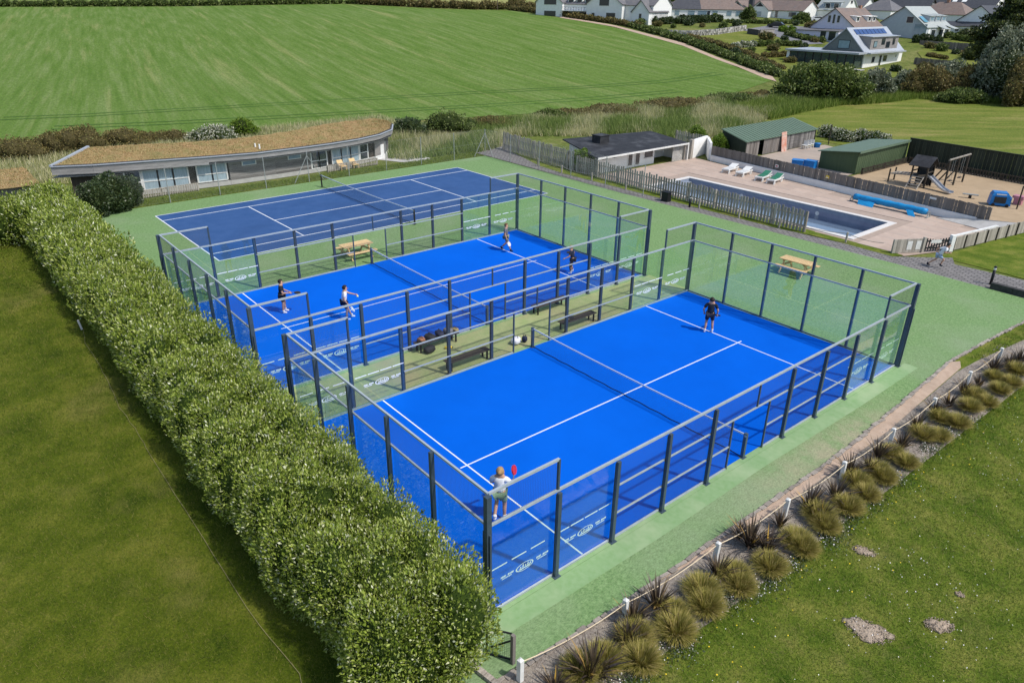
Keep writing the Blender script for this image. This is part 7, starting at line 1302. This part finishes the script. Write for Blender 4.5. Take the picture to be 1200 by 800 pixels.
# ================================================================== people
mat('skin', (0.50, 0.29, 0.20), (0.46, 0.26, 0.18), scale=4, rough=0.55); mat('hair_dark', (0.02, 0.015, 0.012), rough=0.6); mat('hair_brown', (0.16, 0.085, 0.04), rough=0.6); mat('hair_blond', (0.42, 0.27, 0.13), (0.30, 0.18, 0.08), scale=12, rough=0.6)
mat('cloth_black', (0.012, 0.016, 0.024), (0.02, 0.024, 0.034), scale=7, rough=0.9); mat('cloth_white', (0.76, 0.76, 0.78), (0.68, 0.68, 0.72), scale=7, rough=0.9); mat('cloth_grey', (0.12, 0.12, 0.135), (0.16, 0.16, 0.175), scale=7, rough=0.9); mat('cloth_navy', (0.015, 0.022, 0.05), rough=0.9); mat('cloth_green', (0.17, 0.27, 0.17), (0.20, 0.31, 0.20), rough=0.9); mat('cloth_charcoal', (0.03, 0.035, 0.042), rough=0.9); mat('cloth_khaki', (0.22, 0.24, 0.17), rough=0.9); mat('cloth_lightblue', (0.35, 0.48, 0.68), rough=0.9); mat('cloth_red', (0.35, 0.05, 0.05), rough=0.9)
VS = 0.866
def skinned(name, parent, m, pts, edges, rad, sub=1):
    me = bpy.data.meshes.new(name); me.from_pydata([(p[0], p[1], p[2] * VS) for p in pts], edges, [])
    o = bpy.data.objects.new(name, me); COL.objects.link(o); md = o.modifiers.new('skin', 'SKIN'); md.use_smooth_shade = True
    for i, v in enumerate(me.skin_vertices[0].data):
        r = rad[i]; v.radius = r if isinstance(r, tuple) else (r, r); v.use_root = (i == 0)
    sb_ = o.modifiers.new('sub', 'SUBSURF'); sb_.levels = sub; sb_.render_levels = sub
    dg = bpy.context.evaluated_depsgraph_get(); ev = o.evaluated_get(dg); nm = bpy.data.meshes.new_from_object(ev); bpy.data.objects.remove(o); bpy.data.meshes.remove(me)
    nm.name = name; nm.materials.clear(); nm.materials.append(MATS[m]); nm.polygons.foreach_set('use_smooth', [True] * len(nm.polygons)); r_ = bpy.data.objects.new(name, nm); COL.objects.link(r_); r_.parent = parent; return r_
def person(label, loc, rz, shirt, short, hair, shoe, pose, s=1.0, longhair=False, legs=None, sock='cloth_white', cap=None):
    """pose: joint positions facing +y (x to the person's right): elbows, wrists, knees, ankles, lean"""
    t = thing('person', label, 'person', loc, rz); t.scale = (s, s, s); ln = pose.get('lean', (0, 0)); cr = pose.get('crouch', 0.0)
    pel = Vector((0, 0, 0.95 - cr)); ch = pel + Vector((ln[0] * .6, ln[1] * .6, 0.34)); nk = pel + Vector((ln[0], ln[1], 0.55)); hd = nk + Vector((ln[0] * .15, ln[1] * .15 + 0.03, 0.14)); tp = hd + Vector((0, 0, 0.11))
    shR, shL = nk + Vector((0.19, 0, -0.06)), nk + Vector((-0.19, 0, -0.06)); eR, wR = Vector(pose['eR']), Vector(pose['wR']); eL, wL = Vector(pose['eL']), Vector(pose['wL'])
    hR, hL = pel + Vector((0.10, 0, -0.03)), pel + Vector((-0.10, 0, -0.03)); kR, aR = Vector(pose['kR']), Vector(pose['aR']); kL, aL = Vector(pose['kL']), Vector(pose['aL'])
    P = [pel, ch, nk, hd, tp, shR, eR, wR, shL, eL, wL, hR, kR, aR, hL, kL, aL]
    cR, cL = kR.lerp(aR, 0.32) + Vector((0, -0.02, 0)), kL.lerp(aL, 0.32) + Vector((0, -0.02, 0)); P += [cR, cL]
    E_ = [(0, 1), (1, 2), (2, 3), (3, 4), (2, 5), (5, 6), (6, 7), (2, 8), (8, 9), (9, 10), (0, 11), (11, 12), (12, 17), (17, 13), (0, 14), (14, 15), (15, 18), (18, 16)]
    rd_ = [(0.135, 0.10), (0.135, 0.10), 0.055, (0.085, 0.10), 0.07, 0.06, 0.042, 0.03, 0.06, 0.042, 0.03, 0.085, 0.058, 0.038, 0.085, 0.058, 0.038, 0.056, 0.056]
    skinned('body', t, 'skin', P, E_, rd_)
    sR, sL = shR.lerp(eR, 0.7), shL.lerp(eL, 0.7); wa = pel + Vector((0, 0, 0.0))
    skinned('shirt', t, shirt, [wa, ch, nk + Vector((0, 0, -0.03)), shR, sR, shL, sL], [(0, 1), (1, 2), (2, 3), (3, 4), (2, 5), (5, 6)], [(0.165, 0.125), (0.165, 0.125), (0.09, 0.085), 0.078, 0.066, 0.078, 0.066])
    f = 1.0 if legs else 0.78; ends = [hR.lerp(kR, f), hL.lerp(kL, f)]; pp = [pel + Vector((0, 0, 0.04)), hR, ends[0], hL, ends[1]]; ee = [(0, 1), (1, 2), (0, 3), (3, 4)]; rr = [(0.165, 0.125), 0.105, 0.088, 0.105, 0.088]
    if legs: pp += [kR.lerp(aR, 0.9), kL.lerp(aL, 0.9)]; ee += [(2, 5), (4, 6)]; rr[2] = rr[4] = 0.072; rr += [0.05, 0.05]
    skinned('shorts' if not legs else 'trousers', t, short, pp, ee, rr)
    fw = pose.get('foot', (0, 0.15))
    for a, d in ((aR, pose.get('footR', fw)), (aL, pose.get('footL', fw))):
        skinned('shoe', t, shoe, [a + Vector((-d[0] * 0.3, -d[1] * 0.3, -0.05)), a + Vector((0, 0, -0.03)), a + Vector((d[0] * .6, d[1] * .6, -0.055)), a + Vector((d[0], d[1], -0.06))], [(0, 1), (1, 2), (2, 3)], [0.042, 0.05, 0.045, 0.035]); MB().tube([(a.x, a.y, (a.z + 0.01) * VS), (a.x, a.y, (a.z + 0.09) * VS)], 0.047, 8).build('sock', sock, t, True)
    for w, e in ((wR, eR), (wL, eL)):
        d = (w - e).normalized(); sd_ = d.cross(Vector((0, 0, 1))); sd_ = sd_.normalized() if sd_.length > 0.1 else Vector((1, 0, 0)); mb = MB(); S_ = lambda v: Vector((v.x, v.y, v.z * VS)); mb.tube([S_(w - d * 0.01), S_(w + d * 0.04), S_(w + d * 0.09)], [0.026, 0.036, 0.032], 8)
        for k in range(4): b = w + d * 0.08 + sd_ * (0.028 - 0.019 * k); ln_ = (0.065, 0.075, 0.07, 0.055)[k]; c = d.cross(sd_); mb.tube([S_(b), S_(b + d * ln_ * 0.55 + c * 0.012), S_(b + d * ln_ * 0.8 + c * 0.04)], [0.0095, 0.009, 0.007], 6)
        mb.tube([S_(w + d * 0.03 + sd_ * 0.03), S_(w + d * 0.065 + sd_ * 0.06), S_(w + d * 0.10 + sd_ * 0.055)], [0.012, 0.010, 0.008], 6); mb.build('hand', 'skin', t, True)
    hz = Vector((hd.x, hd.y, (hd.z + 0.045) * VS)); bm = bmesh.new(); bmesh.ops.create_uvsphere(bm, u_segments=14, v_segments=10, radius=1.0)
    bmesh.ops.delete(bm, geom=[v for v in bm.verts if (v.co.y > 0.45 and v.co.z < 0.35) or v.co.z < (-0.75 if longhair else -0.45)], context='VERTS')
    for v in bm.verts: v.co = Vector((v.co.x * 0.105, v.co.y * 0.122 - 0.012, v.co.z * 0.115)) * (1 + 0.06 * math.sin(v.co.x * 9) * math.sin(v.co.z * 11)) + hz
    me = bpy.data.meshes.new('hair'); bm.to_mesh(me); bm.free(); me.polygons.foreach_set('use_smooth', [True] * len(me.polygons)); me.materials.append(MATS[hair]); ho = bpy.data.objects.new('hair', me); COL.objects.link(ho); ho.parent = t; so_ = ho.modifiers.new('s', 'SOLIDIFY'); so_.thickness = 0.015
    if longhair: MB().ell(hz + Vector((0, -0.11, 0.02)), (0.055, 0.06, 0.06)).build('hair_bun', hair, t, True)
    fa = MB(); fy_ = hz.y + 0.105
    for s_ in (-1, 1): fa.ell((hz.x + s_ * 0.035, fy_ - 0.012, hz.z - 0.02), (0.012, 0.012, 0.009), 6, 4)
    fa.build('eyes', 'hair_dark', t); nz = MB(); nz.ell((hz.x, fy_ + 0.004, hz.z - 0.045), (0.013, 0.02, 0.02), 6, 4)
    for s_ in (-1, 1): nz.ell((hz.x + s_ * 0.098, hz.y, hz.z - 0.035), (0.012, 0.022, 0.028), 6, 4)
    nz.build('nose_and_ears', 'skin', t, True); mo = MB(); mo.ell((hz.x, fy_ - 0.012, hz.z - 0.085), (0.026, 0.008, 0.007), 6, 4); mo.build('mouth', 'cloth_red', t)
    if cap: MB().ell((hz.x, hz.y, hz.z + 0.05), (0.115, 0.13, 0.07), 12, 6).build('cap', cap, t, True)
    return t
def held(label, person_, wrist, aim, m, roll=0.0):
    """a padel racket in a person's hand: wrist in person space, aim = direction of the racket head"""
    M_ = Matrix.Rotation(person_.rotation_euler.z, 4, 'Z'); sc = person_.scale.x; w = person_.location + M_ @ (Vector((wrist[0], wrist[1], wrist[2] * VS)) * sc); d = (M_ @ Vector(aim)).normalized()
    o = racket('padel_racket', label, w, 0, m); q = d.to_track_quat('Y', 'Z') @ Matrix.Rotation(roll, 3, 'Y').to_quaternion(); o.rotation_euler = q.to_euler(); return o
ST = dict(kR=(0.11, 0.03, 0.5), aR=(0.12, 0, 0.09), kL=(-0.11, 0.03, 0.5), aL=(-0.12, 0, 0.09))
def pz(**k): d = dict(ST); d.update(eR=(0.27, -0.02, 1.16), wR=(0.27, 0.14, 0.95), eL=(-0.27, -0.02, 1.16), wL=(-0.27, 0.14, 0.95)); d.update(k); return d
TZ = 0.03
# facing angle: rz=0 looks along +Y (down the court)
pp = pz(eR=(0.25, 0.05, 1.16), wR=(0.16, 0.32, 1.10), eL=(-0.24, 0.06, 1.16), wL=(-0.06, 0.32, 1.08), kL=(-0.12, 0.08, 0.5), aL=(-0.14, 0.08, 0.09))
t = person('man in black shirt and charcoal shorts waiting near the glass with racket', (-14.5, -6.42, TZ), R(-25), 'cloth_black', 'cloth_charcoal', 'hair_dark', 'cloth_white', pp); held('dark racket held in front by the man in black near the glass', t, (0.12, 0.38, 1.10), (0.1, 1, -0.1), 'bag_black')
pp = pz(eR=(0.27, -0.02, 1.17), wR=(0.24, 0.12, 0.92), eL=(-0.18, 0.25, 1.30), wL=(-0.10, 0.52, 1.22), kR=(0.12, 0.10, 0.5), aR=(0.13, 0.06, 0.09), kL=(-0.12, 0.16, 0.52), aL=(-0.14, 0.30, 0.09), lean=(0, 0.06))
t = person('man in white shirt and navy shorts serving with one arm stretched out', (-12.15, -4.62, TZ), R(-20), 'cloth_white', 'cloth_navy', 'hair_dark', 'cloth_white', pp); held('pale racket held low by the serving man in white', t, (0.24, 0.14, 0.90), (0.1, 0.55, -0.9), 'bag_white')
b = MB().ell(A(419, 347, 1.1), (0.045, 0.045, 0.045), 10, 6).build('padel_ball', mat('ball', (0.75, 0.80, 0.35), rough=0.8).name, None, True); tag(b, 'small pale ball in the air before the serving man', 'ball')
pp = pz(eR=(0.26, 0.0, 1.16), wR=(0.27, 0.10, 0.90), eL=(-0.26, -0.05, 1.16), wL=(-0.28, 0.02, 0.90), kR=(0.10, 0.20, 0.52), aR=(0.11, 0.30, 0.09), kL=(-0.10, 0.02, 0.48), aL=(-0.11, -0.28, 0.14))
t = person('man in grey shirt and khaki shorts striding by the far glass wall', (-15.2, 6.9, TZ), R(-50), 'cloth_grey', 'cloth_khaki', 'hair_brown', 'cloth_black', pp, sock='cloth_black'); held('pale racket carried low by the man in grey', t, (0.28, 0.12, 0.88), (0.2, 0.4, -1), 'bag_white')
pp = pz(eR=(0.34, 0.0, 1.18), wR=(0.46, 0.10, 1.02), eL=(-0.28, 0.16, 1.14), wL=(-0.34, 0.38, 1.02), kR=(0.13, 0.12, 0.5), aR=(0.15, 0.02, 0.09), kL=(-0.14, 0.12, 0.5), aL=(-0.18, 0.05, 0.09), lean=(0, 0.10), crouch=0.03)
t = person('woman in navy top and long dark trousers crouched ready with her racket', (-10.3, 7.35, TZ), R(125), 'cloth_navy', 'cloth_black', 'hair_blond', 'cloth_white', pp, 0.95, legs=True); held('dark racket held out by the crouching woman in navy', t, (0.50, 0.14, 1.0), (0.6, 0.6, 0.0), 'bag_black')
pp = pz(eR=(0.29, -0.03, 1.17), wR=(0.27, 0.06, 0.93), eL=(-0.30, -0.03, 1.17), wL=(-0.26, 0.10, 0.96), kR=(0.13, 0.02, 0.5), aR=(0.16, -0.02, 0.09), kL=(-0.12, 0.02, 0.5), aL=(-0.15, -0.10, 0.09))
t = person('man dressed in black with white shoes standing alone at the service line', (-1.45, 6.88, TZ), R(35), 'cloth_black', 'cloth_navy', 'hair_dark', 'cloth_white', pp); held('black racket hanging beside the man standing at the service line', t, (0.27, 0.10, 0.92), (0.1, 0.8, -0.5), 'bag_black')
pp = pz(eR=(0.28, 0.12, 1.22), wR=(0.25, 0.34, 1.12), eL=(-0.26, 0.10, 1.18), wL=(-0.12, 0.32, 1.12), kR=(0.12, 0.05, 0.5), aR=(0.13, 0.0, 0.09), kL=(-0.10, 0.10, 0.55), aL=(-0.08, -0.22, 0.22))
t = person('woman in white T-shirt and green shorts with fair tied hair', (2.55, -7.72, TZ), R(38), 'cloth_white', 'cloth_green', 'hair_blond', 'cloth_white', pp, 1.06, True); held('red racket held up by the woman in green shorts', t, (0.25, 0.37, 1.10), (-0.1, 0.75, 0.6), 'red_plastic', R(65))
pp = pz(eR=(0.25, 0.20, 1.12), wR=(0.20, 0.45, 1.15), eL=(-0.25, -0.20, 1.15), wL=(-0.2, -0.1, 0.95), kR=(0.10, 0.30, 0.60), aR=(0.10, 0.18, 0.22), kL=(-0.10, -0.10, 0.5), aL=(-0.10, -0.45, 0.14), lean=(0, 0.30), crouch=0.08)
person('person in pale top and light blue shorts running along the path by the gate', (1.0, 23.5, 0.01), R(-65), 'cloth_white', 'cloth_lightblue', 'hair_dark', 'cloth_black', pp, 0.92, sock='cloth_navy')
